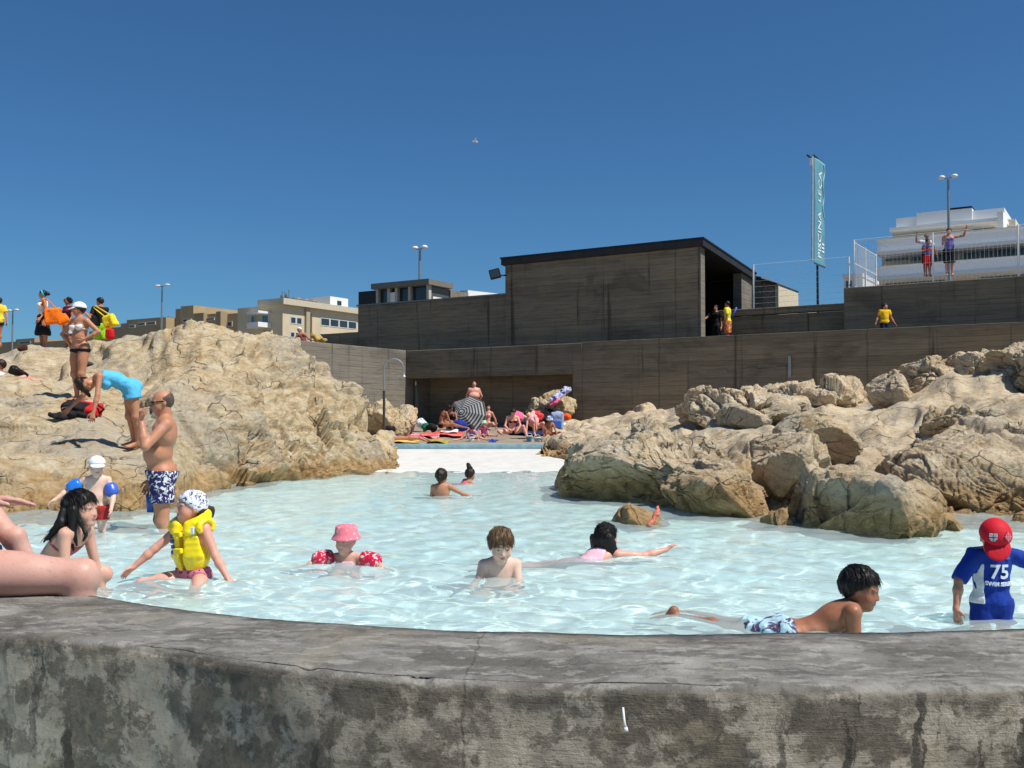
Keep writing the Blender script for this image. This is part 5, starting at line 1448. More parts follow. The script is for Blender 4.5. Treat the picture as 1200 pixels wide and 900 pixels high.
        s.add('hair', pr + lk, HAIR[color], (), (noise, (60, 60, 18)))
        if getattr(s, 'strands', None): s.strands.build('hair_strands', HAIR[color], s.root, True)
    def hairlocks(s, name, lst, color, k=.02, noise=(.006, (60, 60, 8))):
        s.add(name, [cap(a, b, ra, rb, k=k) for (a, b, ra, rb) in lst], HAIR[color], (), noise)
    def capHat(s, mat, brim=True, brim_dir=1.0, tilt=.0, name='cap', bl=.34):
        p = s.hp; hh = s.hh; M = s.Mh; q = s.fr
        e_ = .035 if getattr(s, 'hat', 0) else 0
        pr = [ell(p(0, -.05, .11), ((.42 + e_) * hh, (.49 + e_) * hh, (.44 + e_) * hh), M, .01)]
        c = s.add(name, pr, mat, [(p(0, 0, .12), -nrm(q['hu'] - q['hf'] * .12))])
        if brim and c:
            b = [ell(p(0, brim_dir * .40, .115 - .02), (.34 * hh, bl * 1.15 * hh, .055 * hh), np.stack([q['hr'], nrm(q['hf'] - q['hu'] * (.30 + tilt) * brim_dir), nrm(q['hu'] + q['hf'] * (.30 + tilt) * brim_dir)], 1), .01)]
            D, lo = field(b, s.h * .8, [(p(0, brim_dir * .26, 0), -q['hf'] * brim_dir)]); V, Fq = surface_nets(D, lo, s.h * .8)
            if len(V):
                mesh_np('brim', V, Fq, mat, c, True, origin=None)
        return c
    def bucketHat(s, mat, name='sun_hat'):
        p = s.hp; q = s.fr; hh = s.hh; m = MB()
        prof = [(.56, -.02), (.545, .0), (.46, .13), (.44, .17), (.40, .40), (.35, .455), (.0, .47)]
        prof = [(r * hh, z * hh) for r, z in prof] + []
        inner = [((r * .95) * 1, (z - .03 * hh)) for r, z in prof][::-1]
        m.lathe(inner[::1] + prof, p(0, -.03, .13), 22, axis=q['hu'])
        return m.build(name, mat, s.root, True)
    def shorts(s, mat, t=.55, ease=.012, name='swim_shorts', waist=.035, noise=(.006, (12, 12, 12))):
        u = s.fr['u']; pr = [x.grown(ease) for x in s.sel(('pelvis', 'waist'))]
        for sd in 'rl':
            for x in s.sel(('th_' + sd,)):
                e = x.grown(ease + .006 * s.H / 1.7); d = nrm(x.b - x.a); L = np.linalg.norm(x.b - x.a)
                e.cut = [(x.a + d * L * t, d)]; e.rb = e.rb + .014; pr.append(e)
        return s.add(name, pr, mat, [(s.J['pel'] + u * waist * s.H, u)], noise)
    def briefs(s, mat, ease=.008, name='swim_briefs', waist=.02, rise=.9):
        u, r = s.fr['u'], s.fr['r']; pr = [x.grown(ease) for x in s.sel(('pelvis',))] 
        for sd in 'rl':
            for x in s.sel(('th_' + sd,)):
                e = x.grown(ease); d = nrm(x.b - x.a); e.cut = [(x.a + d * .03 * s.H, d)]; pr.append(e)
        cuts = [(s.J['pel'] + u * waist * s.H, u)]
        return s.add(name, pr, mat, cuts)
    def shirt(s, mat, sleeve=.5, bottom=-.02, ease=.014, name='shirt', noise=(.008, (9, 9, 7)), neck=.0, loose=0):
        u, cu = s.fr['u'], s.fr['cu']; pr = [x.grown(ease + loose) for x in s.sel(('pelvis', 'waist'))] + [x.grown(ease) for x in s.sel(('chest', 'bust', 'shoulder'))]
        for sd in 'rl':
            for x in s.sel(('ua_' + sd,)):
                if sleeve <= 0: continue
                e = x.grown(ease + .004); d = nrm(x.b - x.a); L = np.linalg.norm(x.b - x.a); e.cut = [(x.a + d * L * min(sleeve, 1), d)]; pr.append(e)
            if sleeve > 1:
                for x in s.sel(('fa_' + sd,)):
                    e = x.grown(ease); d = nrm(x.b - x.a); e.cut = [(s.J['el_' + sd] + d * .152 * s.H * (sleeve - 1), d)]; pr.append(e)
        return s.add(name, pr, mat, [(s.J['pel'] + u * bottom * s.H, -u), (s.J['neck'] + cu * (.012 + neck) * s.H, cu)], noise)
    def tank(s, mat, ease=.011, bottom=0.0, name='tank_top', noise=(.005, (10, 10, 8)), low=.02):
        u, cu, cr, cf = s.fr['u'], s.fr['cu'], s.fr['cr'], s.fr['cf']
        pr = [x.grown(ease) for x in s.sel(('pelvis', 'waist', 'chest', 'bust'))]
        w_ = .075 * s.H
        o = s.add(name, pr, mat, [(s.J['pel'] + u * bottom * s.H, -u), (s.J['neck'] - cu * low * s.H + cf * .0, nrm(cu + cf * .25)), (s.J['chest'] + cr * w_, nrm(cr + cu * .15)), (s.J['chest'] - cr * w_, nrm(-cr + cu * .15))], noise)
        return o
    def strap(s, name, pts, r, mat): 
        return MB().tube(pts, r, 6).build(name, mat, s.root, True)
    def bikini_top(s, mat, ease=.007, band=True, name='bikini_top'):
        cu, cf, cr = s.fr['cu'], s.fr['cf'], s.fr['cr']; H = s.H
        o = s.add(name, [x.grown(ease) for x in s.sel(('bust',))] or [x.grown(ease) for x in s.sel(('chest',))], mat, [(s.J['chest'] + cf * .035 * H, -cf), (s.J['chest'] + cu * .028 * H, nrm(cu + cf * .2))])
        if band:
            rim = [x.grown(ease * .7) for x in s.sel(('chest',))]
            s.add('bikini_band', rim, mat, [(s.J['chest'] - cu * .022 * H, cu), (s.J['chest'] - cu * .036 * H, -cu)], h=min(s.h, .012))
        return o
    def swimsuit(s, mat, ease=.008, name='swimsuit'):
        cu, cf, cr, u = s.fr['cu'], s.fr['cf'], s.fr['cr'], s.fr['u']; H = s.H
        pr = [x.grown(ease) for x in s.sel(('pelvis', 'waist', 'chest', 'bust'))]
        for sd in 'rl':
            for x in s.sel(('th_' + sd,)):
                e = x.grown(ease); d = nrm(x.b - x.a); e.cut = [(x.a + d * .02 * H, d)]; pr.append(e)
        return s.add(name, pr, mat, [(s.J['neck'] - cu * .045 * H, nrm(cu + cf * .1)), (s.J['chest'] + cr * .074 * H, nrm(cr + cu * .4)), (s.J['chest'] - cr * .074 * H, nrm(-cr + cu * .4))])
    def armband(s, sd, mat, r=.062, half=.065, name='armband'):
        a, b = s.J['sh_' + sd], s.J['el_' + sd]; d = nrm(b - a); c = a + d * np.linalg.norm(b - a) * .62; m = MB()
        prof = []
        for k in range(13):
            t = k / 12 * 2 - 1; prof.append((.022 + (r - .022) * (1 - abs(t) ** 3.0) ** .5 if abs(t) < 1 else .022, t * half))
        m.lathe(prof, c, 20, axis=d)
        return m.build(name, mat, s.root, True)
M_WCLOTH = cloth_mat('white_cotton', (232, 232, 230)); M_BLKCLOTH = cloth_mat('black_cloth', (30, 29, 32)); M_YEL = cloth_mat('yellow_cotton', (238, 206, 62))
Wt = lambda px, py, Y: at(px, py, Y)
PPL = []
# ---- 1: man standing in the water
Y = 9.5
p = Person('balding man in sunglasses and purple flowered shorts standing in the water, hand to mouth', 1.73, .235, 1.30, skin='tan', h=.0085)
p.pose(up=(.02, 0, 1), fwd=(-.93, -.36, 0), cup=(.07, .02, 1), hup=(-.10, -.05, 1), face=(-.86, -.50, -.10),
       arms={'l': ((-.42, -.60, -.68), (-.26, .30, .93)), 'r': ((-.15, .12, -1), (-.3, -.1, -.95))},
       legs={'l': ((.03, -.03, -1), (.05, .02, -1), (-.9, -.4, 0)), 'r': ((-.03, .06, -1), (.06, .02, -1), (-.9, -.2, 0))},
       hands={'l': dict(dir=(-.05, .10, 1), palm=(.7, .5, -.1), curl=.75)})
nk = at(194, 481, Y); p.place('neck', nk); p.shift(np.array([0, 0, FLOOR_Z + .03 - min(p.J['heel_l'][2], p.J['heel_r'][2])])); p.build(); PPL.append(p)
p.hair('bald', 'grey', .003)
p.shorts(cloth_mat('purple_flowered_cloth', (44, 38, 92), (226, 226, 222), 'floral', 26), .60, .016, 'swim_shorts', .028)
gm = plain('black_sunglasses', (16, 16, 18), .15, .6, .1)
g = p.add('sunglasses', [ell(p.hp(e * .15, .40, .03), (.11 * p.hh, .05 * p.hh, .075 * p.hh), p.Mh, .01) for e in (-1, 1)] + [cap(p.hp(-.1, .42, .055), p.hp(.1, .42, .055), .006)] + [cap(p.hp(e * .26, .33, .06), p.hp(e * .365, -.02, .06), .006, k=.004) for e in (-1, 1)], gm, h=.006)
q = at(177, 588, Y - .1)
mb = MB(); mb.lathe([(.0, 0), (.05, .0), (.062, .17), (.055, .17), (.045, .012), (0, .012)], at(178.5, 600, Y + .14), 16)
bt_ = tag(mb.build('beach_bucket', plain('blue_plastic', (32, 96, 190), .35, .5, .08), None, True), 'small blue plastic bucket held low behind the legs of the man in purple shorts', 'bucket')
# ---- 2: girl in the yellow vest
Y = 6.5
p = Person('girl in a puffy yellow swim vest and white patterned headscarf sitting in the water', 1.14, .212, 1.02, skin='pink', h=.006)
p.pose(up=(-.05, .03, 1), fwd=(-.45, -.9, 0), cup=(-.05, .0, 1), hup=(.05, .05, 1), face=(-.80, -.58, -.15),
       arms={'r': ((-.70, -.25, -.62), (-.66, -.25, -.62)), 'l': ((.42, -.22, -.85), (.50, -.25, -.72))},
       legs={'r': ((-.86, -.45, -.12), (.55, -.1, -.8), (-.6, -.6, -.2)), 'l': ((.15, -.85, -.35), (-.2, .5, -.75), (0, .5, -.6))},
       hands={'r': dict(dir=(-.72, -.2, -.62), palm=(.2, -.5, -.8), curl=.2), 'l': dict(dir=(.7, -.2, -.45), palm=(-.2, -.1, -1), curl=.2)})
p.place('pel', at(227, 675, Y)); p.build(); PPL.append(p); girl = p
vm = plain('shiny_yellow_vinyl', (250, 222, 20), .25, .6, .05, 4, .25)
cu, cf, cr, u = p.fr['cu'], p.fr['cf'], p.fr['cr'], p.fr['u']; H = p.H; Jc = p.J['chest']
v = [x.grown(.034) for x in p.sel(('waist', 'chest'))]
slots = [rbox(Jc + cf * .13 - cu * .03, (.011, .10, .20), np.stack([cr, cf, cu], 1), .004, .012, sub=True)]
for sd, q in (('r', 1), ('l', -1)): slots.append(cap(p.J['sh_' + sd] - cu * .02, p.J['el_' + sd], .062, .06, k=.02, sub=True))
rolls = []
for q in (-1, 1):
    for k in range(4): rolls.append(cap(Jc + cf * .085 + cr * q * .035 - cu * (.05 + .0 + k * .038 - .06), Jc + cf * .05 + cr * q * .105 - cu * (.05 + k * .038 - .06), .026, .026, k=.016))
vest = p.add('swim_vest', v + rolls + slots, vm, [(Jc + cu * .085, cu), (p.J['waist'] - u * .085, -u)], (.004, (14, 14, 14)), h=.006)
col = []
N = p.J['neck']
ring = [N + cu * (.035 + .035 * (-math.cos(a))) + cr * .098 * math.sin(a) + cf * (.088 * math.cos(a)) for a in np.linspace(.5, 2 * math.pi - .5, 15)]
col = [cap(ring[i], ring[i + 1], .033, .033, k=.01) for i in range(14)]
for sd, q in (('r', 1), ('l', -1)):
    S = p.J['sh_' + sd]
    col.append(cap(Jc + cf * .085 + cr * q * .05 + cu * .05, N + cf * .07 + cr * q * .055 + cu * .0, .036, .03, k=.02))
    rr = [S + cr * q * .012 + cu * (.045 * math.sin(a)) + cf * (.062 * math.cos(a)) + cu * .012 for a in np.linspace(-.5, math.pi + .5, 9)]
    col += [cap(rr[i], rr[i + 1], .018, .018, k=.01) for i in range(8)]
p.add('vest_collar', col, vm, (), (.003, (14, 14, 14)), h=.006)
for q, hgt in ((.0, -.07), (.0, .035)):
    p.add('buckle', [rbox(Jc + cf * .128 + cu * hgt, (.028, .008, .011), np.stack([cr, cf, cu], 1), .006)], vm, h=.005)
lb = plain('printed_vest_label', (214, 224, 236), .5, .3, .1); lbb = plain('blue_vest_print', (52, 84, 160), .5, .3, .1)
def vlabel(a, c, w_, hgt, mat, nm='vest_print'):
    base = Jc + cr * a + cu * c; best = base + cf * .2
    for t in np.linspace(.2, .02, 60):
        x = base + cf * t; X = [np.array(xx) for xx in x]
        if min(float(pp.dist(*X)) for pp in v + rolls) < .009: best = x; break
    p.add(nm, [rbox(best, (w_, .007, hgt), np.stack([nrm(cr + cf * (-a) * 4), nrm(cf + cr * a * 4), cu], 1), .003)], mat, h=.004)
vlabel(-.060, .055, .036, .021, lb); vlabel(.066, .062, .017, .017, lbb)
for k in range(4): vlabel(.078 - .003 * k, .02 - .034 * k, .008 + .003 * (k % 2), .009, lbb)
p.shorts(cloth_mat('pink_dotted_cloth', (206, 120, 138), (120, 50, 70), 'dots', 42), .22, .012, 'swim_skirt', .05)
pr = [ell(p.hp(0, -.055, .10), (.395 * p.hh, .47 * p.hh, .45 * p.hh), p.Mh, .01)]
p.add('headscarf', pr, cloth_mat('white_blue_patterned_cloth', (226, 228, 236), (62, 66, 100), 'floral', 42), [(p.hp(0, .28, .17), -nrm(p.fr['hu'] * .74 - p.fr['hf'] * .60))], (.004, (20, 20, 20)))
p.hairlocks('hair', [(p.hp(0, -.40, -.12), p.hp(.05, -.55, -.15), .045, .04), (p.hp(0, -.55, -.12), p.hp(-.02, -.58, -.34), .038, .012), (p.hp(-.25, -.25, -.12), p.hp(0, -.42, -.16), .03, .04), (p.hp(.25, -.25, -.12), p.hp(0, -.42, -.16), .03, .04)], 'brown')
# ---- 3: long haired girl leaning in from the left
Y = 6.0
p = Person('girl with long wet black hair leaning forward towards the girl in the yellow vest', 1.34, .215, .98, female=True, skin='fair', h=.0065)
p.pose(up=(.55, -.05, .80), fwd=(.8, -.1, -.55), cup=(.72, -.08, .70), cfwd=(.7, -.12, -.7), hup=(-.05, 0, 1), face=(.97, -.22, -.14),
       arms={'r': ((.05, -.12, -1), (.12, -.0, -1)), 'l': ((.15, .25, -1), (.2, .15, -1))},
       legs={'r': ((.85, -.1, .0), (-.35, .0, -.95), (1, 0, 0)), 'l': ((.85, .3, .0), (-.35, .0, -.95), (1, 0, 0))})
p.place('sh_r', at(76, 626, Y - .1)); p.build(); PPL.append(p)
M_MAUVE = cloth_mat('mauve_swim_cloth', (168, 92, 104))
p.bikini_top(M_MAUVE); p.briefs(M_MAUVE)
p.hair('long', 'black', .003)
hd = p.hp; Sr = p.J['sh_r']; Nk = p.J['neck']
cu, cf, cr = p.fr['cu'], p.fr['cf'], p.fr['cr']
lk = []
rg = np.random.default_rng(4)
for k in range(15):
    a = -.36 + .72 * k / 14
    st = hd(a, -.30 + .1 * abs(a), .08 - .25 * abs(a)); mid = Nk + cr * a * .32 - cf * .07 - cu * .01; en = Nk + cr * (a * .34) - cf * .058 - cu * (.10 + .06 * rg.random())
    lk += [(st, mid, .030, .024), (mid, en, .022, .007)]
for e, ln in ((.36, .20), (.40, .16), (.33, .26)):
    st = hd(e, .02 - .12 * (e < .35), .05); md = hd(e + .03, -.02 - .1 * (e < .35), -.42); en = hd(e - .02, .06 - .14 * (e < .35), -.42 - ln / p.hh * .55)
    lk += [(st, md, .026, .018), (md, en, .017, .006)]
st = hd(.34, .18, -.30); lk += [(hd(.36, .10, .02), st, .014, .012), (st, hd(.33, .34, -.62), .012, .010), (hd(.33, .34, -.62), hd(.33, .26, -.84), .010, .006)]
p.hairlocks('long_hair', lk, 'black', .014, (.004, (70, 70, 10)))
ms = MB()
for (a_, b_, ra_, rb_) in lk:
    for k in range(7):
        o1, o2 = rg.normal(size=3) * ra_ * .75, rg.normal(size=3) * rb_ * .95
        ms.tube([a_ + o1, (a_ + b_) / 2 + (o1 + o2) * .6 + rg.normal(size=3) * .003, b_ + o2], [.0017, .0016, .0009], 4, False)
ms.build('hair_strands', HAIR['black'], p.root, True)
# ---- 4: sitter on the wall
Y = 3.36
p = Person('bare legged person sitting on the concrete wall, cut by the left edge', 1.74, .235, 1.08, skin='rosy', h=.0075)
p.solve('kn_r', at(92, 676, 3.41), {'l': (at(-16, 588, 3.42), (-.2, .2, -1))}, up=(-.22, .02, 1), fwd=(.96, .25, 0), cup=(-.30, .05, 1), face=(.95, .3, 0),
       arms={'r': ((-.35, -.5, -.8), (-.1, -.2, -1))},
       legs={'r': ((.985, .13, -.05), (.16, .12, -1), (.95, .3, 0)), 'l': ((-.40, .32, .86), (.72, -.03, -.69), (.35, .1, -.93))},
       hands={'l': dict(dir=(.97, .15, .03), palm=(0, -.2, -1), curl=.18)})
p.build(); PPL.append(p)
p.shorts(cloth_mat('navy_swim_cloth', (30, 40, 72)), .35)
p.hair('short', 'dark')
# ---- 5: toddler with a white cap at the left rocks
Y = 9.2
p = Person('toddler in a white cap and blue armbands standing by the left rocks', 1.0, .19, 1.05, skin='pale', h=.008)
p.pose(fwd=(.35, -.94, 0), face=(.45, -.88, -.15), hup=(0, -.05, 1), arms={'r': ((-.82, -.15, -.50), (-.5, -.5, -.5)), 'l': ((.42, -.3, -.85), (.1, -.5, -.6))})
p.place('head', at(113.5, 547, Y)); p.build(); PPL.append(p)
p.capHat(M_WCLOTH, bl=.26); p.shorts(cloth_mat('red_swim_cloth', (170, 50, 48)), .4)
ab = plain('blue_green_vinyl', (34, 120, 216), .3, .5, .3, 9, .1)
p.armband('r', ab, .062, .07); p.armband('l', plain('blue_red_vinyl', (60, 96, 190), .3, .5, .5, 7, .1), .06, .065)
# ---- 6: toddler with pink hat
Y = 7.1
p = Person('smiling toddler in a pink sun hat and red armbands bobbing in the water', .88, .19, 1.05, skin='fair', h=.007); p.smile = 1
p.pose(fwd=(-.25, -.96, 0), face=(-.42, -.88, -.22), hup=(-.02, -.08, 1), arms={'r': ((-.93, -.25, -.15), (-.6, -.5, -.5)), 'l': ((.90, -.3, -.20), (.6, -.5, -.5))},
       legs={'r': ((-.2, -.8, -.6), (0, .3, -1)), 'l': ((.2, -.8, -.6), (0, .3, -1))})
p.place('head', at(405.5, 634, Y)); p.build(); PPL.append(p)
p.swimsuit(cloth_mat('pale_pink_swim_cloth', (236, 186, 200)), .010)
p.bucketHat(cloth_mat('pink_hat_cotton', (236, 128, 142), (246, 170, 176), 'dots', 30))
rb = NT('red_vinyl_with_white_print'); o_ = rb.obj(); f_ = rb.ramp(rb.noise(o_, 34, 2, .5, 1.2), [(.56, (0, 0, 0)), (.60, (1, 1, 1))])
rb = rb.pbr(rb.mix(f_, srgb(206, 26, 60), srgb(240, 214, 214)), .3, None, .5)
p.armband('r', rb, .066, .082); p.armband('l', rb, .066, .082)
# ---- 7: boy with light brown hair
Y = 6.5
p = Person('bare chested boy with light brown hair looking down at the water', 1.12, .208, .98, skin='pale', h=.0065)
p.pose(up=(.0, .12, 1), fwd=(.10, -.98, 0), cup=(0, -.10, 1), hup=(.05, -.30, 1), face=(.16, -.80, -.46),
       arms={'r': ((-.25, -.35, -.9), (-.25, -.85, -.3)), 'l': ((.12, -.4, -.9), (-.35, -.85, -.3))}, legs={'r': ((-.2, -.5, -.8), (0, .5, -1)), 'l': ((.2, -.5, -.8), (0, .5, -1))})
p.place('head', at(587, 640, Y)); p.build(); PPL.append(p)
p.hair('fringe', 'light', .006); p.shorts(cloth_mat('navy_swim_cloth', (30, 40, 72)), .5)
# ---- 8: swimming girl
Y = 7.6
p = Person('girl with wet dark hair swimming away in a pink swimsuit beside the small brown rock', 1.2, .205, .98, skin='pink', h=.007)
p.pose(up=(.80, .40, .34), fwd=(.3, .15, -1), cup=(.76, .50, .36), cfwd=(.3, .25, -.95), hup=(-.12, -.05, 1), face=(.55, .83, .0),
       arms={'r': ((.85, .10, -.05), (.95, .25, .22)), 'l': ((.3, .9, -.3), (.5, .8, -.1))},
       legs={'r': ((-.93, -.25, -.10), (-.95, -.22, .05), (-1, 0, 0)), 'l': ((-.88, -.35, -.12), (-.95, -.28, .02), (-1, 0, 0))},
       hands={'r': dict(dir=(.8, .2, .5), palm=(.2, 0, -1), curl=.3)})
p.place('head', at(711, 630.5, Y)); p.build(); PPL.append(p)
p.swimsuit(cloth_mat('pale_pink_swim_cloth', (236, 186, 200)))
p.hair('long', 'black', .004)
hd = p.hp; p.hairlocks('long_hair', [(hd(a, -.36, .05), hd(a * 1.25 + .05, -.34, -.62), .045, .03) for a in (-.28, -.14, 0, .14, .28)] + [(hd(.3, -.25, -.4), hd(.62, -.1, -.70), .03, .02), (hd(.62, -.1, -.70), hd(1.1, 0, -.74), .022, .008), (hd(-.28, -.25, -.3), hd(-.55, -.1, -.72), .03, .01)], 'black')
# ---- 9: child seen from behind
Y = 13.4
p = Person('bare backed child with short brown hair standing in the far middle of the pool', 1.18, .205, 1.0, skin='tan', h=.011)
p.pose(fwd=(.15, .98, 0), cup=(-.03, 0, 1), face=(.25, .95, -.05), arms={'r': ((.80, .25, -.45), (.92, .1, -.28)), 'l': ((-.15, .3, -.9), (.3, .6, -.6))}, legs={'r': ((0, .4, -.8), (0, -.4, -1)), 'l': ((0, .4, -.8), (0, -.4, -1))})
p.place('head', at(517.5, 559, Y)); p.build(); PPL.append(p)
p.hair('short', 'dark'); p.hairlocks('ponytail', [(p.hp(0, -.42, .0), p.hp(0, -.50, -.28), .04, .02)], 'dark')
p.shorts(cloth_mat('navy_swim_cloth', (30, 40, 72)), .3)
# ---- 10: far girl
Y = 16.0
p = Person('girl with a topknot and pink swimsuit lying in shallow water near the ramp', 1.15, .20, 1.0, skin='tan', h=.013)
p.pose(up=(.75, .2, .35), fwd=(.25, .3, -1), cup=(.55, .2, .75), cfwd=(.5, .5, -.7), hup=(.05, .0, 1), face=(.6, .8, 0), arms={'r': ((.3, .3, -1), (.2, .3, -.9)), 'l': ((-.4, .5, -.8), (-.9, .2, -.1))},
       legs={'r': ((-.95, .2, -.25), (-1, .1, .0), (-1, 0, 0)), 'l': ((-.95, .0, -.25), (-1, 0, .05), (-1, 0, 0))})
p.place('head', at(551, 556, Y)); p.build(); PPL.append(p)
p.hair('short', 'dark'); p.hairlocks('topknot', [(p.hp(0, -.1, .5), p.hp(-.1, -.2, .8), .045, .03)], 'dark'); p.swimsuit(cloth_mat('pink_swim_cloth', (226, 108, 128)))
# ---- 11: boy lying behind the wall
Y = 5.0
p = Person('smiling dark haired boy lying on his front in pale blue flowered shorts', 1.27, .203, .97, skin='brown', h=.0055); p.smile = 1
p.solve('pel', at(918, 744, Y), None, up=(.97, .0, .20), fwd=(.2, -.10, -1), cup=(.84, -.04, .40), cfwd=(.6, -.22, -.75), hup=(.20, -.03, .95), face=(.84, -.50, -.24),
       arms={'r': ((.05, .02, -1), (.02, .05, -1)), 'l': ((.12, .3, -1), (.1, .2, -1))},
       legs={'r': ((-.80, .58, -.06), (-.80, .55, .14), (-.55, .1, -.7)), 'l': ((-.75, .65, -.08), (-.80, .6, .08), (-.5, .1, -.7))})
p.build(); PPL.append(p)
p.hair('short', 'black', .004)
p.shorts(cloth_mat('pale_blue_flowered_cloth', (178, 214, 226), (92, 70, 100), 'floral', 15), .62, .018, 'swim_shorts', .03, (.012, (14, 14, 14)))
# ---- 12: boy in red cap
Y = 5.2
p = Person('little boy in a red cap and blue number 75 shirt by the wall', .97, .188, 1.02, skin='tan', h=.0055)
p.pose(up=(.02, .03, 1), fwd=(.05, -.99, 0), cup=(.02, -.06, 1), hup=(-.16, -.62, .76), face=(-.24, -.72, -.64),
       arms={'r': ((-.60, -.18, -.80), (-.22, -.25, -.93)), 'l': ((.90, -.1, -.30), (.9, -.3, .1))},
       hands={'r': dict(dir=(.02, -.2, -1), palm=(.7, .5, 0), curl=.35)})
p.place('neck', at(1163, 645, Y)); p.build(); PPL.append(p); rcb = p
M_NAVY = cloth_mat('royal_blue_lycra', (26, 58, 150))
sh_ = p.shirt(M_NAVY, .98, .005, .013, 'rash_shirt', (.005, (14, 14, 10)))
p.shorts(cloth_mat('blue_swim_trunks', (24, 50, 138)), .75, .011, 'swim_trunks', .04)
M_REDC = plain('red_cap_cotton', (206, 22, 40), .7, .3, .08, 10, .2)
c = p.capHat(M_REDC, True, 1.0, .15, 'cap', .34)
cu, cf, cr, u = p.fr['cu'], p.fr['cf'], p.fr['cr'], p.fr['u']
shp = [x.grown(.013) for x in p.sel(('pelvis', 'waist', 'chest', 'shoulder', 'ua_r', 'ua_l'))]
def hit_many(O_, d, prims, L=.4, n=160):
    T = np.full(len(O_), L)
    for t in np.linspace(L, 0, n):
        X = O_ + d * t; k = np.full(len(O_), .2)
        for pp in prims: k = smin(k, pp.dist(X[:, 0], X[:, 1], X[:, 2]), pp.k)
        T = np.where(k < 0, T, np.where(T >= t, T, T)); ins = k < 0; T[ins] = t
    return O_ + d * T[:, None]
def print_on(txt, size, cx, cz, nm, mat, sx=1.0, arc=0.0, bold=0.0):
    o = p.J['chest']
    cu_ = bpy.data.curves.new('t', 'FONT'); cu_.body = txt; cu_.size = size; cu_.align_x = 'CENTER'; cu_.resolution_u = 2; cu_.offset = bold; cu_.extrude = .0015
    ob = bpy.data.objects.new('t', cu_); COL.objects.link(ob); dg = bpy.context.evaluated_depsgraph_get(); me = bpy.data.meshes.new_from_object(ob.evaluated_get(dg))
    V = np.array([v_.co[:] for v_ in me.vertices]); Fs = [tuple(q_.vertices) for q_ in me.polygons]; bpy.data.objects.remove(ob); bpy.data.curves.remove(cu_); bpy.data.meshes.remove(me)
    A_ = V[:, 0] * sx; B_ = V[:, 1] + arc * A_ * A_
    O_ = o + cf * .3 - cr * (A_ + cx)[:, None] + cu * (cz + B_)[:, None]
    W = hit_many(O_, -cf, shp) + cf * (.006 + V[:, 2])[:, None]
    return mesh_np(nm, np.array(W), Fs, mat, p.root, False)
M_PRT = plain('white_shirt_print', (214, 222, 232), .7, .3, .08)
M_LBL = plain('pale_blue_shirt_print', (64, 128, 206), .7, .3, .1)
print_on('75', .10, .005, -.06, 'shirt_number', M_PRT, 1.05, 0, .002)
print_on('SWIM SERIES', .027, .005, -.098, 'shirt_lettering', M_PRT, .95, .6, .0012)
print_on('California', .028, .005, .04, 'shirt_lettering', M_LBL, 1.0, -.5, .0006)
# white side panels of the shirt
pn = [x.grown(.0155) for x in p.sel(('pelvis', 'waist', 'chest'))]
p.add('side_panel', pn, M_WCLOTH, [(p.J['chest'] + cr * .074, -nrm(cr + cf * .12)), (p.J['pel'] + u * .012, -u), (p.J['chest'] + cu * .012, cu)], None, .0055)
# cap badges
hh = p.hh
def badge(px, py, fn, mat, nm='cap_badge'):
    """flat emblem laid on the cap crown where the sight line through (px, py) meets it"""
    ctr = p.hp(0, -.05, .11); R = np.array([.42, .49, .44]) * hh * 1.01
    def meet(qx, qy):
        o_ = (np.array([0, 0, CZ]) - ctr) @ p.Mh / R; d_ = (ray(qx, qy) @ p.Mh) / R
        A, B, C_ = d_.dot(d_), o_.dot(d_), o_.dot(o_) - 1; t_ = (-B - math.sqrt(max(B * B - A * C_, 0))) / A
        return np.array([0, 0, CZ]) + ray(qx, qy) * t_
    c0 = meet(px, py); n_ = nrm(((c0 - ctr) @ p.Mh / R ** 2) @ p.Mh.T); rx = nrm(np.cross(n_, [0, 0, 1])) * -1; ry = np.cross(n_, rx) ; ry = ry if ry[2] > 0 else -ry
    m = MB()
    for (x0, x1, y0, y1) in fn:
        m.hexa([c0 + rx * x * .2 + ry * y * .2 + n_ * lift for lift in (-.004, .004) for (x, y) in ((x0, y0), (x1, y0), (x1, y1), (x0, y1))])
    return m.build(nm, mat, p.root)
badge(1164, 630, [(-.09, -.012, .012, .10), (.012, .09, .012, .10), (-.085, -.012, -.05, -.012), (.012, .085, -.05, -.012), (-.055, -.012, -.09, -.05), (.012, .055, -.09, -.05)], plain('white_badge', (226, 220, 222), .7))
badge(1181, 629, [(-.012, .012, -.12, .12), (-.10, .10, -.012, .012), (-.07, -.05, -.07, .07), (.05, .07, -.07, .07), (-.07, .07, .05, .07), (-.07, .07, -.07, -.05)], plain('pink_badge', (226, 140, 150), .7))
# ================================================================== people and things on the left rocks
def onL(px, Y): return ground_on(LP, px, Y)
def stand(p, px, Y, zfeet, joint='heel_r'):
    lo = min(p.J['heel_r'][2], p.J['heel_l'][2]); c = .5 * (p.J['heel_r'] + p.J['heel_l']); t = at(px, 450, Y)
    p.shift(np.array([t[0] - c[0], t[1] - c[1], zfeet + .032 * p.H / 1.7 - lo]))
def feet_z(py, Y): return at(600, py, Y)[2]
def sit_base(p, z):
    D, lo = field(p.P, .03); V, _ = surface_nets(D, lo, .03); p.shift(np.array([0, 0, z - V[:, 2].min()]))
M_BLKB = cloth_mat('black_swim_cloth', (24, 24, 28)); M_NVS = cloth_mat('navy_swim_cloth', (30, 40, 72))
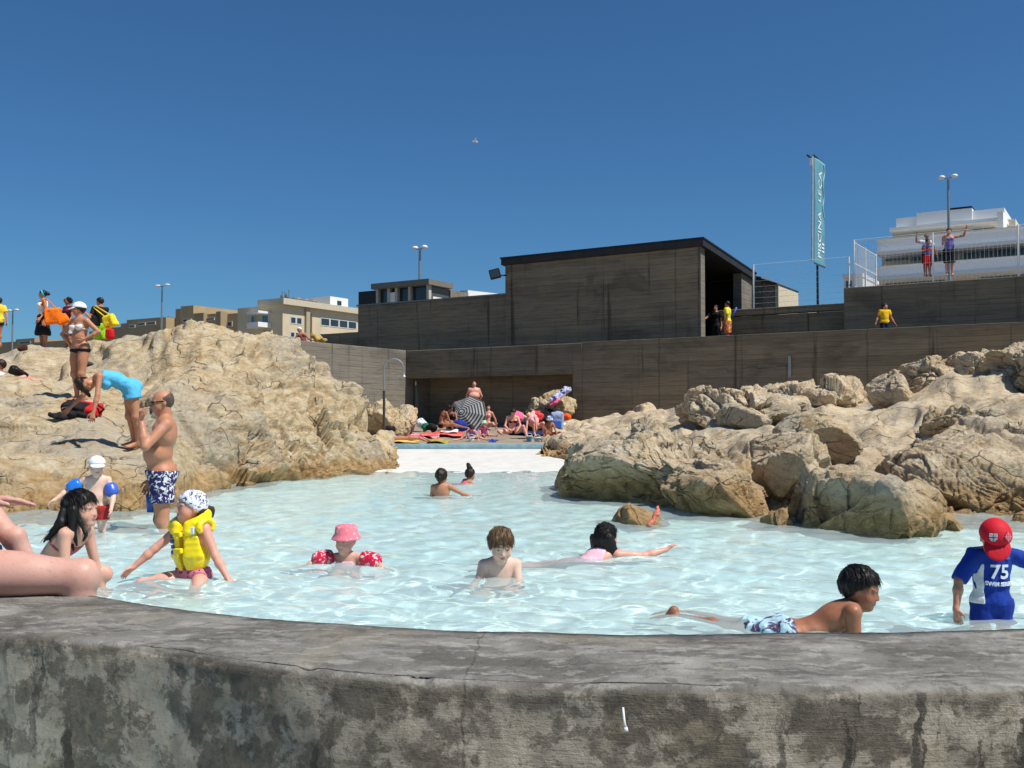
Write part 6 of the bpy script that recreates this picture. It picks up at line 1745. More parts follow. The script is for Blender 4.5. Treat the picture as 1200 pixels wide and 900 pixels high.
# woman in white cap and bikini
Y = 16.5
p = Person('woman in a white cap and bikini standing hands on hips on the left rocks', 1.66, .225, 1.13, True, 'tan', h=.012)
p.pose(fwd=(-.45, -.89, 0), up=(0, 0, 1), cup=(-.03, -.02, 1), face=(-.85, -.50, -.08), arms={'l': ((.72, -.1, -.62), (-.72, -.2, -.42)), 'r': ((-.66, .1, -.70), (.55, -.15, -.60))},
       legs={'r': ((-.05, -.02, -1), (.12, .03, -1), (-.8, -.5, 0)), 'l': ((-.06, -.06, -1), (.05, .1, -1), (-.6, -.7, 0))})
sp = snap(LP, 94, 468); stand(p, 98, sp[1], sp[2] - .03); p.hat = 1; p.build(); PPL.append(p)
p.bikini_top(M_WCLOTH); p.briefs(M_BLKB, waist=.004); p.hair('bob', 'dark'); p.capHat(M_WCLOTH)
# bending woman
Y = 15.0
p = Person('woman in a short sky blue dress bending down towards the red backpack', 1.62, .22, 1.0, True, 'tan', h=.012)
p.pose(up=(-.62, -.30, .45), fwd=(-.45, -.1, -.9), cup=(-.86, -.35, .10), cfwd=(-.1, -.2, -1), hup=(-.80, -.25, -.50), face=(-.45, -.45, -.75),
       arms={'r': ((-.66, -.05, -.75), (-.62, -.25, -.72)), 'l': ((.05, -.35, -1), (-.12, -.2, -1))},
       legs={'r': ((.02, -.18, -1), (.10, .25, -1), (-.8, -.5, 0)), 'l': ((.16, .02, -1), (-.02, .28, -1), (-.7, -.6, 0))})
best = None
for Y in np.linspace(11.5, 17, 45):
    p.place('pel', at(154, 455, Y)); gap = 0
    for sd in 'rl':
        hl = p.J['heel_' + sd]; gap += (hl[2] - .03 - ground_on(LP, 600 + F * hl[0] / hl[1], hl[1])) / 2
    if best is None or abs(gap) + abs(Y - 14.6) * .02 < best[0]: best = (abs(gap) + abs(Y - 14.6) * .02, Y, gap)
p.place('pel', at(154, 455, best[1])); p.build(); PPL.append(p)
BLUE = cloth_mat('sky_blue_cotton', (92, 186, 226)); u, cu = p.fr['u'], p.fr['cu']
pr = [x.grown(.022) for x in p.sel(('pelvis', 'waist'))] + [x.grown(.014) for x in p.sel(('chest', 'bust'))]
for sd in 'rl':
    for x in p.sel(('th_' + sd,)): e = x.grown(.03); d = nrm(x.b - x.a); e.cut = [(x.a + d * .14, d)]; e.rb += .02; pr.append(e)
p.add('dress', pr, BLUE, [(p.J['neck'] - cu * .07, cu)], (.008, (10, 10, 10)))
p.hair('long', 'dark'); p.hairlocks('long_hair', [(p.hp(a, -.2, .3), p.hp(a, -.1, -.1) + np.array([.02, -.02, -.16]), .055, .02) for a in (-.3, -.1, .1, .3)], 'dark')
# white tank woman
def shoulder_bag(label, c, w_, hgt, dep, mat, hold, up=(0, 0, 1), name='beach_bag', yaw=0., tilt=0.):
    ca, sa = math.cos(yaw), math.sin(yaw); M = np.stack([[ca, sa, 0], [-sa, ca, 0], [0, 0, 1.]], 1)
    T = np.array([[math.cos(tilt), 0, math.sin(tilt)], [0, 1, 0], [-math.sin(tilt), 0, math.cos(tilt)]]); M = T @ M
    c = np.asarray(c, float); e = tag(empty(name, c - M[:, 2] * hgt), label, 'bag')
    pr = [rbox(c - M[:, 2] * hgt * .1, (w_ * .82, dep * .8, hgt * .72), M, .05, .03), ell(c - M[:, 2] * hgt * .5, (w_ * 1.02, dep * 1.1, hgt * .5), M, .06), rbox(c + M[:, 2] * hgt * .72, (w_ * .8, dep * .35, hgt * .2), M, .02, .05)]
    sdf_mesh('bag_body', pr, .014, mat, e, noise=(.022, (6, 6, 5), 3))
    pts = [c + M[:, 0] * w_ * .6 + M[:, 2] * hgt * .8, hold + M[:, 0] * .04, hold - M[:, 0] * .04, c - M[:, 0] * w_ * .6 + M[:, 2] * hgt * .8]
    MB().tube(pts, .016, 6).build('strap', mat, e, True); return e
Y = 26.5
p = Person('woman in a white tank top and black skirt with a turquoise headband', 1.63, .225, 1.02, True, 'tan', h=.016)
p.pose(fwd=(-.8, -.6, 0), face=(-.97, -.2, .05), arms={'l': ((.25, -.2, -.95), (-.35, -.45, -.75)), 'r': ((-.1, .1, -1), (-.2, -.1, -.95))}, legs={'r': ((-.06, 0, -1), (.03, .03, -1), (-.9, -.3, 0)), 'l': ((.08, 0, -1), (.05, .03, -1), (-.9, -.4, 0))})
p.place('head', at(50, 345, Y)); p.build(); PPL.append(p)
p.tank(M_WCLOTH, .014)
pr = [x.grown(.022) for x in p.sel(('pelvis',))] + [cap(p.J['pel'], p.J['kn_r'] * .5 + p.J['kn_l'] * .5 + np.array([0, 0, .04]), .135, .20, k=.05)]
pr[-1].cut = [(p.J['pel'] + np.array([0, 0, -.44]), np.array([0, 0, -1.]))]
p.add('skirt', pr, M_BLKCLOTH, [(p.J['pel'] + np.array([0, 0, .10]), np.array([0, 0, 1.]))], (.012, (8, 8, 4)))
p.hair('short', 'black'); p.hairlocks('hair_bun', [(p.hp(0, -.42, .15), p.hp(0, -.60, .08), .055, .05)], 'black')
p.add('headband', [ell(p.hp(0, -.055, .10), (.415 * p.hh, .495 * p.hh, .47 * p.hh), p.Mh, .01)], cloth_mat('turquoise_cloth', (60, 186, 214)), [(p.hp(0, .02, 0), nrm(p.fr['hf'] - .5 * p.fr['hu'])), (p.hp(0, -.26, 0), -nrm(p.fr['hf'] - .5 * p.fr['hu']))])
shoulder_bag('big bright orange beach bag hanging from the arm of the woman in white', at(62, 370, Y - .35), .20, .20, .10, cloth_mat('orange_canvas', (250, 120, 22)), p.J['sh_l'] + np.array([.03, -.03, .05]), yaw=.3, tilt=-.12)
shoulder_bag('smaller orange bag with white strap beside the maroon top woman', at(73, 374, Y - .3), .11, .11, .07, cloth_mat('orange_canvas', (250, 120, 22)), at(69, 367, Y - .3), yaw=.3, tilt=-.5)
# maroon woman
Y = 28
p = Person('woman with big curly dark hair in a maroon top behind the bikini woman', 1.60, .225, 1.1, True, 'brown', h=.016)
p.pose(fwd=(-.6, -.8, 0), face=(-.5, -.85, -.05), arms={'l': ((.2, -.2, -1), (-.3, -.5, -.8)), 'r': ((-.1, -.2, -1), (.1, -.4, -.9))})
p.place('head', at(79.5, 353, Y)); p.build(); PPL.append(p)
p.shirt(cloth_mat('maroon_jersey', (96, 26, 50)), .45, -.01); p.shorts(cloth_mat('blue_white_printed_shorts', (196, 206, 224), (52, 66, 130), 'floral', 12), .75, .022, 'shorts')
p.add('hair', [ell(p.hp(0, -.10, .16), (.50 * p.hh, .50 * p.hh, .46 * p.hh), p.Mh, .01, cut=[(p.hp(0, .24, .1), nrm(p.fr['hf'] - .35 * p.fr['hu']))])], HAIR['black'], (), (.03, (14, 14, 14)))
# black tee person with yellow bag
Y = 26
p = Person('short haired person in a black T-shirt and lime shorts with a yellow bag', 1.58, .215, 1.0, False, 'tan', h=.016)
p.pose(fwd=(-.7, .6, 0), face=(-.93, .25, .05), arms={'l': ((-.25, -.3, -.9), (-.6, .2, .55)), 'r': ((-.3, .3, -.9), (-.5, .2, .2))})
p.place('head', at(117, 353.5, Y)); p.build(); PPL.append(p)
p.hair('short', 'dark'); p.shirt(M_BLKCLOTH, .6, -.03); p.shorts(cloth_mat('lime_shorts', (150, 214, 40)), .9, .02, 'shorts')
shoulder_bag('bright yellow shoulder bag on the person in black on the rocks', at(129, 376, Y - .3), .13, .15, .08, cloth_mat('yellow_canvas', (240, 208, 40)), p.J['sh_l'] + np.array([.02, -.05, .04]), yaw=-.2, tilt=-.35)
shoulder_bag('small red bag low behind the ridge under the yellow bag', at(129, 391, 25.3), .06, .10, .06, cloth_mat('red_canvas', (212, 30, 34)), at(126, 383, 25.5))
shoulder_bag('black rucksack carried in front of the person in the black T-shirt', at(111.5, 375, Y - .1), .09, .14, .09, M_BLKCLOTH, at(115, 364, Y), yaw=.2, name='rucksack')
# boy in yellow at the edge
Y = 27
p = Person('boy in a yellow T-shirt walking off at the left edge on the rocks', 1.40, .21, 1.0, False, 'tan', h=.016)
p.pose(fwd=(-.7, .5, 0), face=(-.9, .3, 0), arms={'r': ((.42, -.1, -.9), (.18, -.2, -.95)), 'l': ((-.3, 0, -.95), (-.3, 0, -.9))}, legs={'r': ((-.12, .1, -1), (-.08, .08, -1), (-.9, .2, 0)), 'l': ((.12, -.1, -1), (.32, -.05, -1), (-.8, .1, -.3))})
p.place('head', at(-2, 353, Y)); p.build(); PPL.append(p)
p.hair('short', 'dark'); p.shirt(cloth_mat('yellow_cotton', (238, 206, 62)), .7, -.06, .022, 'shirt'); p.shorts(M_NVS, .4)
# lying and sitting on the rock at the left edge
Y = 19.5
p = Person('dark haired sunbather in a pink bikini lying on the left rocks', 1.6, .22, 1.0, True, 'pink', h=.014)
p.pose(up=(-.40, -.90, .22), fwd=(0, -.2, -1), hup=(-.3, -.3, .85), face=(-.2, .9, .1), arms={'r': ((-.8, .2, -.2), (-.5, .5, .3)), 'l': ((-.5, -.7, -.2), (-.7, .2, .2))}, legs={'r': ((.3, .92, -.25), (.3, .9, -.2), (.5, .5, -.5)), 'l': ((.4, .9, -.25), (.3, .9, -.2), (.5, .5, -.5))})
p.place('neck', at(22, 443, Y)); p.build(); PPL.append(p)
p.hair('long', 'black'); p.hairlocks('long_hair', [(p.hp(a, -.3, .1), p.J['neck'] + np.array([.10 + a * .2, .02, .06]), .06, .04) for a in (-.2, 0, .2)], 'black'); p.bikini_top(cloth_mat('pink_swim_cloth', (226, 108, 128)))
Y = 19
p = Person('sunbather sitting up with a white towel on the shoulders at the left edge', 1.6, .22, 1.0, True, 'brown', h=.016)
p.pose(up=(.1, .1, 1), fwd=(-.8, -.5, 0), legs={'r': ((-.8, -.5, .3), (-.6, -.5, -.6)), 'l': ((-.8, -.5, .3), (-.6, -.5, -.6))}, arms={'l': ((.25, -.2, -1), (.1, -.2, -1))})
p.place('sh_l', at(0, 439, Y)); p.build(); PPL.append(p)
p.hair('short', 'dark'); p.shirt(M_WCLOTH, .3, .16, .02, 'towel_wrap'); p.briefs(M_WCLOTH)
# red and black backpack with a jacket
Y = 15.2
c = snap(LP, 97, 487) + np.array([0, .06, .075])
e = tag(empty('backpack', c - np.array([0, 0, .12])), 'red and black backpack lying on the sloping rock beside the bending woman', 'backpack')
M = np.stack([nrm([.95, -.1, -.25]), nrm([.1, .9, .4]), nrm(np.cross([.95, -.1, -.25], [.1, .9, .4]))], 1)
sdf_mesh('bag_body', [rbox(c, (.17, .11, .07), M, .05, .02), ell(c + M[:, 0] * .14, (.13, .14, .10), M, .04)], .014, cloth_mat('red_nylon', (196, 34, 38)), e, noise=(.015, (9, 9, 9)))
sdf_mesh('front_pocket', [rbox(c - M[:, 0] * .10 + M[:, 2] * .03 - M[:, 1] * .07, (.15, .07, .06), M, .04, .02), rbox(c + M[:, 0] * .05 - M[:, 1] * .16, (.2, .025, .03), M, .02, .02)], .014, M_BLKCLOTH, e, noise=(.015, (9, 9, 9)))
MB().tube([c + M[:, 0] * .25 + M[:, 2] * .02, c + M[:, 0] * .33 + M[:, 2] * .12, c + M[:, 0] * .22 + M[:, 2] * .16], .018, 6).build('carry_handle', M_BLKCLOTH, e, True)
for k in (-1, 1): MB().tube([c - M[:, 0] * .1 + M[:, 1] * .06 * k + M[:, 2] * .1, c - M[:, 0] * .25 + M[:, 1] * .1 * k + M[:, 2] * .08, c - M[:, 0] * .33 + M[:, 1] * .05 * k - M[:, 2] * .02], .016, 6).build('strap', M_BLKCLOTH, e, True)
q = snap(LP, 72, 492) + np.array([0, 0, .03])
tag(sdf_mesh('jacket', [ell(q, (.13, .12, .055), None, .04), ell(q + np.array([.10, .05, .05]), (.12, .10, .07), None, .04), cap(q, q + np.array([-.16, -.02, .03]), .05, .03, k=.03)], .016, M_BLKCLOTH, None, noise=(.03, (7, 7, 7)), origin=q), 'crumpled black jacket lying left of the red backpack', 'jacket')
q = snap(LP, 24.5, 409) + np.array([0, 0, .05]); tag(sdf_mesh('shoe', [ell(q, (.12, .07, .06), None, .02), ell(q + np.array([.06, 0, .05]), (.06, .05, .06), None, .03)], .012, cloth_mat('brown_leather', (70, 36, 30)), None, origin=q), 'small dark brown shoe left on the ridge near the boy in yellow', 'shoe')
q = snap(LP, 103, 429) + np.array([0, 0, .04]); tag(sdf_mesh('shoe', [ell(q, (.13, .07, .06), None, .02), ell(q + np.array([-.05, 0, .04]), (.06, .05, .07), None, .03)], .012, cloth_mat('grey_leather', (60, 58, 62)), None, origin=q), 'dark grey shoe on the rock right of the bikini woman', 'shoe')
# ================================================================== beach
def bz(px, Y): return float(beach_z((px - 600) / F * Y, Y))
def seated(label, px, py_top, Y, H, fwd, face, arms, legs, skin, female=True, up=(0, 0, 1), cup=None, hup=None, girth=1.0, h=.02, sink=0.0):
    p = Person(label, H, None if H > 1.45 else .20, girth, female, skin, h=h)
    p.pose(up=up, fwd=fwd, cup=cup, face=face, hup=hup, arms=arms, legs=legs)
    t = at(px, 480, Y); d = t - p.J['head']; p.shift(np.array([d[0], Y - p.J['head'][1], 0])); sit_base(p, bz(px, Y) - .02 - sink); p.build(); PPL.append(p); return p
# big man
Y = 38.6
p = Person('big bare bellied man in blue shorts standing behind the striped parasol', 1.66, .225, 1.6, False, 'pink', h=.02)
p.pose(fwd=(.1, -1, 0), face=(.15, -.97, 0), arms={'r': ((-.38, .15, -.9), (.3, .6, -.7)), 'l': ((.38, .15, -.9), (-.3, .6, -.7))})
stand(p, 555.5, Y, feet_z(496.5, Y)); p.build(); PPL.append(p)
p.hair('crop', 'grey', .003); p.shorts(cloth_mat('light_blue_flowered_shorts', (96, 160, 190), (200, 220, 228), 'floral', 12), .7, .02)
# seated woman on towels, seen from behind
p = seated('tanned sunbather with her back turned sitting on the red towels', 526, 484, 34.5, 1.62, (.8, .35, 0), (.75, .3, -.55), {'r': ((.35, -.2, -.9), (.65, .1, -.5)), 'l': ((.4, .3, -.85), (.6, .1, -.5))},
           {'r': ((.90, -.25, .04), (.35, .2, -.1), (.8, 0, -.1)), 'l': ((.9, .2, .25), (.1, .1, -.9), (.8, 0, 0))}, 'brown', up=(.02, 0, 1), cup=(.45, .1, .9), hup=(.7, .1, .7))
p.hair('long', 'black'); p.hairlocks('long_hair', [(p.hp(a, -.3, .2), p.hp(a + .1, -.1, -.75), .07, .04) for a in (-.25, 0, .25)], 'black'); p.briefs(M_BLKB); p.bikini_top(M_BLKB)
# person in the parasol's shade
p = seated('person with long black hair and a dark top sitting in the parasol shade', 529, 484, 36.2, 1.6, (-.3, -.9, 0), (-.4, -.8, -.4), {'r': ((-.2, -.5, -.8), (.2, -.8, -.3)), 'l': ((.2, -.5, -.8), (-.2, -.8, -.3))},
           {'r': ((-.5, -.7, .4), (-.1, -.5, -.8)), 'l': ((.4, -.8, .4), (.1, -.4, -.8))}, 'brown')
p.hair('long', 'black'); p.hairlocks('long_hair', [(p.hp(a, -.25, .1), p.hp(a * 1.2, -.1, -.7), .06, .04) for a in (-.35, -.15, .15, .35)], 'black'); p.tank(M_BLKCLOTH); p.briefs(M_BLKB)
# reclining woman
p = seated('woman in a pale pink bikini sitting up and leaning back on one arm', 572.5, 474, 38.2, 1.66, (-.35, -.93, 0), (-.2, -.95, .05), {'l': ((.45, .25, -.85), (.12, .15, -1)), 'r': ((-.5, -.1, -.6), (-.2, -.5, .75))},
           {'r': ((-.85, -.5, .08), (-.9, -.2, -.1), (-.7, -.5, .3)), 'l': ((.35, -.9, .1), (.2, -.7, -.15), (.2, -.6, .5))}, 'pink', up=(.06, .12, 1), cup=(.10, .05, 1))
p.hair('bob', 'dark'); p.bikini_top(cloth_mat('pale_pink_swim_cloth', (236, 186, 200))); p.briefs(cloth_mat('pale_pink_swim_cloth', (236, 186, 200)))
# child in purple bending over a bucket
p = seated('small child in a mauve shirt crouching over a white bucket', 553, 500, 30.6, 1.0, (-.2, -.9, -.2), (-.2, -.6, -.75), {'r': ((-.5, -.5, -.7), (.1, -.5, -.9)), 'l': ((.4, -.6, -.7), (.3, -.3, -.9))},
           {'r': ((-.8, -.5, -.05), (-.7, -.2, -.25), (-.7, -.4, .2)), 'l': ((.75, -.6, -.05), (.8, -.2, -.2), (.7, -.4, .2))}, 'pink', False, up=(0, -.3, 1), cup=(0, -.75, .6), hup=(0, -.8, .55), h=.018)
p.hair('short', 'brown'); p.shirt(cloth_mat('mauve_cotton', (176, 126, 176)), .7, -.02); p.shorts(cloth_mat('grey_check_shorts', (70, 66, 92), (190, 188, 200), 'stripe', 18), .6, .012, 'shorts')
# child with green hat
p = seated('toddler in a pale green sun hat sitting on the sand', 567, 497, 33, .95, (.3, -.9, 0), (.1, -.8, -.4), {'r': ((-.3, -.5, -.8), (.2, -.6, -.6)), 'l': ((.3, -.5, -.8), (.2, -.6, -.6))}, {'r': ((.2, -.95, .05), (.3, -.9, -.1), (.2, -.6, .6)), 'l': ((.75, -.6, .05), (.8, -.5, -.1), (.5, -.6, .6))}, 'pink', False, h=.018)
p.bucketHat(cloth_mat('pale_green_cotton', (136, 196, 156), (206, 230, 206), 'floral', 14)); p.shirt(cloth_mat('plum_cotton', (140, 60, 104)), .6, -.02)
# woman with a blue bucket
p = seated('woman with dark hair in a ponytail holding a small blue bucket at the curb', 601.5, 490, 31, 1.66, (.2, -.97, 0), (.2, -.7, -.65), {'r': ((-.3, -.35, -.9), (.45, -.6, -.5)), 'l': ((.3, -.35, -.9), (-.35, -.6, -.55))},
           {'r': ((-.78, -.6, .02), (.15, -.75, -.12), (-.2, -.9, .2)), 'l': ((.65, -.72, .42), (.35, -.25, -.9), (.2, -.9, -.1))}, 'pink', up=(0, .05, 1), cup=(.05, -.35, .95), hup=(.08, -.6, .8))
p.hair('bob', 'dark'); p.hairlocks('ponytail', [(p.hp(0, -.45, .2), p.hp(.3, -.5, -.5), .05, .03)], 'dark'); p.bikini_top(M_BLKB); p.briefs(M_BLKB); wb_ = p
def bucket(px, py, Y, mat, mat2, label, r=.095, hgt=.17):
    b = at(px, py, Y); e = tag(empty('sand_bucket', b), label, 'bucket')
    m = MB(); m.lathe([(.0, .004), (r * .72, .0), (r, hgt), (r * .93, hgt), (r * .66, .015), (0, .015)], b, 18); m.build('bucket_body', mat, e, True)
    m = MB(); m.lathe([(r * 1.0, hgt), (r * 1.12, hgt - .004), (r * 1.12, hgt - .03), (r * 1.0, hgt - .034)], b, 18); m.build('rim', mat2, e, True)
    MB().tube([b + np.array([r * math.cos(a), -.02, hgt + r * .75 * math.sin(a)]) for a in np.linspace(0, math.pi, 10)], .007, 5).build('handle', mat2, e, True); return e
bw_ = plain('white_plastic', (226, 228, 232), .4); bb_ = plain('teal_blue_plastic', (64, 140, 170), .4)
bucket(552.5, 518.5, 30.2, bw_, bw_, 'white toy bucket in front of the crouching child in mauve')
bucket(620, 517, 30.3, bb_, bw_, 'blue and white toy bucket between the knees of the ponytail woman')
bucket(629.5, 519, 30.0, plain('pale_blue_plastic', (122, 166, 190), .4), bw_, 'pale blue toy bucket right of the woman in black shorts')
# stooping woman in pink top and black shorts
p = seated('crouching woman in a pale pink top and black shorts beside the ponytail woman', 617, 497, 31.8, 1.6, (.3, -.9, 0), (.2, -.6, -.75), {'r': ((-.1, -.4, -.9), (.0, -.3, -1)), 'l': ((.3, -.4, -.9), (.1, -.3, -1))},
           {'r': ((.2, -.85, .35), (.1, .1, -1)), 'l': ((.6, -.7, .35), (.1, .1, -1))}, 'pink', up=(.3, -.1, .8), cup=(-.55, -.45, .55), hup=(-.6, -.5, .4))
p.hair('bob', 'brown'); p.shirt(cloth_mat('pale_pink_cotton', (240, 190, 196)), .0, .1, .014, 'top'); p.shorts(M_BLKB, .3)
# person with blue white towel hat
p = seated('tanned child sitting at the right end of the curb under a blue and white hat', 644, 496, 31.2, 1.25, (.2, -.95, 0), (.1, -.75, -.6), {'r': ((-.2, -.4, -.9), (.1, -.5, -.8)), 'l': ((.3, -.4, -.9), (.2, -.6, -.7))},
           {'r': ((-.2, -.85, .5), (.1, -.3, -.95)), 'l': ((.85, -.45, .2), (.6, -.3, -.5))}, 'brown', False, cup=(0, -.25, .95))
p.hair('short', 'dark'); p.bucketHat(cloth_mat('blue_white_cotton', (214, 222, 234), (60, 92, 170), 'floral', 10)); p.shorts(cloth_mat('red_swim_cloth', (170, 50, 48)), .4)
# lying legs at the left
Y = 28.9
p = Person('sunbather lying on a yellow towel with legs towards the curb', 1.66, .22, 1.0, True, 'tan', h=.018)
p.pose(up=(-.92, .35, .0), fwd=(0, 0, -1), face=(-.3, .1, -.9), hup=(-.9, .3, .2), arms={'r': ((-.9, .3, 0), (-.5, .8, 0)), 'l': ((-.8, -.5, 0), (-.9, .2, 0))}, legs={'r': ((.97, -.10, .02), (.97, -.05, .0), (.6, 0, -.3)), 'l': ((.97, -.22, .02), (.97, -.2, .0), (.6, 0, -.3))})
t = at(463, 514, Y); p.place('pel', t); sit_base(p, bz(463, Y) + .01); p.build(); PPL.append(p); p.briefs(M_NVS); p.hair('short', 'dark')
# parasol
Y = 37.0
c = at(545, 488, Y); ax = nrm([-.35, -.80, .48])
e = tag(empty('parasol', at(541, 497, Y + .6)), 'black and white striped parasol lying tilted on the sand', 'parasol')
m = MB(); R = .88; V = []; Fs = []
X1 = nrm(np.cross(ax, [0, 0, 1])); Y1 = np.cross(ax, X1); nr = 18; na = 8
def stripe_mat():
    t = NT('black_white_ring_stripes'); p = t.n('ShaderNodeAttribute', attribute_name='Col').outputs['Color']; r = t.sep(p)[0]
    f = t.math('GREATER_THAN', t.math('FRACT', t.math('ADD', t.math('MULTIPLY', r, 8.5), .1)), .56)
    return t.pbr(t.mix(f, (.022, .022, .025, 1), (.32, .32, .32, 1)), .8)
cols = []
sub = 6
for side in (0, 1):
    for i in range(nr + 1):
        r = i / nr
        for k in range(na * sub):
            a = 2 * math.pi * k / (na * sub); seg = (k % sub) / sub; rr_ = R * r * (math.cos(math.pi / na) / math.cos((seg - .5) * 2 * math.pi / na))
            dome = .36 * (1 - r ** 2) - .035 * (.5 - abs(seg - .5)) * 2 * r
            V.append(c + X1 * rr_ * math.cos(a) + Y1 * rr_ * math.sin(a) + ax * (dome - .012 * side)); cols.append((r, 0, 0, 1))
n_ = na * sub; base2 = (nr + 1) * n_
for i in range(nr):
    for k in range(n_):
        k2 = (k + 1) % n_; a, b, c_, d = i * n_ + k, i * n_ + k2, (i + 1) * n_ + k2, (i + 1) * n_ + k
        Fs.append((a, d, c_, b)); Fs.append((base2 + a, base2 + b, base2 + c_, base2 + d))
for k in range(n_):
    k2 = (k + 1) % n_; Fs.append((nr * n_ + k, base2 + nr * n_ + k, base2 + nr * n_ + k2, nr * n_ + k2))
mesh_np('canopy', np.array(V), Fs, stripe_mat(), e, False, col={'Col': np.array(cols)})
MB().tube([c + ax * .42, c - ax * 1.25], .02, 8).build('pole', M_WHITEP, e)
for k in range(8):
    a = 2 * math.pi * k / 8; MB().tube([c + ax * .30, c + (X1 * math.cos(a) + Y1 * math.sin(a)) * R * .97 - ax * .02], .008, 5).build('rib', M_GALV, e)
# towels
def towel(px0, px1, Y0, Y1, mat, label, dz=.03, seed=1, name='towel', skew=0.0):
    x0, x1 = (px0 - 600) / F * Y0, (px1 - 600) / F * Y0; n1, n2 = 24, 18; V = []
    for lay in (0, 1):
        for i in range(n1 + 1):
            for j in range(n2 + 1):
                s, t_ = i / n1, j / n2; x = x0 + (x1 - x0) * s + skew * t_; y = Y0 + (Y1 - Y0) * t_
                V.append((x, y, float(beach_z(x, y)) + dz + .015 - .012 * lay))
    V = np.array(V); h_ = fbm(np.stack([V[:, 0] * 2.2, V[:, 1] * 2.2, 0 * V[:, 0] + seed], 1), 3, seed) * .055 + .03; V[:, 2] += h_
    Fs = []; n0 = (n1 + 1) * (n2 + 1)
    for i in range(n1):
        for j in range(n2):
            a = i * (n2 + 1) + j; Fs.append((a, a + n2 + 1, a + n2 + 2, a + 1)); b = n0 + a; Fs.append((b, b + 1, b + n2 + 2, b + n2 + 1))
    per = [(i, 0) for i in range(n1)] + [(n1, j) for j in range(n2)] + [(i, n2) for i in range(n1, 0, -1)] + [(0, j) for j in range(n2, 0, -1)]
    for k in range(len(per)):
        ia = per[k][0] * (n2 + 1) + per[k][1]; q_ = per[(k + 1) % len(per)]; ib = q_[0] * (n2 + 1) + q_[1]; Fs.append((ib, ia, n0 + ia, n0 + ib))
    o = mesh_np(name, V, Fs, mat, None, True, origin=V.mean(0)); return tag(o, label, 'towel')
towel(478, 512, 31.0, 33.0, cloth_mat('hot_pink_towel', (230, 84, 130), (240, 150, 160), 'stripe', 14), 'hot pink striped towel spread at the left of the beach', seed=1)
towel(492, 541, 32.2, 34.2, cloth_mat('coral_towel', (226, 92, 76), (236, 120, 110), 'stripe', 9), 'coral red towel under the woman with her back turned', seed=2, dz=.05)
towel(515, 536, 33.4, 34.4, M_WCLOTH, 'rumpled white towel in front of the woman with her back turned', seed=3, dz=.11)
towel(458, 490, 28.45, 29.4, cloth_mat('yellow_towel', (232, 190, 92)), 'yellow towel under the lying legs next to the curb', seed=4)
towel(500, 525, 29.2, 30.4, cloth_mat('green_orange_towel', (170, 150, 70), (110, 140, 86), 'floral', 3), 'flat green and ochre mat on the sand near the curb', seed=5, dz=-.02, name='beach_mat')
towel(600, 640, 33.5, 35.5, cloth_mat('dark_blue_towel', (36, 46, 84)), 'dark blue towel behind the group at the right of the beach', seed=6)
def heap(px, py, Y, r, mat, label, name='bag', cat='bag', seed=0, squash=.8):
    c = at(px, py, Y); rg = np.random.default_rng(seed); pr = [ell(c, (r, r * .7, r * squash), None, .05)]
    for k in range(5):
        o = rg.normal(size=3) * np.array([.55, .3, .35]) * r; pr.append(ell(c + o, np.array([.55, .45, .5]) * r * rg.uniform(.8, 1.2), None, .05))
    return tag(sdf_mesh(name, pr, max(.014, r * .06), mat, None, noise=(r * .13, (5 / r * .3, 5 / r * .3, 6 / r * .3), seed), origin=c - np.array([0, 0, r * squash])), label, cat)
heap(539, 499, 35.3, .27, cloth_mat('dark_blue_canvas', (34, 52, 140)), 'dark blue bag on the sand in the shade of the parasol', seed=1)
heap(493, 496, 36.5, .17, bw_, 'white plastic bag against the dark recess beside the grey rock', seed=2, squash=1.1)
heap(499, 500, 36.2, .16, cloth_mat('green_canvas', (30, 110, 80)), 'small green bag right of the white plastic bag', seed=3)
heap(507, 501, 35.2, .16, M_BLKCLOTH, 'small black bag at the back of the pink towel', seed=4)
heap(458, 502, 29.5, .13, M_BLKCLOTH, 'black cap lying on the pale rock by the shower pipe', 'cap', 'cap', seed=5, squash=.6)
heap(640, 490, 36.4, .42, M_BLKCLOTH, 'big black beach bag leaning on the yellow rock', seed=6)
heap(619, 489, 36, .30, cloth_mat('cream_canvas', (226, 206, 160)), 'cream beach bag behind the women at the right', seed=7, squash=.6)
heap(616, 496, 35, .36, cloth_mat('navy_canvas', (26, 32, 62)), 'navy beach bag below the cream bag', seed=8, squash=.55)
heap(628, 489, 35.6, .22, cloth_mat('red_towel_cloth', (216, 66, 62)), 'red cloth bundle beside the cream bag', 'cloth', 'cloth', seed=9, squash=1.2)
heap(606, 489, 33.4, .22, cloth_mat('pink_towel_cloth', (240, 106, 146)), 'bright pink cloth bundle behind the ponytail woman', 'cloth', 'cloth', seed=10)
heap(660, 494, 35.6, .30, cloth_mat('orange_plastic', (236, 92, 34)), 'orange plastic bag in the dark gap under the yellow rock', seed=11, squash=.7)
heap(661, 499, 35, .14, bw_, 'small white bag in front of the orange plastic bag', seed=12)
heap(640, 519, 30, .10, plain('red_plastic', (226, 60, 34), .4), 'red beach toy at the curb beside the pale blue bucket', 'beach_toy', 'toy', seed=13)
heap(651, 518, 30, .11, plain('orange_plastic_toy', (240, 118, 40), .4), 'orange beach toy at the right end of the curb', 'beach_toy', 'toy', seed=14)
heap(577.5, 518.5, 29.6, .10, plain('bright_blue_plastic', (34, 78, 190), .4), 'blue plastic shoe on the sand left of the ponytail woman', 'sandal', 'shoe', seed=15, squash=1.1)
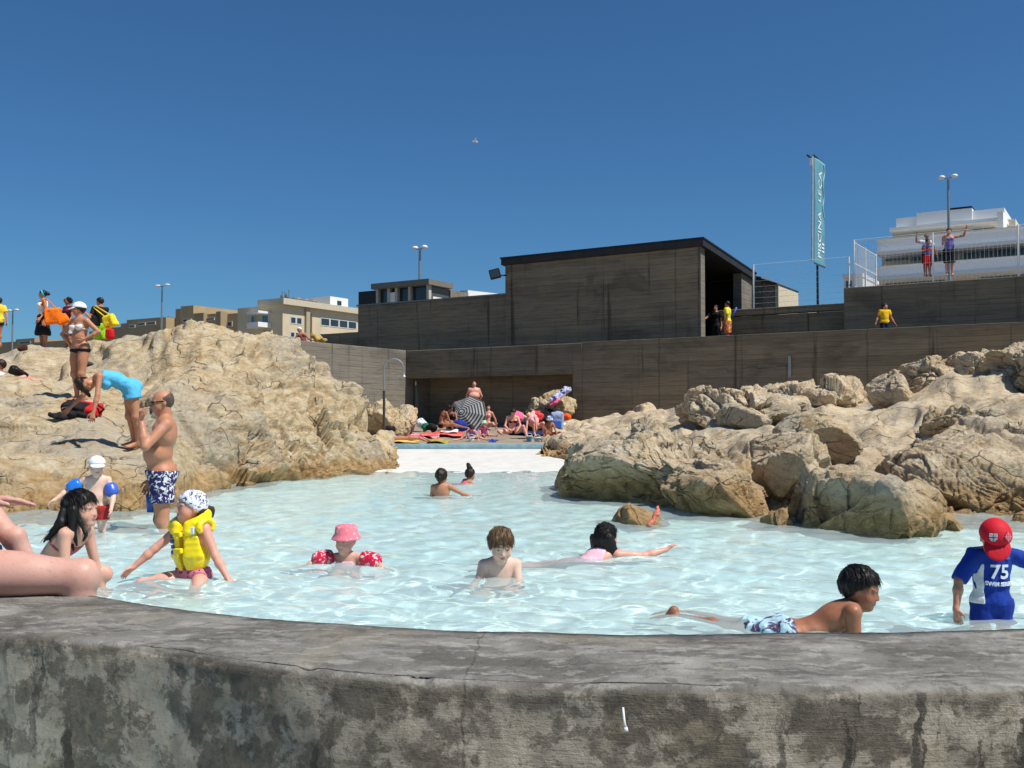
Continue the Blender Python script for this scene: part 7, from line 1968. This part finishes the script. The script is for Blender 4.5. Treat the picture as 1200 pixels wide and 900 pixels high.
# rucksack propped on the rock
c = at(653, 494, 34.5); e = tag(empty('rucksack', c - np.array([0, 0, .45])), 'pale blue and grey rucksack propped against the yellow rock', 'rucksack')
sdf_mesh('bag_body', [rbox(c, (.14, .11, .24), None, .07, .03), ell(c + np.array([0, 0, .20]), (.17, .14, .15), None, .05)], .02, cloth_mat('pale_blue_nylon', (150, 168, 198)), e, noise=(.02, (8, 8, 8)))
sdf_mesh('front_pocket', [rbox(c + np.array([0, -.14, -.10]), (.10, .04, .10), None, .04, .02)], .02, cloth_mat('blue_nylon', (62, 96, 176)), e)
MB().tube([c + np.array([-.08, 0, .32]), c + np.array([-.05, 0, .42]), c + np.array([.05, 0, .42]), c + np.array([.08, 0, .32])], .018, 6).build('carry_handle', M_BLKCLOTH, e, True)
q = at(655, 464, 36.6); tag(sdf_mesh('towel', [rbox(q + np.array([-.2 + .1 * k, -.1, -.16 + .08 * k]), (.10, .22, .05), None, .03, .05) for k in range(6)], .02, cloth_mat('blue_white_print_towel', (206, 212, 232), (70, 96, 176), 'floral', 6), None, noise=(.04, (5, 5, 5)), origin=q), 'blue and white towel draped over the top of the yellow rock', 'towel')
q = at(650, 471, 36.4); tag(sdf_mesh('cloth', [rbox(q + np.array([-.12 + .08 * k, -.12, -.1 + .05 * k]), (.07, .14, .03), None, .02, .04) for k in range(4)], .02, cloth_mat('pink_towel_cloth', (240, 106, 146)), None, noise=(.03, (5, 5, 5)), origin=q), 'strip of pink cloth hanging below the blue and white towel', 'cloth')
# folded parasol standing in the recess corner
b = at(487, 497, 40.9); e = tag(empty('folded_parasol', b), 'dark folded parasol standing in the corner of the recess', 'parasol')
m = MB(); m.lathe([(.03, .25), (.13, .45), (.11, .9), (.05, 1.5), (.02, 1.6)], b, 12); m.build('folded_canopy', cloth_mat('dark_green_canvas', (26, 34, 34)), e, True)
MB().tube([b, b + np.array([0, 0, 1.75])], .02, 8).build('pole', M_GALV, e)
# pink swim toy on the brown rock
def on_boulder(px, py, Y): return at(px, py, Y)
q = at(768, 604, 9.55)
tag(sdf_mesh('cloth_strip', [cap(at(771, 595, 9.60), at(769.5, 603, 9.42), .012, .026, k=.02), cap(at(769.5, 603, 9.42), at(761, 615, 9.36), .026, .016, k=.02)], .007, cloth_mat('salmon_cloth', (214, 120, 98)), None, noise=(.008, (30, 30, 30)), origin=q), 'salmon pink strip of cloth lying on the small brown rock', 'cloth')
# ================================================================== people on the terrace
def terrace_person(label, px, py_head, v, H, fwd, face, arms, legs=None, skin='tan', female=False, girth=1.0):
    u_ = u_of(px, v); Yp = fr(u_, v, 0)[1]
    p = Person(label, H, None if H > 1.5 else .215, girth, female, skin, h=.02)
    p.pose(fwd=fwd, face=face, arms=arms, legs=legs or {}) if legs else p.pose(fwd=fwd, face=face, arms=arms)
    p.place('head', at(px, py_head, Yp)); p.build(); PPL.append(p); return p
p = terrace_person('man in black pointing outside the bathhouse doorway', 838.5, 361, 3.2, 1.74, (-.6, -.8, 0), (-.55, -.8, -.1), {'r': ((-.75, -.2, -.62), (-.85, -.25, -.35)), 'l': ((.2, 0, -1), (-.1, -.3, -.9))})
p.hair('short', 'dark'); p.shirt(M_BLKCLOTH, .6, -.03); p.shorts(cloth_mat('charcoal_trousers', (36, 36, 40)), .95, .02, 'trousers')
p = terrace_person('man in a yellow T-shirt and orange shorts at the bathhouse doorway', 852, 356.5, 2.4, 1.72, (-.75, .4, 0), (-.8, .4, .05), {'l': ((.1, -.2, -1), (-.25, -.3, -.9)), 'r': ((-.1, .2, -1), (-.3, .2, -.9))}, skin='brown')
p.hair('short', 'black'); p.shirt(cloth_mat('lemon_cotton', (238, 226, 66)), .75, -.05, .022, 'shirt'); p.shorts(cloth_mat('orange_print_shorts', (204, 96, 44), (222, 190, 140), 'floral', 14), .95, .03, 'shorts')
q = at(860, 364, fr(u_of(860, 2.5), 2.5, 0)[1]); tag(MB().tube([q + np.array([.1, 0, .12]), q + np.array([-.04, 0, -.22])], .035, 8).build('racket_handle', plain('blue_racket', (64, 92, 190), .5), None, True), 'blue stick carried behind the man in the yellow T-shirt', 'racket')
p = terrace_person('boy in a yellow polo shirt behind the long dark parapet', 1037, 359.5, 1.0, 1.42, (.1, -1, 0), (.6, -.78, 0), {'r': ((-.42, .05, -.9), (-.35, -.15, -.9)), 'l': ((.38, .0, -.9), (.42, -.2, -.85))}, skin='tan')
p.hair('short', 'dark'); p.shirt(cloth_mat('golden_cotton', (240, 190, 28)), .6, -.02, .02, 'polo_shirt'); p.shorts(M_NVS, .9)
VK = VF + .75
p = terrace_person('teenager in a purple top and black shorts gripping the fence', 1112, 271.5, VK, 1.66, (-.35, -.93, 0), (-.5, -.85, .0), {'r': ((-.3, -.4, -.85), (-.1, -.5, .5)), 'l': ((.62, -.3, .05), (.15, -.4, .88))}, skin='tan')
p.hair('short', 'black'); p.tank(cloth_mat('purple_jersey', (104, 100, 168)), .02, -.02); p.shorts(M_BLKCLOTH, 1.0, .03, 'shorts')
p = terrace_person('child in a blue and red shirt and red shorts behind the fence', 1087.5, 284, VK, 1.32, (.1, -1, 0), (.1, -.98, -.05), {'r': ((-.4, -.3, -.8), (.6, -.5, .25)), 'l': ((.3, -.3, -.9), (-.2, -.6, -.3))}, skin='brown')
p.hair('short', 'dark'); p.shirt(cloth_mat('blue_red_jersey', (60, 66, 130), (150, 46, 50), 'stripe', 4), .6, -.02, .02); p.shorts(cloth_mat('red_shorts', (206, 36, 40)), .95, .03, 'shorts')
p = terrace_person('child in a white shirt with one hand on the fence behind the red shorts', 1086, 277, VK + .6, 1.50, (-.1, -1, 0), (-.3, -.9, .0), {'r': ((-.72, -.3, -.05), (-.15, -.4, .9)), 'l': ((.4, 0, -.9), (.2, -.2, -.95))}, skin='brown')
p.hair('short', 'dark'); p.shirt(cloth_mat('pale_blue_white_jersey', (206, 214, 228)), .6, -.02, .02); p.shorts(M_BLKCLOTH, .95, .03, 'shorts')
# reclining person on the left wall top
Yr = 38.5; t = at(352, 396, Yr)
p = Person('person in a white headscarf leaning on top of the pale side wall', 1.64, .22, 1.0, True, 'brown', h=.02)
p.pose(up=(-.35, .3, .9), fwd=(.3, -.9, 0), face=(-.2, -.95, 0), arms={'r': ((-.4, -.2, -.9), (-.3, -.5, -.5)), 'l': ((.6, -.4, -.8), (.9, -.2, -.3))}, legs={'r': ((.95, .2, -.05), (.9, .2, -.1)), 'l': ((.95, .35, .15), (.8, .3, -.4))})
p.place('head', at(351, 387, Yr)); p.build(); PPL.append(p)
p.hair('bob', 'black'); p.add('headscarf', [ell(p.hp(0, -.055, .12), (.42 * p.hh, .50 * p.hh, .46 * p.hh), p.Mh, .01)], M_WCLOTH, [(p.hp(0, .30, .16), -nrm(p.fr['hu'] * .74 - p.fr['hf'] * .5))]); p.tank(cloth_mat('red_brown_print', (120, 60, 60)), .012); p.shorts(M_NVS, .5)
heap(373, 396.5, 39.3, .20, cloth_mat('ochre_canvas', (190, 160, 92)), 'ochre beach bag on the side wall beside the person in the headscarf', seed=21, squash=.5)
# gull high in the sky
b = at(557, 166, 120); e = tag(empty('gull', b), 'tiny white gull flying high over the bathhouse', 'bird')
sdf_mesh('body', [ell(b, (.28, .12, .10), None, .05), cap(b, b + np.array([.35, 0, 0]), .07, .02, k=.05), ell(b + np.array([-.27, 0, .04]), (.09, .07, .07), None, .04)], .03, M_WHITEP, e)
for s_ in (-1, 1): MB().add([b + np.array(q_) for q_ in ((-.12, .05 * s_, .04), (.14, .05 * s_, .04), (.10, .5 * s_, .24), (.24, 1.0 * s_, .12), (.10, .95 * s_, .13), (-.10, .5 * s_, .25), (-.12, .05 * s_, .07), (.14, .05 * s_, .07), (.10, .5 * s_, .27), (.24, 1.0 * s_, .14), (.10, .95 * s_, .15), (-.10, .5 * s_, .28))], [(0, 1, 2, 5), (5, 2, 3, 4), (6, 11, 8, 7), (11, 10, 9, 8), (0, 6, 7, 1), (1, 7, 8, 2), (2, 8, 9, 3), (3, 9, 10, 4), (4, 10, 11, 5), (5, 11, 6, 0)]).build('wing', M_WHITEP, e)
for o in bpy.data.objects:
    if o.type == 'MESH' and o.name != 'pool_water': o.cycles.is_caustics_receiver = True
